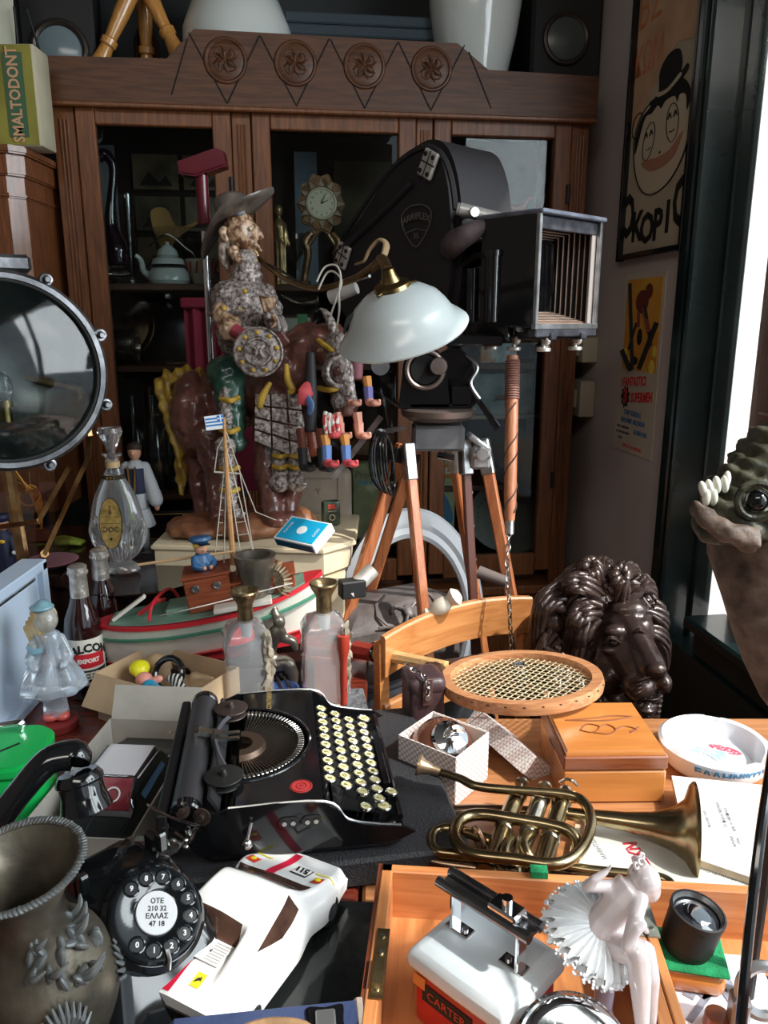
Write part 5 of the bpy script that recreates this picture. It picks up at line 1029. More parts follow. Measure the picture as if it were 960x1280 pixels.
# ================================================================ glass dome lamp
LG = mk('opal_grey_glass', (.50, .55, .55), .28, coat=.3, var=.08, scale=5)
sc_ = W(503, 412, 1.30); tx = W(484, 338, 1.30)
up = V((tx.x-sc_.x, -.035, tx.z-sc_.z)).normalized()
lb = W(322, 640, 1.95)
lamp = thing('dome_lamp', 'brass arm lamp with frosted glass dome shade in front of the cinema camera', 'lamp', (W(322, 500, 1.72).x, 1.74, .906))
M = T(*sc_) @ zto(up) @ SC(1.03, 1.03, .84)
G(M).lathe([(.107, -.010), (.109, -.006), (.100, .006), (.088, .020), (.080, .040), (.070, .058), (.050, .076), (.030, .086), (.018, .090), (.018, .086), (.030, .082), (.049, .072), (.068, .054), (.077, .037), (.085, .018), (.097, .003), (.106, -.010)], n=56).build('glass_shade', LG, lamp, world=True)
g = G(M); g.tube(spl([(-.078, -.052, .022), (-.066, -.050, .045), (-.055, -.044, .058)], 5), [.004, .010, .004], 8, flat=.35); g.build('dark_chip', mk('chip_dark', (.05, .065, .06), .7), lamp, world=True)
G(M).lathe([(.030, .084), (.028, .094), (.016, .100), (.012, .112), (.010, .125), (0, .128)], n=28).build('brass_cap', BRASS, lamp, world=True)
for k in range(3): a = k*2.1+.5; G(M).cyl(.003, .012, (.028*math.cos(a), .028*math.sin(a), .090), zto((math.cos(a), math.sin(a), 0)), n=8).build('cap_screw', BRASS, lamp, world=True)
AB = mk('dark_brass_arm', (.22, .15, .07), .3, .9, var=.3)
pk = M @ V((0, 0, .120))
ab = [pk, W(478, 325, 1.31), W(468, 333, 1.33), W(440, 350, 1.40), W(395, 361, 1.50), W(355, 348, 1.58), W(322, 322, 1.66)]
G().tube(spl(ab, 7), [.009, .010, .008, .007, .006, .005, .005], 10).build('arm', AB, lamp, world=True)
ab2 = [W(462, 345, 1.34), W(420, 358, 1.46), W(385, 358, 1.52), W(345, 335, 1.60), W(322, 326, 1.66)]
G().tube(spl(ab2, 7), .0028, 8).build('lamp_wire', BLK, lamp, world=True)
G().tube(spl([W(478, 325, 1.31), W(483, 306, 1.33), W(474, 300, 1.34), W(462, 312, 1.35), W(455, 326, 1.36), W(445, 330, 1.38)], 6), [.005, .007, .007, .006, .005, .004], 8, flat=.5).build('scroll', mk('tan_strap', (.30, .20, .11), .5), lamp, world=True)
e = W(322, 322, 1.66); G().tube(spl([e, V((lamp.location.x, 1.74, e.z+.01)), V((lamp.location.x, 1.74, e.z-.08))], 6)+[V((lamp.location.x, 1.74, .91))], .006, 10).build('post', AB, lamp, world=True)
G().lathe([(0, 0), (.05, 0), (.045, .012), (.01, .02), (0, .02)]).build('base', AB, lamp)
# white twisted cord loops and cable grip near the shade
t = thing('electric_cord', 'white electric cord looped over a grey cable grip beside the dome shade', 'cord', W(424, 372, 1.33))
G().tube([W(413, 372, 1.35), W(446, 360, 1.33)], [.012, .010], 14).build('cable_grip', mk('grip_grey', (.45, .43, .42), .5), t, world=True)
G().tube(spl([W(396, 352, 1.36), W(406, 334, 1.36), W(420, 332, 1.35), W(426, 345, 1.33), W(424, 365, 1.32), W(424, 390, 1.32), W(420, 415, 1.33)], 7), .0018, 6).build('cord', mk('cord_white', (.62, .58, .52), .6), t, world=True)
G().tube(spl([W(398, 362, 1.36), W(408, 342, 1.36), W(418, 340, 1.35), W(427, 352, 1.33), W(421, 372, 1.32), W(414, 392, 1.33)], 7), .0018, 6).build('cord', mk('cord_white', (.6, .6, .6)), t, world=True)
# ================================================================ hanging articulated puppets
SK2 = mk('puppet_pink', (.62, .28, .20), .6); PO = mk('puppet_orange', (.62, .26, .06), .6); PB = mk('puppet_blue', (.12, .22, .48), .6); PR_ = mk('puppet_red', (.55, .07, .08), .6); PBK = mk('puppet_dark', (.02, .018, .02), .6)
def puppet(label, top, ctop, x0, hip, knee, foot, mats, d, body=True):
    t_ = thing('string_puppet', label, 'puppet', W(x0, foot, d), group='painted puppets hanging beside the horse head')
    if body: blob('body', [('t', [W(x0, top, d), W(x0, (top+hip)/2, d), W(x0, hip, d)], [.009, .014, .012])], .003, mats[0], t_, 2, world=True)
    G().tube([W(x0, ctop, d), W(x0, top, d)], .0009, 5).build('string', BLKM, t_, world=True)
    for s in (-1, 1):
        xx = x0+s*12
        G().tube([W(xx, hip-4, d), W(xx+2, knee, d)], [.010, .008], 8).build('thigh', mats[1], t_, world=True)
        l = G().tube([W(xx+2, knee, d), W(xx+3, foot-8, d)], [.010, .0085], 8).build('lower_leg', mats[2], t_, world=True)
        blob('shoe', [('e', W(xx+4, foot-6, d), (.010, .012, .009)), ('e', W(xx+11, foot-4, d-.01), (.012, .010, .007))]+[('e', W(xx+16, foot-5+j*2, d-.012+.005*j), (.004, .004, .004)) for j in (-1, 0, 1)], .002, mats[3], t_, 1, world=True)
    return t_
puppet('string puppet with blue patterned legs and big red shoes', 522, 500, 418, 548, 557, 584, (PR_, PO, PB, PR_), 1.46)
puppet('string puppet with bare pink legs and feet behind the horse muzzle', 508, 500, 434, 520, 529, 549, (mk('puppet_brown', (.10, .04, .03), .6), SK2, SK2, SK2), 1.49)
puppet('string puppet with violet leggings at the right of the horse head', 430, 405, 446, 475, 484, 508, (mk('puppet_plum', (.22, .08, .10), .6), PO, mk('puppet_violet', (.16, .15, .38), .6), SK2), 1.53)
puppet('dark string puppet with red and blue coat left of the horse head', 440, 405, 388, 540, 560, 590, (PBK, mk('puppet_rust', (.16, .04, .02), .6), PBK, PBK), 1.52)
t = thing('skeleton_hand_charm', 'little white and red bone hand charm hanging by the puppets', 'charm', W(412, 545, 1.45))
for k in range(4): G().tube(spl([W(407+k*5, 515+k*2, 1.45), W(406+k*5, 527, 1.445), W(408+k*5, 542-k, 1.45)], 4), [.004, .005, .003], 8).build('finger', mk('bone_red', (.65, .60, .55), .5, col2=(.5, .05, .05), scale=60, contrast=(.48, .52)), t, world=True)
t = thing('red_blue_rag', 'small red and blue cloth doll sleeve hanging left of the horse head', 'cloth', W(383, 510, 1.52))
G().tube(spl([W(385, 478, 1.50), W(382, 490, 1.49), W(378, 505, 1.50)], 5), [.004, .016, .010], 10, flat=.5).build('red_sleeve', PR_, t, world=True); G().tube(spl([W(376, 486, 1.50), W(388, 505, 1.49), W(386, 518, 1.5)], 5), [.006, .010, .004], 10, flat=.5).build('blue_sleeve', PB, t, world=True)
G().tube([W(388, 430, 1.5), W(385, 478, 1.5)], .001, 5).build('string', BLKM, t, world=True)
# coiled black cable on the tripod
t = thing('coiled_cable', 'coil of thin black cable hung on the left tripod leg', 'cable', W(475, 590, 1.52))
for k in range(7): G().torus(.030, .0022, W(476+k*2, 575+k*1.2, 1.52-.004*k), RZ(20+9*k) @ RX(84), n=26, m=6, sy=2.0, sx=.8).build('turn', BLK, t, world=True)
G().tube(spl([W(500, 510, 1.53), W(470, 490, 1.55), W(448, 475, 1.6)], 6), .0022, 6).build('cable_tail', BLK, t, world=True)
t = thing('chrome_bar', 'bent chrome bar leaning behind the puppets', 'bar', W(450, 570, 1.66))
g = G(); g.box(.012, .006, .17, W(446, 560, 1.66), rot=RY(38)); g.box(.10, .006, .010, W(476, 540, 1.66), rot=RY(-10)); g.build('bar', STEEL, t, world=True)
# ================================================================ oval white frame leaning
DF = 2.03
t = thing('oval_mirror_frame', 'large white oval wooden frame standing behind the tripod', 'frame', V((W(515, 900, DF).x, W(515, 900, DF).y, 0)))
c = W(514, 775, DF); g = G(); 
prf = [(.140, .012), (.142, -.012), (.150, -.018), (.160, -.014), (.170, -.020), (.188, -.014), (.192, .0), (.190, .012)]
g.lathe(prf+[prf[0]], (c.x, c.y, c.z), RX(84) @ SC(1, 1.55, -1), 72)
g.build('oval_frame', mk('frame_white', (.74, .75, .78), .4), t, world=True)
G().box(.30, .03, c.z-.27, (c.x, c.y+.04, (c.z-.27)/2)).build('stand', CWD, t, world=True)
# red extinguisher-like red box / green items low between legs
# ================================================================ cast-iron ornamented stove parts
CI = mk('grey_cast_iron', (.15, .125, .12), .5, .3, var=.3, scale=20, bump=.7, bscale=70)
sp_ = W(488, 742, 1.66)
t = thing('cast_iron_casket', 'ornate grey cast iron lidded casket with white porcelain handle under the tripod', 'casket', V((sp_.x, sp_.y, sp_.z-.16)), 28)
G().box(.26, .17, .12, (0, 0, .02), bev=.012, seg=2).build('casket_body', CI, t)
g = G(T(0, 0, .09) @ RX(-8)); g.loft([[(sx*.15*k_, sy*.10*k_, z) for sx, sy in ((-1, -1), (1, -1), (1, 1), (-1, 1))] for k_, z in ((1, 0), (1, .018), (.92, .024), (.70, .062), (.62, .066))]); g.build('lid', CI, t)
g = G(T(0, 0, .09) @ RX(-8) @ T(0, -.085, .045) @ RX(48))
for s in (-1, 1):
    g.tube([( s*(.006+.004*k)*math.cos(k*.7)+s*.03, (.006+.0035*k)*math.sin(k*.7), .002) for k in range(12)], .0035, 6)
g.tube(spl([(-.08, -.025, .002), (-.03, -.03, .004), (0, -.022, .004), (.03, -.03, .004), (.08, -.025, .002)], 5), .003, 6); g.sph((.012, .016, .006), (0, .0, .002)); g.build('scroll_relief', CI, t)['kind'] = 'stuff'
for k in range(16): 
    g = G(T(0, 0, .075)); g.sph((.006, .004, .006), (-.13+k*.0173, -.088, 0), n=8, m=5); 
    o = g.build('bead', CI, t)
ha = W(648, 778, 1.50); hb_ = W(556, 752+0, 1.50)
h0, h1 = W(532, 770, 1.48), W(566, 748, 1.46)
t = thing('porcelain_lever', 'turned white porcelain lever projecting from the iron casket', 'lever', h0)
d = h1-h0; G(zto(d)).lathe([(0, 0), (.009, 0), (.013, .008), (.010, .016), (.016, .032), (.015, .048), (.010, .058), (.016, .066), (.018, .072), (.010, .080), (0, .082)], n=24).build('grip', mk('porcelain_cream', (.72, .66, .56), .25, coat=.4), t); G(zto(-d)).cyl(.004, .06).build('spindle', CI, t)
p = W(400, 800, 1.56)
t = thing('iron_cauldron', 'round grey iron pot standing under the ornate casket', 'pot', V((W(455, 860, 1.62).x, W(455, 860, 1.62).y, W(455, 850, 1.62).z-.13)))
G().lathe([(0, 0), (.08, .0), (.115, .05), (.12, .12), (.11, .16), (.118, .165), (.118, .172), (.105, .172), (.10, .15), (0, .02)], n=40).build('body', mk('blue_grey_iron', (.06, .06, .07), .4, .5, var=.3), t)
t = thing('carved_iron_plaque', 'dark embossed iron plaque behind the chair seat', 'plaque', V((W(520, 880, 1.62).x, W(520, 880, 1.62).y, W(520, 880, 1.62).z-.08)), 10)
G().box(.12, .03, .17, (0, 0, .085), bev=.004).build('plaque', CI, t)
random.seed(3)
g = G()
for k in range(26): g.sph((random.uniform(.005, .014), .006, random.uniform(.005, .014)), (random.uniform(-.048, .048), -.016, random.uniform(.02, .15)), n=8, m=5)
g.build('embossing', CI, t)['kind'] = 'stuff'
for nm, lb_, x, z_ in (('stool', 'low dark stool carrying the iron pieces behind the chair', 0, 0),):
    q = W(500, 840, 1.64); zt_ = W(488, 742, 1.66).z-.165
    t = thing(nm, lb_, 'stool', (q.x, q.y+.02, 0)); G().box(.42, .34, .03, (0, 0, zt_-.12), bev=.004).build('seat', DKT, t)
    for a in (-1, 1):
        for b in (-1, 1): G().box(.035, .035, zt_-.135, (a*.18, b*.14, (zt_-.135)/2)).build('leg', DKT, t)
# ================================================================ red lacquer bottle / red post behind crystal bottle
q = W(430, 880, 1.27); t = thing('red_wooden_pawn', 'red lacquered turned wooden piece behind the right crystal bottle', 'ornament', (q.x, q.y, .7605))
hh = W(430, 785, 1.27).z-.7605; G().lathe([(0, 0), (.012, 0), (.006, .02), (.006, hh-.05), (.008, hh-.035), (.011, hh-.02), (.010, hh), (0, hh+.003)], n=22).build('body', mk('red_lacquer', (.33, .035, .02), .3, coat=.4), t)
# ================================================================ lion head
LD = 1.46
def LN_(px, py, dd=0): return W(px, py, LD+dd)
BRO = mk('dark_bronze_lion', (.030, .018, .015), .27, .45, col2=(.060, .036, .030), scale=14, bump=.35, bscale=120, coat=.25)
lq = LN_(750, 840, .05)
lion = thing('lion_sculpture', 'dark bronze lion head sculpture with long mane beside the door frame', 'sculpture', (lq.x, lq.y, LN_(760, 905).z-.10))
fc = [('e', LN_(775, 790, .02), (.062, .075, .075)), ('e', LN_(755, 820, .03), (.055, .08, .085)), ('c', LN_(784, 775, -.02), LN_(816, 838, -.10), .030, .026), ('c', LN_(775, 800, -.02), LN_(806, 850, -.085), .040, .034),
      ('e', LN_(821, 838, -.125), (.019, .015, .013)), ('e', LN_(798, 858, -.10), (.030, .030, .024)), ('e', LN_(828, 853, -.105), (.016, .026, .022)), ('c', LN_(805, 885, -.08), LN_(808, 902, -.08), .026, .015), ('c', LN_(760, 860, .0), LN_(790, 885, -.04), .04, .03),
      ('e', LN_(768, 788, -.052), (.020, .014, .012)), ('e', LN_(805, 780, -.045), (.014, .014, .012)), ('e', LN_(760, 845, -.02), (.034, .04, .04)), ('e', LN_(764, 812, -.05), (.020, .012, .008)), ('e', LN_(785, 760, -.02), (.038, .03, .02))]
def lf(p): return nz(30, .003, p)
face = blob('face', fc, .0036, BRO, lion, 4, lf, world=True)
for a, b in (((788, 862), (812, 868)), ((786, 868), (808, 874)), ((822, 860), (838, 864))): pass
g = G(); 
for k in range(4): g.tube(spl([LN_(812-k*2, 846+k*5, -.137+k*.003), LN_(800-k, 850+k*5.5, -.136+k*.003), LN_(788, 852+k*6, -.118)], 5), [.0012, .0022, .0012], 6)
g.build('whisker_ridge', BRO, lion, world=True)['kind'] = 'stuff'
G().sph((.017, .012, .011), LN_(821, 836, -.136)).build('nose', BRO, lion, world=True)
for (x, y, dd) in ((767, 803, -.058), (802, 793, -.066)):
    G().sph((.011, .008, .0075), LN_(x, y, dd)).build('eye', mk('lion_eye', (.008, .005, .004), .15), lion, world=True)
    G().tube(spl([LN_(x-11, y+1, dd-.004), LN_(x-3, y-6, dd-.012), LN_(x+9, y+1, dd-.006)], 5), [.002, .004, .002], 7).build('eyelid', BRO, lion, world=True)
blob('mouth', [('e', LN_(812, 872, -.095), (.018, .014, .010)), ('c', LN_(796, 875, -.085), LN_(800, 900, -.085), .008, .006), ('c', LN_(824, 872, -.09), LN_(820, 900, -.09), .007, .006), ('e', LN_(809, 905, -.088), (.016, .016, .014)), ('e', LN_(808, 888, -.105), (.014, .01, .010))], .003, BRO, lion, 1, lambda p: .0015*math.sin(p.z*700), world=True)
random.seed(11)
# mane: long curled locks, each a tapered flattened strand
LK = [((748, 735), (720, 728), (700, 742), (680, 765)), ((750, 745), (726, 745), (706, 765), (688, 800)), ((758, 740), (735, 715), (712, 720), (690, 735)), ((742, 758), (722, 770), (712, 800), (700, 835)), ((742, 765), (728, 790), (722, 815), (700, 860)), ((735, 800), (722, 830), (715, 860), (720, 900)),
      ((732, 830), (728, 860), (735, 890), (750, 920)), ((745, 715), (738, 708), (728, 715), (735, 730)), ((760, 740), (748, 712), (758, 706), (768, 722)), ((775, 740), (775, 718), (790, 712), (800, 730)), ((785, 745), (798, 728), (812, 735), (818, 752)), ((795, 760), (812, 760), (822, 775), (828, 800)), ((800, 775), (818, 785), (830, 805), (832, 835)),
      ((700, 740), (680, 755), (670, 790), (665, 830)), ((690, 800), (676, 830), (672, 860), (680, 900)), ((705, 830), (698, 860), (700, 890), (715, 925)), ((770, 735), (762, 725), (750, 722), (742, 732)), ((808, 752), (822, 765), (828, 780), (826, 792)), ((750, 870), (758, 890), (770, 905), (790, 925))]
for i, L4 in enumerate(LK):
    dds = [-.02, -.04+.03*(i % 3)*.5, .0, .03]
    if min(p[0] for p in L4) > 780: dds = [.0, .0, .01, .02]
    P = spl([LN_(x, y, dd) for (x, y), dd in zip(L4, dds)], 6)
    nst = 8; base_r = .021
    g = G()
    for k in range(nst):
        a = 2*PI*k/nst
        Q = []
        for j, p in enumerate(P):
            f = j/(len(P)-1); rr = base_r*.62*(1-.75*f)+.002
            Q.append(p+V((math.cos(a+f*2.2)*rr, math.sin(a+f*2.2)*rr*.8, math.sin(a+f*2.2)*rr)))
        g.tube(Q, [.0065, .008, .0065, .0015], 6)
    g.build('mane_lock', BRO, lion, 60, world=True)
blob('mane_mass', [('e', LN_(730, 800, .08), (.10, .09, .115)), ('e', LN_(720, 860, .10), (.09, .09, .11)), ('e', LN_(755, 765, .05), (.085, .07, .06)), ('e', LN_(800, 800, .05), (.04, .05, .07)), ('e', LN_(760, 900, .08), (.08, .08, .08)), ('e', LN_(745, 735, .04), (.05, .04, .03))], .006, BRO, lion, 3, lambda p: .004*math.sin(p.x*90+p.z*220+6*noise.noise(V(p)*12)), world=True)
blob('ear', [('t', spl([LN_(682, 770, .0), LN_(690, 755, -.02), LN_(712, 768, -.02)], 5), [.012, .018, .004]), ('e', LN_(692, 780, .0), (.022, .016, .024))], .0035, BRO, lion, 2, world=True)
zl = LN_(760, 905).z-.10
t = thing('lion_plinth', 'dark wooden pedestal under the lion head beside the table', 'plinth', (lq.x+.0, lq.y+.045, 0)); G().box(.20, .20, zl-.03, (0, 0, (zl-.03)/2)).build('shaft', DKT, t); G().box(.24, .24, .028, (0, 0, zl-.016), bev=.004).build('top', DKT, t)
blob('neck', [('t', [LN_(745, 880, .07), V((lq.x, lq.y+.03, zl+.02)), V((lq.x, lq.y+.03, zl+.005))], [.09, .10, .10])], .008, BRO, lion, 2, world=True)
# ================================================================ chair, racket
CHW = wood('chair_wood', (.42, .15, .045), (.60, .26, .09), .28, axis='X', coat=.5, scale=7)
c0, c1 = V((-.002, 1.292, 0)), V((.300, 1.500, 0)); cd = (c1-c0); caz = math.degrees(math.atan2(cd.y, cd.x)); CLn = cd.length
zr = W(480, 800, 1.385).z
ch = thing('wooden_chair', 'honey-coloured wooden chair with curved back rails behind the table', 'chair', ((c0.x+c1.x)/2, (c0.y+c1.y)/2, 0), caz)
def rail(zt, zb, name, bow=.022, th=.016):
    secs = []
    for i in range(17):
        u = -1+i/8; x = u*CLn/2; y = bow*(1-u*u)*1.0; arch = .014*(1-u*u) if name == 'top_rail' else 0
        secs.append([(x, y-th/2, zb+arch), (x, y+th/2, zb+arch), (x, y+th/2, zt+arch-.004), (x, y+th*.3, zt+arch), (x, y-th*.3, zt+arch), (x, y-th/2, zt+arch-.004)])
    return G().loft(secs).build(name, CHW, ch)
rail(zr+.006, zr-.072, 'top_rail'); rail(zr-.128, zr-.178, 'lower_rail')
for s in (-1, 1):
    G().tube(spl([(s*(CLn/2-.004), .012, zr-.01), (s*(CLn/2-.004), .006, .60), (s*(CLn/2-.004), -.01, .42), (s*(CLn/2-.002), .05, .012)], 5), [.014, .015, .017, .014], 4).build('back_post', CHW, ch)
    G().tube([(s*(CLn/2-.01), .33*-1, .42), (s*(CLn/2-.005), -.34, .012)], .015, 4).build('leg', CHW, ch) if False else G().tube([(s*(CLn/2-.01), -.33, .42), (s*(CLn/2-.005), -.34, .012)], .015, 4).build('leg', CHW, ch)
G().box(CLn+.02, .36, .02, (0, -.17, .43), bev=.004).build('seat', CHW, ch)
# racket
rc = W(650, 850, 1.235); he = W(445, 812, 1.475); dr = (he-rc); L_ = dr.length; xd = dr.normalized(); nrm = V((0.02, -.0, 1)); nrm = (nrm-xd*nrm.dot(xd)).normalized(); yd = nrm.cross(xd)
MR = Matrix.Translation(rc) @ Matrix((xd, yd, nrm)).transposed().to_4x4()
ra = thing('tennis_racket', 'old wooden tennis racket with pale strings lying over the carved box', 'racket', (rc.x, rc.y, rc.z))
RW = wood('racket_wood', (.40, .15, .06), (.62, .30, .14), .35, axis='X', coat=.3)
A1, B1 = .122, .108
el = [(A1*math.cos(2*PI*k/64), B1*math.sin(2*PI*k/64), 0) for k in range(64)]
g = G(MR); secs = []
for k in range(64):
    a = 2*PI*k/64; o_ = V((math.cos(a)*B1, math.sin(a)*A1, 0)).normalized(); p = V(el[k])
    secs.append([p+o_*.009+V((0, 0, .009)), p+o_*.011, p+o_*.009+V((0, 0, -.009)), p-o_*.007+V((0, 0, -.009)), p-o_*.009, p-o_*.007+V((0, 0, .009))])
n_ = 6; vs = [q for s_ in secs for q in s_]; fs = [(i*6+k, i*6+(k+1) % 6, ((i+1) % 64)*6+(k+1) % 6, ((i+1) % 64)*6+k) for i in range(64) for k in range(6)]
g.add(vs, fs).build('head_frame', RW, ra, world=True)
g = G(MR)
for k in range(30):
    a = 2*PI*k/30; q = V((A1*math.cos(a), B1*math.sin(a), 0)); o_ = q.normalized(); g.box(.010, .0015, .0015, q+o_*.009+V((0, 0, .004)), rot=RZ(math.degrees(a)+70))
g.build('string_slot', INK, ra, world=True)['kind'] = 'stuff'
STR = mk('gut_string', (.72, .60, .38), .4)
for k in range(-9, 10):
    y = k*.0112
    if abs(y) < B1*.97: x = A1*math.sqrt(1-(y/B1)**2); G(MR).tube([(-x, y, .0006*(k % 2)), (x, y, .0006*(k % 2))], .0008, 4).build('main_string', STR, ra, 0, world=True)
for k in range(-10, 11):
    x = k*.0112
    if abs(x) < A1*.97: y = B1*math.sqrt(1-(x/A1)**2); G(MR).tube([(x, -y, -.0006), (x, y, -.0006)], .0008, 4).build('cross_string', STR, ra, 0, world=True)
g = G(MR)
for s in (-1, 1): g.tube(spl([(A1*.72, s*B1*.75, 0), (A1*1.0, s*B1*.42, 0), (A1*1.25, s*.012, 0), (A1*1.5, s*.004, 0)], 6), [.009, .010, .009, .007], 6)
g.build('throat', mk('racket_dark', (.05, .025, .018), .4), ra, world=True)
G(MR).tube([(A1*1.2, 0, 0), (L_*.86, 0, 0)], [.010, .013], 8).build('handle', wood('racket_pale', (.55, .32, .12), (.72, .46, .20), .4), ra, world=True)
G(MR).tube([(L_*.86, 0, 0), (L_, 0, 0)], [.017, .018], 8).build('red_grip', mk('red_leather_grip', (.30, .03, .02), .45), ra, world=True)
G(MR).torus(.015, .003, (L_*.86, 0, 0), RY(90), n=18, m=6).build('grip_collar', BLK, ra, world=True)
# ================================================================ carved wooden box
KB = wood('carved_box_wood', (.44, .15, .035), (.60, .235, .06), .25, axis='X', coat=.6, scale=5, stretch=7)
KBE = wood('carved_box_edge', (.17, .04, .015), (.28, .08, .025), .3, axis='X', coat=.5)
bz = .835
f0, f1 = WZ(703, 944, bz), WZ(838, 944, bz); b0 = WZ(672, 878, bz)
bw = f1.x-f0.x; bd = b0.y-f0.y
t = thing('carved_wooden_box', 'honey wooden box with a carved bird flourish on its stepped lid', 'box', ((f0.x+f1.x)/2, f0.y+bd/2, TZ+.001), 1)
G().box(bw*.965, bd*.965, .048, (0, 0, .024), bev=.002).build('box_body', KB, t)
l = G().box(bw*.98, bd*.98, .020, (0, 0, .060), bev=.002).build('lid', KBE, t)
secs = [[(sx*bw/2*k_, sy*bd/2*k_, z) for sx, sy in ((-1, -1), (1, -1), (1, 1), (-1, 1))] for k_, z in ((.93, .070), (.93, .073), (.90, .077))]
G().loft(secs).build('raised_panel', KB, l)
GRV = mk('carved_groove', (.22, .06, .015), .5)
for P in ([(-.042, .012), (-.01, .016), (.02, .022), (.045, .020)], [(-.042, .012), (-.01, .010), (.02, .012), (.045, .020)], [(-.03, -.012), (-.018, .002), (-.004, -.004), (-.016, -.018), (-.03, -.012)], [(-.004, -.004), (.008, .0), (.014, -.012), (.002, -.022), (-.016, -.018)], [(.014, -.012), (.028, -.004), (.04, -.012), (.03, -.018), (.045, -.006)]):
    G().tube(spl([(x*1.15, y*1.15, .0775) for x, y in P], 6), .0011, 5).build('carved_line', GRV, l)
g = G(); g.box(.0006, .03, .002, (-bw*.4835, 0, .048)); g.build('lid_seam', INK, t)
# ================================================================ ashtray
ac = WZ(890, 953, TZ); 
t = thing('round_ashtray', 'round white ashtray with blue Greek lettering and a printed eagle', 'ashtray', (ac.x, ac.y, TZ+.001))
PW = mk('ceramic_white', (.80, .82, .86), .15, coat=.5)
ra_ = .078
prf = [(0, 0), (.058, 0), (.070, .004), (ra_-.001, .014), (ra_+.001, .034), (ra_-.004, .038), (ra_-.010, .036), (.060, .014), (.055, .010), (0, .009)]
vs, fs = [], []; n = 72
for j, (r_, z_) in enumerate(prf):
    for k in range(n):
        a = 2*PI*k/n; zz = z_
        if j in (5, 6):
            for c_ in (70, 190, 310): zz -= .009*math.exp(-((math.degrees(a)-c_+180) % 360-180)**2/30)
        vs.append((r_*math.cos(a), r_*math.sin(a), zz))
for j in range(len(prf)-1):
    for k in range(n): fs.append((j*n+k, j*n+(k+1) % n, (j+1)*n+(k+1) % n, (j+1)*n+k))
G().add(vs, fs).build('dish', PW, t)
def ringfn(r_, z_, a0, sc_=1):
    def f(p): a = R(a0)+p.x/r_; rr = r_+p.z+p.y*.30; return (rr*math.cos(a), rr*math.sin(a), z_+p.y*.95)
    return f
G().text('ΕΛΛΗΝΙΚΟΣ', .0185, ext=.0003, bold=.0006, fn=ringfn(.0778, .0225, -92), sx=1.0).build('blue_lettering', mk('letter_blue', (.05, .32, .62), .3), t)
g = G(T(-.005, .006, .0098)); g.prism([(-.045, .030), (-.010, .024), (.004, .012), (.022, .014), (.030, .002), (.022, -.014), (.006, -.020), (.0, -.006), (-.014, .004), (-.030, .012)], .0006); 
g.build('eagle_print', mk('eagle_blue', (.30, .45, .68), .3, col2=(.72, .76, .84), scale=160, contrast=(.45, .6)), t)
g = G(T(.026, .018, .0100) @ RZ(-35)); g.sph((.024, .010, .0007), n=20); g.build('red_print', mk('print_crimson', (.62, .05, .10), .3, col2=(.8, .7, .72), scale=300, contrast=(.5, .66)), t)
# ================================================================ patterned white box with bell
def checker(name, c1, c2, sc_):
    m, N, L, P = _new(name); P.inputs['Roughness'].default_value = .7
    tcn = N.new('ShaderNodeTexCoord'); mp = N.new('ShaderNodeMapping'); mp.inputs['Rotation'].default_value = (0, 0, 0); L.new(tcn.outputs['Object'], mp.inputs[0])
    w1 = N.new('ShaderNodeTexChecker'); w1.inputs['Scale'].default_value = sc_; w1.inputs[1].default_value = (*c1, 1); w1.inputs[2].default_value = (*c2, 1); L.new(mp.outputs[0], w1.inputs[0]); L.new(w1.outputs[0], P.inputs['Base Color']); return m
PAT = checker('dotted_card', (.78, .74, .72), (.50, .38, .36), 230)
CWT = mk('card_white_in', (.66, .62, .56), .8)
w0 = WZ(493, 915, .835); w1 = WZ(556, 963, .835); w2 = WZ(612, 918, .835)
wb = thing('patterned_gift_box', 'open white dotted card box holding a bell', 'box', ((w0.x+w2.x)/2+.003, (w0.y+w2.y)/2+.0, TZ+.001), -38)
sx_, sy_, hh = .095, .085, .074
for (a, b, c, d_) in ((sx_, .0016, 0, -sy_/2), (sx_, .0016, 0, sy_/2)): G().box(a, b, hh, (c, d_, hh/2)).build('side', PAT, wb, 0)
for s in (-1, 1): G().box(.0016, sy_, hh, (s*sx_/2, 0, hh/2)).build('side', PAT, wb, 0)
G().box(sx_, sy_, .0016, (0, 0, .001)).build('base', CWT, wb, 0)
for s in (-1, 1): G().box(sx_-.004, .0012, hh-.002, (0, s*(sy_/2-.0016), hh/2)).build('lining', CWT, wb, 0)
q = W(635, 935, 1.14)
ld = thing('gift_box_lid', 'white dotted card lid leaning against the open gift box', 'lid', (q.x, q.y, q.z)); 
p1, p2 = W(584, 890, 1.215), W(668, 962, 1.085); lx_ = (p2-p1).normalized(); n1 = V((-.45, -.62, .60)); n1 = (n1-lx_*n1.dot(lx_)).normalized(); lz_ = lx_.cross(-n1); LMt = Matrix.Translation((p1+p2)/2-n1*.044) @ Matrix((lx_, -n1, lz_)).transposed().to_4x4() @ T(0, 0, .015)
for (sx, sy, sz, x, y, z) in ((.135, .092, .0016, 0, 0, 0), (.135, .0016, .03, 0, -.046, -.015), (.135, .0016, .03, 0, .046, -.015), (.0016, .092, .03, -.0675, 0, -.015), (.0016, .092, .03, .0675, 0, -.015)):
    G(LMt).box(sx, sy, sz, (x, y, z)).build('side' if sz > .01 else 'top_panel', PAT, ld, 0, world=True)
bl = thing('bicycle_bell', 'brown and chrome domed bell lying inside the patterned box', 'bell', (wb.location.x, wb.location.y, TZ+.006))
MB = T(0, 0, .047) @ zto((.25, -.55, .8)) @ SC(1.12, 1.12, 1.1)
G(MB).lathe([(.040, -.02), (.041, -.01), (.038, .008), (.028, .022), (.016, .029), (.014, .030)], n=44).build('brown_dome', mk('copper_lacquer', (.26, .10, .06), .18, .6, coat=.6), bl)
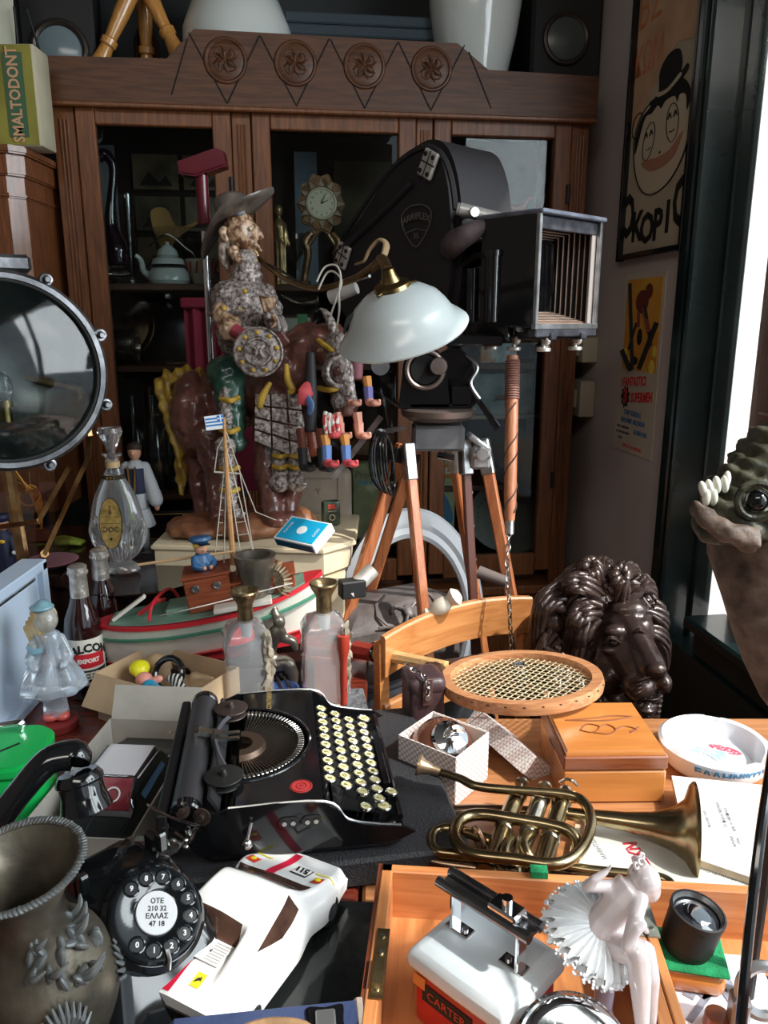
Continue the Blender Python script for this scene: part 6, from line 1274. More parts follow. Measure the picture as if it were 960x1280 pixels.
G(MB).lathe([(.024, .026), (.022, .031), (.012, .036), (0, .038)], n=40).build('chrome_cap', CHROME, bl)
G(MB).lathe([(0, -.04), (.03, -.038), (.040, -.02)], n=30).build('base_plate', BLKM, bl)
G(MB).tube(spl([(-.012, .0, .037), (0, .004, .048), (.014, 0, .042)], 5), [.003, .006, .003], 8).build('lever', CHROME, bl)
# small black and steel camera parts between the box and carved box
q = WZ(655, 905, TZ); t = thing('enlarger_clamp', 'small black and chrome clamp standing behind the gift box lid', 'clamp', (q.x, q.y+.06, TZ+.001))
g = G(); g.cyl(.012, .06); g.cyl(.018, .012, (0, 0, .055)); g.build('post', BLK, t); g = G(); g.tube([(0, 0, .045), (.045, -.01, .03)], .003, 6); g.cyl(.008, .012, (.045, -.01, .024)); g.cyl(.010, .01, (.0, 0, .067)); g.build('chrome_screw', CHROME, t)
# ================================================================ books and papers under the cornet
def slab(name, label, cat, px, z, th, mat, edge, rz=0, zb=None, text=None):
    P = [WZ(x, y, z+th) for x, y in px]; cx_ = sum(p.x for p in P)/4; cy_ = sum(p.y for p in P)/4
    t_ = thing(name, label, cat, (cx_, cy_, z))
    poly = [(p.x-cx_, p.y-cy_) for p in P]
    G().prism(poly, th-.001, T(0, 0, 0)).build('pages', edge, t_, 0); G().prism([(x*1.006, y*1.006) for x, y in poly], .0012, T(0, 0, th-.001)).build('cover', mat, t_, 0)
    return t_
PP = mk('paper_white', (.72, .72, .70), .7, var=.04); PE = mk('paper_edges', (.55, .46, .34), .8, var=.15, scale=60)
s1 = slab('paper_bundle', 'lowest bundle of yellowed papers under the cornet bell', 'papers', [(700, 1130), (985, 1165), (985, 1098), (720, 1030)], .762, .008, mk('paper_yellowed', (.58, .45, .30), .8, var=.08), PE)
s2 = slab('pale_booklet', 'pale booklet with red heading under the cornet bell', 'booklet', [(718, 1100), (985, 1128), (985, 1040), (735, 1015)], .771, .006, mk('paper_pale', (.60, .60, .55), .7, var=.05), PE)
s3 = slab('white_book', 'white book with faint grey lettering beside the ashtray', 'book', [(862, 1070), (985, 1112), (985, 985), (840, 970)], .778, .010, PP, PE)
p = WZ(800, 1072, .7775); g = G(T(p.x, p.y, .7775) @ RZ(96)); g.text('ΤΕΧΝ', .022, ext=.0002, bold=.0008); g.build('red_heading', mk('heading_red', (.45, .03, .05), .6), s2, 0, world=True)
p = WZ(748, 1060, .7775); g = G(T(p.x, p.y, .7775) @ RZ(100)); g.text('ΜΑΘΗΤΩΝ', .008, ext=.0002); g.build('small_lettering', mk('print_grey', (.2, .2, .22), .7), s2, 0, world=True)
for (x, y, tx_, sz) in ((902, 1018, 'Το παλιό θέατρο', .0068), (912, 1024, 'και οι ηθοποιοί', .0068), (884, 1024, 'Μουσική ζωή', .0055), (917, 1052, 'ΑΘΗΝΑ', .0058), (924, 1052, '1954', .0058)):
    p = WZ(x, y, .789); g = G(T(p.x, p.y, .7893) @ RZ(80)); g.text(tx_, sz, ext=.0002); g.build('lettering', mk('print_grey', (1, 1, 1)), s3, 0, world=True)
a_, b_ = WZ(865, 1077, .783), WZ(980, 1114, .783); az_ = math.degrees(math.atan2(b_.y-a_.y, b_.x-a_.x)); m_ = (a_+b_)/2
g = G(T(m_.x-.01, m_.y-.0035, .783) @ RZ(az_) @ RX(90)); g.text('ΠΑΝΕΠΙΣΤΗΜΙΟΥ · ΑΘΗΝΩΝ', .0052, ext=.0002); g.build('spine_lettering', mk('print_grey', (1, 1, 1)), s3, 0, world=True)
# ================================================================ cornet
CBR = mk('cornet_brass', (.20, .135, .065), .24, 1, col2=(.42, .34, .20), scale=22, contrast=(.3, .7), bump=.05); CBP = mk('cornet_brown', (.16, .10, .065), .26, 1, col2=(.30, .20, .13), scale=18); NIK = mk('cornet_nickel', (.58, .54, .45), .22, 1, var=.2, scale=40)
bc_ = W(866, 1039, .935)
co = thing('brass_cornet', 'tarnished brass cornet lying on its side across papers', 'cornet', (bc_.x-.15, bc_.y+.05, TZ+.02))
def tubez(name, P, r, mat=CBR, n=12, k=6): 
    return G().tube(spl([WZ(*q) for q in P], k), r, n).build(name, mat, co, world=True)
m0 = W(522, 956, 1.02); m1 = WZ(560, 968, .823)
dm = (m1-m0).normalized(); G(Matrix.Translation(m0) @ zto(dm)).lathe([(.0135, 0), (.0135, .003), (.011, .006), (.0085, .014), (.006, .020), (.0065, .026), (.005, .030), (.0055, .05), (0, .05), (0, .012), (.006, .008), (.011, .001), (.0135, 0)], n=26).build('mouthpiece', mk('mouthpiece_tan', (.40, .27, .17), .3, .8, var=.2), co, world=True)
tubez('leadpipe', [(550, 965, .825), (575, 973, .824), (597, 983, .822), (645, 988, .82), (707, 993, .818), (731, 1004, .816), (739, 1030, .814), (726, 1062, .812), (697, 1080, .812), (640, 1074, .812), (592, 1068, .81), (573, 1056, .81), (568, 1040, .81), (577, 1024, .81), (600, 1018, .81), (645, 1024, .81), (690, 1032, .81), (712, 1040, .808), (722, 1056, .80), (716, 1074, .79), (690, 1085, .785)], [.0052, .0058, .0062, .0066, .0072, .0074, .0074, .0074, .0074, .0072])
for (x, y, z) in ((597, 983, .822), (645, 1075, .812), (605, 1018, .81), (667, 1078, .812), (690, 1032, .81)):
    pass
tubez('crook', [(660, 1015, .786), (622, 1014, .786), (572, 1014, .785), (540, 1022, .784), (522, 1042, .783), (524, 1066, .782), (545, 1078, .781), (600, 1086, .78), (680, 1096, .779), (760, 1102, .779), (812, 1108, .779)], [.0075, .0082, .0085, .0085, .0085, .0082, .0078, .0075, .0072], CBP, 14)
tubez('slide', [(630, 1056, .798), (600, 1046, .798), (565, 1036, .798), (547, 1038, .797), (540, 1050, .796), (546, 1064, .795), (572, 1068, .794), (610, 1074, .79)], .0064)
tubez('slide', [(640, 1048, .80), (632, 1060, .806), (634, 1080, .80), (648, 1094, .79)], .0062)
tubez('slide', [(668, 1040, .80), (655, 1052, .808), (660, 1068, .804), (672, 1084, .79)], .0062)
tubez('third_slide', [(690, 1080, .786), (740, 1088, .784), (800, 1094, .783), (826, 1098, .782), (838, 1106, .781), (826, 1116, .78), (800, 1112, .78)], .0060)
G().torus(.010, .003, WZ(598, 1048, .80), zto((.8, .4, .2)), 22, 8, 1, 1.5).build('finger_ring', mk('pinkish_brass', (.42, .26, .18), .3, .9), co, world=True)
for i, (tx0, bx0) in enumerate((((647, 985), (607, 1092)), ((676, 990), (640, 1100)), ((702, 996), (668, 1108)))):
    a = WZ(tx0[0], tx0[1]+8, .803); b = WZ(bx0[0], bx0[1], .792); d = b-a; M = Matrix.Translation(a) @ zto(d); L_ = d.length
    v = G(M).lathe([(0, -.004), (.010, -.004), (.0128, .0), (.0120, .006), (.0112, .008), (.0112, L_-.010), (.0125, L_-.008), (.0125, L_), (.006, L_+.003), (0, L_+.003)], n=26).build('valve_casing', NIK if i == 1 else CBR, co, world=True)
    G(M).lathe([(.0114, L_*.45), (.0120, L_*.45+.001), (.0120, L_*.45+.005), (.0114, L_*.45+.006)], n=26).build('valve_ring', NIK, v).data.transform(pm(co).inverted())
    G(M).cyl(.0028, .020, (0, 0, -.022)).build('valve_stem', NIK, v).data.transform(pm(co).inverted())
    G(M).lathe([(0, -.028), (.006, -.028), (.0092, -.026), (.0092, -.022), (.004, -.020), (0, -.020)], n=22).build('finger_button', NIK, v).data.transform(pm(co).inverted())
g = G(); g.tube(spl([WZ(700, 978, .815), WZ(708, 974, .825), WZ(716, 976, .826), WZ(722, 982, .82)], 5), .0022, 7); g.build('finger_hook', NIK, co, world=True)
for k in range(3): p = WZ(610+k*14, 1078+k*6, .80); G().tube([p, p+V((.018, -.016, -.006))], .0042, 8).build('brace', CBR, co, world=True)
bd_ = (bc_-WZ(705, 1015, .80)).normalized(); bd_ = V((bd_.x, bd_.y, 0.015)).normalized()
Lb = (bc_-WZ(700, 1012, .80)).length
rb = .0575
G(Matrix.Translation(bc_) @ zto(bd_)).lathe([(.0072, -Lb), (.009, -Lb*.75), (.0115, -Lb*.5), (.016, -Lb*.30), (.024, -Lb*.15), (.036, -Lb*.06), (rb*.92, -.004), (rb, 0), (rb*1.015, .0015), (rb, .002), (rb*.90, -.003), (.034, -Lb*.058), (.022, -Lb*.15), (.014, -Lb*.30), (.009, -Lb*.5)], n=56).build('bell', CBR, co, world=True)
# ================================================================ hinged wooden case, two halves
CA = wood('case_wood', (.44, .145, .045), (.62, .25, .09), .4, axis='X', coat=.15, scale=8); CAY = wood('case_wood_y', (.44, .15, .045), (.62, .26, .095), .4, axis='Y', coat=.15, scale=8); CAD = wood('case_wood_dark', (.10, .025, .012), (.20, .055, .025), .25, axis='Y', coat=.5)
rz_ = .826; Ac = WZ(478, 1078, rz_); CAZ2 = -5
case = thing('wooden_instrument_case', 'open hinged wooden instrument case holding lamp, dancer and lens', 'case', (Ac.x, Ac.y, TZ+.001), CAZ2)
wA, dA, h_ = .262, .34, rz_-TZ-.002
def wall(sx, sy, x, y, m, z=h_/2, hh=None): return G().box(sx, sy, hh or h_, (x, y, z), bev=.0012).build('side_board', m, case)
wall(wA, .012, wA/2, -.006, CA); wall(.012, dA, .006, -dA/2, CAY); wall(.012, dA, wA-.006, -dA/2, CAY); wall(wA, .012, wA/2, -dA, CA)
G().box(wA, dA, .006, (wA/2, -dA/2, .003)).build('bottom_board', CAY, case)
G().box(.004, dA+.004, h_-.004, (-.002, -dA/2, h_/2)).build('dark_outer_side', CAD, case)
wB = .25; xb = wA+.001
wall(wB, .012, xb+wB/2, -.006, CA); wall(.010, dA, xb+.005, -dA/2, CAY); wall(.012, dA, xb+wB, -dA/2, CAY); wall(wB, .012, xb+wB/2, -dA, CA)
G().box(wB, dA, .006, (xb+wB/2, -dA/2, .003)).build('bottom_board', CAY, case)
HNG = mk('hinge_green_grey', (.30, .31, .27), .4, .5, var=.3, scale=50)
for y0 in (-.055,):
    for s, x in ((-1, wA-.008), (1, xb+.006)): 
        h = G().box(.012, .055, .002, (x+s*.0, y0, h_+.001)).build('hinge_leaf', HNG, case)
        for k in (-1, 1): G().cyl(.002, .001, (x, y0+k*.017, h_+.002), n=10).build('screw', STEEL, h)
    G().tube([(wA, y0-.027, h_+.001), (wA, y0+.027, h_+.001)], .0028, 10).build('hinge_pin', BLKM, case)
g = G(); g.box(.012, .08, .002, (.010, -.135, h_+.001)); g.box(.010, .03, .008, (.010, -.15, h_+.004)); l = g.build('brass_catch', mk('dull_brass_plate', (.22, .16, .08), .35, .9, var=.3), case)
for k in range(4): G().cyl(.0024, .0015, (.010, -.105-k*.02, h_+.002), n=10).build('screw', STEEL, l)
GF = mk('green_felt', (.01, .22, .08), .95, var=.2, scale=80, bump=.6, bscale=300)
t = G().box(.018, .012, .010, (.168, -.004, h_+.003)).build('green_felt_pad', GF, case)
cm_ = pm(case)
# lens on green felt block
lq_ = WZ(858, 1186, .800); lq_.z = TZ+.009
t = thing('felt_topped_block', 'rounded wooden block topped with green felt under the black lens', 'block', (lq_.x, lq_.y, TZ+.009), -12)
G().box(.070, .052, .026, (0, 0, .013), bev=.010, seg=3).build('block', KB, t); G().box(.072, .054, .004, (0, 0, .028), bev=.0015).build('felt', GF, t)
lt = thing('black_lens', 'black cylindrical camera lens standing on green felt', 'lens', (lq_.x+.0, lq_.y+.004, lq_.z+.030), 0, rot=(R(4), R(10), 0))
G().lathe([(0, 0), (.022, 0), (.0235, .003), (.0235, .008), (.025, .010), (.0255, .040), (.0265, .041), (.0265, .046), (.0245, .0465), (.0235, .043), (.022, .040)], n=44).build('barrel', BLKM, lt)
G().lathe([(0, .044), (.012, .0425), (.022, .039)], n=36).build('front_element', mk('coated_lens', (.02, .02, .025), .03, coat=1, var=.1), lt)
G().lathe([(.0222, .041), (.0235, .0435), (.0242, .0455)], n=36).build('inner_ring', STEEL, lt)
g = G(); g.sph((.016, .016, .004), (0, 0, .040)); g.build('rear_glass', pane('lens_blue', (.5, .6, .7), base=.25), lt)
# photograph print and metal bracket at bottom right
q = WZ(905, 1245, TZ+.008); t = thing('camera_photo_print', 'curled white print with a drawing of a camera on a stand', 'print', (q.x, q.y, TZ+.009), -6)
G().box(.095, .10, .0015, (0, 0, .001)).build('sheet', mk('print_lilac_white', (.66, .66, .74), .6, var=.05, scale=15), t)
g = G(); g.box(.030, .020, .0008, (-.014, .006, .0022), rot=RZ(30)); g.box(.010, .05, .0008, (-.022, .012, .0022), rot=RZ(-35)); g.box(.006, .045, .0008, (.004, -.012, .0022), rot=RZ(15)); g.box(.006, .045, .0008, (-.028, -.018, .0022), rot=RZ(-40)); g.cyl(.010, .0008, (.002, .012, .0018), n=16); g.build('drawing', mk('drawing_grey', (.22, .23, .28), .7, var=.3, scale=80), t)
q = WZ(945, 1262, .80); t = thing('steel_ring_clamp', 'grey steel ring bracket with wing nut at the bottom right corner', 'bracket', (q.x, q.y, TZ+.009), -10)
g = G(T(.004, 0, .052) @ RX(80)); g.torus(.020, .0052, n=30, arc=5.0, sy=1.15); g.build('ring', mk('grey_satin_metal', (.34, .35, .37), .35, .7, var=.2), t)
g = G(); g.box(.016, .02, .045, (-.014, 0, .022), bev=.003); g.box(.06, .03, .008, (.004, -.008, .006), bev=.002); g.build('bracket_body', mk('grey_satin_metal', (1, 1, 1)), t)
g = G(); g.cyl(.006, .012, (.012, -.025, .014), RX(50), n=14); g.tube([(.004, -.03, .022), (.022, -.03, .018)], .003, 8); g.build('wing_nut', CHROME, t)
G().lathe([(0, 0), (.011, 0), (.012, .004), (.011, .016), (0, .017)], (-.03, .004, .0), None, 22).build('wood_knob', KBE, t)
# ================================================================ red lamp box with white lid
q = WZ(588, 1235, .80)
lb_ = thing('red_lantern_box', 'red metal lantern battery box with white lid and steel handle', 'lantern', (.092, .582, TZ+.009), -44)
RDM = mk('red_enamel', (.42, .012, .015), .3, coat=.3, var=.15, scale=20); LID = mk('lid_pale_blue', (.60, .66, .70), .3, coat=.3, col2=(.72, .76, .78), scale=14)
G().box(.098, .084, .064, (0, 0, .032), bev=.006, seg=2).build('box_body', RDM, lb_)
l = G().loft([[(x, y, z) for x, y in spl2([(-a, -b), (0, -b-.001), (a, -b), (a+.001, 0), (a, b), (0, b+.001), (-a, b), (-a-.001, 0)], 1, True)] for a, b, z in ((.054, .047, .060), (.055, .048, .070), (.052, .045, .079), (.045, .038, .084))]).build('lid', LID, lb_, 30)
for m2 in (l.modifiers.new('b', 'BEVEL'),): m2.width = .004; m2.segments = 2
g = G(T(0, -.0427, .036) @ RX(90)); g.box(.056, .018, .001, (-.01, .004, .0)); b2 = g.build('black_label', INK, lb_)
G(T(-.01, -.0437, .040) @ RX(90)).text('CARTER', .012, ext=.0002).build('label_lettering', mk('label_red', (.45, .05, .03), .5), b2)
G(T(-.042, -.0428, .048) @ RX(90)).box(.014, .012, .001).build('orange_label', mk('label_orange', (.60, .22, .05), .5), lb_)
for s in (-1, 1):
    g = G(); g.box(.004, .014, .046, (s*.036, 0, .106), bev=.001); g.box(.026, .014, .003, (s*.030, 0, .085), bev=.001); p_ = g.build('handle_bracket', CHROME, lb_)
    G().cyl(.003, .002, (s*.024, 0, .0865), n=12).build('rivet', STEEL, p_)
g = G(); g.tube([(-.050, -.009, .130), (.050, -.009, .130)], .005, 12); g.tube([(-.050, .009, .130), (.050, .009, .130)], .005, 12); g.box(.096, .018, .004, (0, 0, .128)); g.build('handle_bar', mk('dark_chrome', (.30, .30, .31), .22, 1, var=.3), lb_)
g = G(); g.box(.030, .020, .008, (.02, 0, .136), bev=.002); g.cyl(.005, .01, (.02, 0, .138)); g.build('switch', CHROME, lb_)
# ================================================================ chrome headlight
q = W(720, 1282, .60); t = thing('chrome_headlight', 'round chrome headlight with ridged rim at the bottom edge', 'headlight', (q.x, q.y, TZ+.009), 0)
cz_ = q.z-.035; M = T(0, 0, cz_-TZ-.009+.0) @ zto((-.05, -.62, .78))
G(M).lathe([(0, -.05), (.024, -.046), (.040, -.028), (.047, -.008), (.048, 0), (.0455, .003), (.0455, .006), (.0435, .009), (.0435, .012), (.041, .015), (.037, .017), (.036, .014)], n=64).build('rim', CHROME, t)
G(M).lathe([(.036, .014), (.026, .002), (.012, -.010), (0, -.014)], n=48).build('reflector', CHROME, t)
G(M).lathe([(.037, .013), (.024, .020), (.010, .0225), (0, .023)], n=48).build('lens_glass', pane('headlight_glass', (.85, .9, .9), base=.12), t)
g = G(M)
for k in range(-4, 5): g.box(.0008, .06*math.cos(k*.3), .0010, (k*.0075, 0, .0225-.012*(k/4)**2))
g.build('glass_rib', pane('headlight_glass'), t)['kind'] = 'stuff'
g = G(); g.cyl(.030, .012); g.cyl(.014, max(cz_-TZ-.05, .01)); g.build('foot', CHROME, t)
# ================================================================ porcelain ballerina
BD_ = .665
def Bp(px, py, dd=0): return W(px, py, BD_+dd)
PORC = mk('porcelain_pink', (.80, .70, .69), .12, coat=.7, var=.03, scale=15); PORW = mk('porcelain_white', (.78, .80, .82), .14, coat=.6)
bq = Bp(765, 1215, .02)
ba = thing('porcelain_ballerina', 'seated white porcelain ballerina figurine bending forward in a ruffled tutu', 'figurine', (bq.x, bq.y, TZ+.009))
bp = [('t', [Bp(745, 1165), Bp(755, 1150), Bp(775, 1128), Bp(792, 1112)], [.016, .0135, .0165, .017]), ('e', Bp(788, 1116), (.016, .013, .013)), ('c', Bp(797, 1108), Bp(804, 1103), .0065, .0055),
      ('c', Bp(778, 1107, .008), Bp(755, 1108, .0), .0068, .0058), ('c', Bp(755, 1108, .0), Bp(734, 1108, -.01), .0058, .0048), ('c', Bp(734, 1108, -.01), Bp(742, 1100, -.012), .0048, .0042), ('c', Bp(742, 1100, -.012), Bp(757, 1090, -.01), .0042, .003),
      ('c', Bp(800, 1124, -.012), Bp(795, 1145, -.022), .0075, .0065), ('c', Bp(795, 1145, -.022), Bp(783, 1185, -.03), .0065, .0052), ('c', Bp(783, 1185, -.03), Bp(797, 1162, -.03), .0052, .0038), ('c', Bp(797, 1162, -.03), Bp(805, 1155, -.028), .0036, .003)]
for k in range(4): bp.append(('t', [Bp(757, 1090, -.01+.002*k), Bp(763-k*1.2, 1083+k*1.5, -.011+.002*k), Bp(766-k*.5, 1079+k*3.5, -.011+.002*k)], [.0017, .0014, .0008]))
for k in range(4): bp.append(('t', [Bp(805, 1155, -.028), Bp(808+k, 1158+k*2.5, -.030+.002*k), Bp(804+k, 1164+k*2.5, -.032+.002*k)], [.0016, .0013, .0008]))
bp += [('c', Bp(757, 1180, .0), Bp(797, 1192, -.03), .014, .010), ('c', Bp(797, 1192, -.03), Bp(800, 1225, -.03), .010, .0095), ('c', Bp(800, 1225, -.03), Bp(803, 1290, -.028), .0095, .0055), ('c', Bp(765, 1178, .012), Bp(806, 1190, -.005), .013, .0095), ('c', Bp(806, 1190, -.005), Bp(812, 1222, -.01), .0095, .0088), ('c', Bp(812, 1222, -.01), Bp(812, 1290, -.01), .0088, .0052),
       ('c', Bp(803, 1290, -.028), Bp(806, 1315, -.03), .0055, .0035), ('c', Bp(812, 1290, -.01), Bp(814, 1312, -.014), .0052, .0035)]
blob('body', bp, .0016, PORC, ba, 2, world=True)
hd = blob('head', [('e', Bp(806, 1102), (.0135, .015, .0155)), ('e', Bp(812, 1112, -.002), (.0095, .010, .011)), ('t', [Bp(817, 1108), Bp(822, 1113), Bp(819, 1117)], [.003, .0028, .002]), ('e', Bp(815, 1121), (.0035, .005, .0025))], .0015, PORC, ba, 1, world=True)
G().sph((.0015, .001, .001), Bp(817, 1109, -.010)).build('eye', mk('porcelain_grey', (.3, .25, .25), .3), ba, world=True)
random.seed(5)
for k in range(16):
    a = random.uniform(0, 6.28); r_ = random.uniform(0, .010)
    G().torus(.0026, .0013, Bp(801, 1081)+V((r_*math.cos(a), r_*math.sin(a)*.8, random.uniform(-.008, .005))), zto((random.uniform(-1, 1), -1, random.uniform(0, 1))), 10, 5).build('flower', PORC, ba, world=True)
G().sph((.013, .013, .012), Bp(803, 1096, .006)).build('hair_cap', PORC, ba, world=True)
# tutu: layered ruffled discs tilted toward viewer
Mt = Matrix.Translation(Bp(748, 1160)) @ zto((.30, -.42, .86))
for L_i, (r0, r1, zo, amp) in enumerate(((.012, .043, .0, .0045), (.012, .040, .006, .005), (.012, .036, -.006, .004))):
    vs, fs = [], []; n = 168; rows = 7
    for side in (0, 1):
        for j in range(rows+1):
            f = j/rows; r_ = r0+(r1-r0)*f
            for k in range(n):
                a = 2*PI*k/n; am = amp*f**1.3
                rr = r_*(1+.05*f*math.sin(a*14)+.03*math.sin(a*3+L_i))
                z_ = zo+am*math.sin(a*28+L_i)-.012*f*f+side*.0009+.006*f*math.sin(a*2+1)
                if j == rows: z_ += .0018*math.sin(a*84); rr += .0012*math.sin(a*84+1)
                vs.append((rr*math.cos(a), rr*math.sin(a), z_))
    for side in (0, 1):
        o_ = side*(rows+1)*n
        for j in range(rows):
            for k in range(n): fs.append((o_+j*n+k, o_+j*n+(k+1) % n, o_+(j+1)*n+(k+1) % n, o_+(j+1)*n+k))
    G(Mt).add(vs, fs).build('tutu_layer', PORW, ba, 60, world=True)
g = G(Mt)
for k in range(120):
    a = 2*PI*k/120; g.sph((.0016, .0016, .0013), (.0435*math.cos(a), .0435*math.sin(a), -.012+.0045*math.sin(a*28)+.006*math.sin(a*2+1)), n=6, m=4)
g.build('lace_edge', PORW, ba, world=True)['kind'] = 'stuff'
zs = Bp(757, 1185).z
g = G(T(bq.x-.004, bq.y+.004, TZ+.009)); g.lathe([(0, 0), (.020, 0), (.021, .006), (.012, .014), (.008, .03), (.010, (zs-TZ)*.6), (.018, zs-TZ-.025), (.019, zs-TZ-.020), (0, zs-TZ-.018)], n=24); g.build('stool', mk('porcelain_lilac', (.40, .36, .46), .15, coat=.5), ba, world=True)
# ================================================================ carved toothed animal head at the right edge, black cable
cq = W(985, 660, .66)
t = thing('carved_animal_head', 'carved dark green and brown wooden animal head with white teeth at right edge', 'carving', (cq.x+.06, cq.y, TZ+.002))
GB_ = mk('carved_green', (.018, .019, .011), .5, col2=(.07, .065, .04), scale=60, bump=.8, bscale=120); BW_ = mk('carved_brown', (.05, .032, .024), .6, col2=(.21, .145, .11), scale=55, bump=.8, bscale=110, contrast=(.3, .7))
blob('upper_jaw', [('e', W(955, 625, .66), (.050, .05, .040)), ('e', W(985, 600, .68), (.05, .06, .055)), ('e', W(905, 650, .64), (.026, .035, .020)), ('e', W(930, 640, .65), (.038, .04, .028)), ('e', W(1040, 620, .70), (.06, .06, .06))], .0032, GB_, t, 3, lambda p: .0022*math.sin(p.x*260+p.z*340)+nz(90, .004, p), world=True)
G().torus(.014, .003, W(946, 626, .600), zto((-.25, -1, .1)), 26, 8).build('eye_ring', GB_, t, world=True); G().sph(.009, W(946, 626, .604)).build('eye', BLK, t, world=True)
for i, (x, y) in enumerate(((879, 612), (887, 610), (896, 606), (906, 605), (892, 622), (883, 622), (908, 600))):
    G().sph((.0034, .0036, .0075), W(x, y, .625), RY(-20+i*4)).build('tooth', mk('tooth_white', (.68, .68, .60), .4), t, world=True)
blob('lip', [('t', spl([W(868, 632, .62), W(880, 645, .61), W(905, 662, .60), (W(945, 678, .60))], 5), [.006, .008, .008, .010])], .0025, BW_, t, 1, lambda p: nz(120, .003, p), world=True)
sec = []
for (y, xl, xr) in ((655, 884, 1060), (700, 892, 1050), (750, 905, 1035), (790, 916, 1020), (830, 933, 1010), (870, 950, 1000), (885, 962, 990)):
    ring = []
    for k in range(28):
        a = 2*PI*k/28; cx_ = (xl+xr)/2; rx = (xr-xl)/2; p = W(cx_+rx*math.cos(a), y, .67); p.y += .05*math.sin(a)*(rx/88); p += V((nz(30, .006, p), nz(30, .006, p+V((1, 0, 0))), 0)); ring.append(p)
    sec.append(ring)
G().loft(sec).build('lower_jaw', BW_, t, 60, world=True)
zt_ = W(975, 885, .67); G().tube([V((zt_.x+.006, zt_.y, zt_.z+.01)), V((zt_.x+.006, zt_.y, TZ+.002))], .006, 8).build('stand_rod', BLKM, t, world=True); G().cyl(.04, .008, (zt_.x+.006, zt_.y, TZ+.001)).build('stand_foot', BLKM, t, world=True)
t = thing('black_cable', 'thick black cable hanging down at the right edge in front of the book', 'cable', W(935, 1300, .52))
G().tube(spl([W(1010, 820, .62), W(975, 900, .58), W(957, 1000, .55), W(945, 1090, .53), W(935, 1180, .52), W(925, 1285, .515), W(915, 1400, .52), W(905, 1520, .54)], 8), .0036, 10).build('cable', BLK, t, world=True)
# ================================================================ typewriter on its case
PEB = mk('pebbled_case', (.030, .030, .034), .5, bump=1, bscale=420)
TW = thing('portable_typewriter', 'black portable typewriter with round cream keys on its closed case', 'typewriter', (-.12, .91, .801), 8)
cs = thing('typewriter_case', 'flat black pebbled carrying case under the typewriter', 'case', (-.104, .93, TZ+.001), 10)
G().box(.36, .35, .037, (0, 0, .0185), bev=.004).build('case_body', PEB, cs)
g = G(); g.box(.012, .03, .02, (.19, .03, .018), bev=.002); g.torus(.008, .002, (.196, .03, .024), RX(90), n=16, m=6); g.build('steel_latch', STEEL, cs)
def rrect(x0, x1, y0, y1, r, n=5):
    P = []
    for cx_, cy_, a in ((x1-r, y1-r, 0), (x0+r, y1-r, 90), (x0+r, y0+r, 180), (x1-r, y0+r, 270)):
        for k in range(n+1): P.append((cx_+r*math.cos(R(a+90*k/n)), cy_+r*math.sin(R(a+90*k/n))))
    return P
G().prism(rrect(-.11, .128, -.140, .140, .018), .016, T(0, 0, .0), bev=.003).build('base_tray', BLK, TW)
for s in (-1, 1):
    P = [(-.105, .010), (.122, .010), (.124, .026), (.095, .030), (.060, .040), (.032, .066), (-.075, .068), (-.105, .045)]
    G(T(0, s*.1385+.0015, 0) @ RX(90)).prism(spl2(P, 2, True), .003 if s > 0 else .004).build('side_panel', BLK, TW)
    G(T(0, s*.1385, 0)).tube(spl([(-.075, 0, .068), (.032, 0, .067), (.060, 0, .041), (.095, 0, .031), (.122, 0, .027)], 5), .0016, 6).build('nickel_edge', STEEL, TW)
G().tube([(.124, -.122, .026), (.124, .122, .026)], .0035, 8).build('front_rim', BLK, TW)
ang = [PI/2-PI*k/24 for k in range(25)]; RC, RR = -.067, .090
pl = [(RC, -.137), (.032, -.137), (.032, .137), (RC, .137), (RC, RR)]+[(RC+RR*math.cos(a), RR*math.sin(a)) for a in ang[1:-1]]+[(RC, -RR)]
b = bmesh.new()
g = G(T(0, 0, .062))
vs = []; fs = []
outer = []
for a in ang:
    c_, s_ = math.cos(a), math.sin(a); 
    t1 = (.032-RC)/c_ if c_ > 1e-3 else 9; t2 = .137/abs(s_) if abs(s_) > 1e-3 else 9; tt = min(t1, t2); outer.append((RC+tt*c_, tt*s_))
for i, a in enumerate(ang):
    vs += [(RC+RR*math.cos(a), RR*math.sin(a), .006), (outer[i][0], outer[i][1], .006), (outer[i][0], outer[i][1], 0), (RC+RR*math.cos(a), RR*math.sin(a), -.03)]
for i in range(len(ang)-1):
    for k in range(4): fs.append((i*4+k, i*4+(k+1) % 4, (i+1)*4+(k+1) % 4, (i+1)*4+k))
# fill the two square corners
k0 = len(vs); vs += [(.032, .137, .006), (.032, -.137, .006)]
i1 = [i for i in range(len(ang)-1) if abs(outer[i][1]-.137) < 1e-6 and outer[i+1][1] < .1369]; i2 = [i for i in range(len(ang)-1) if outer[i][1] > -.1369 and abs(outer[i+1][1]+.137) < 1e-6]
for i in i1: fs.append((i*4+1, k0, (i+1)*4+1))
for i in i2: fs.append((i*4+1, k0+1, (i+1)*4+1))
g.add(vs, fs).build('top_plate', BLK, TW)
G().tube([(RC+RR*math.cos(a), RR*math.sin(a), .068) for a in ang], .0022, 8).build('arch_rim', BLK, TW)
G().prism(rrect(-.075, .03, -.10, .10, .01), .004, T(0, 0, .022)).build('basket_floor', BLKM, TW)
G(T(RC, 0, .050)).lathe([(.016, 0), (.030, .0), (.034, .010), (.030, .018), (.016, .018)], n=20, arc=PI, rot=RZ(-90)).build('segment', mk('brown_steel', (.12, .08, .06), .35, .8), TW)
bm_ = None; tb = ts = None
BARM = mk('typebar_steel', (.30, .27, .24), .3, 1, var=.2); SLG = mk('type_slug', (.62, .62, .60), .25, 1)
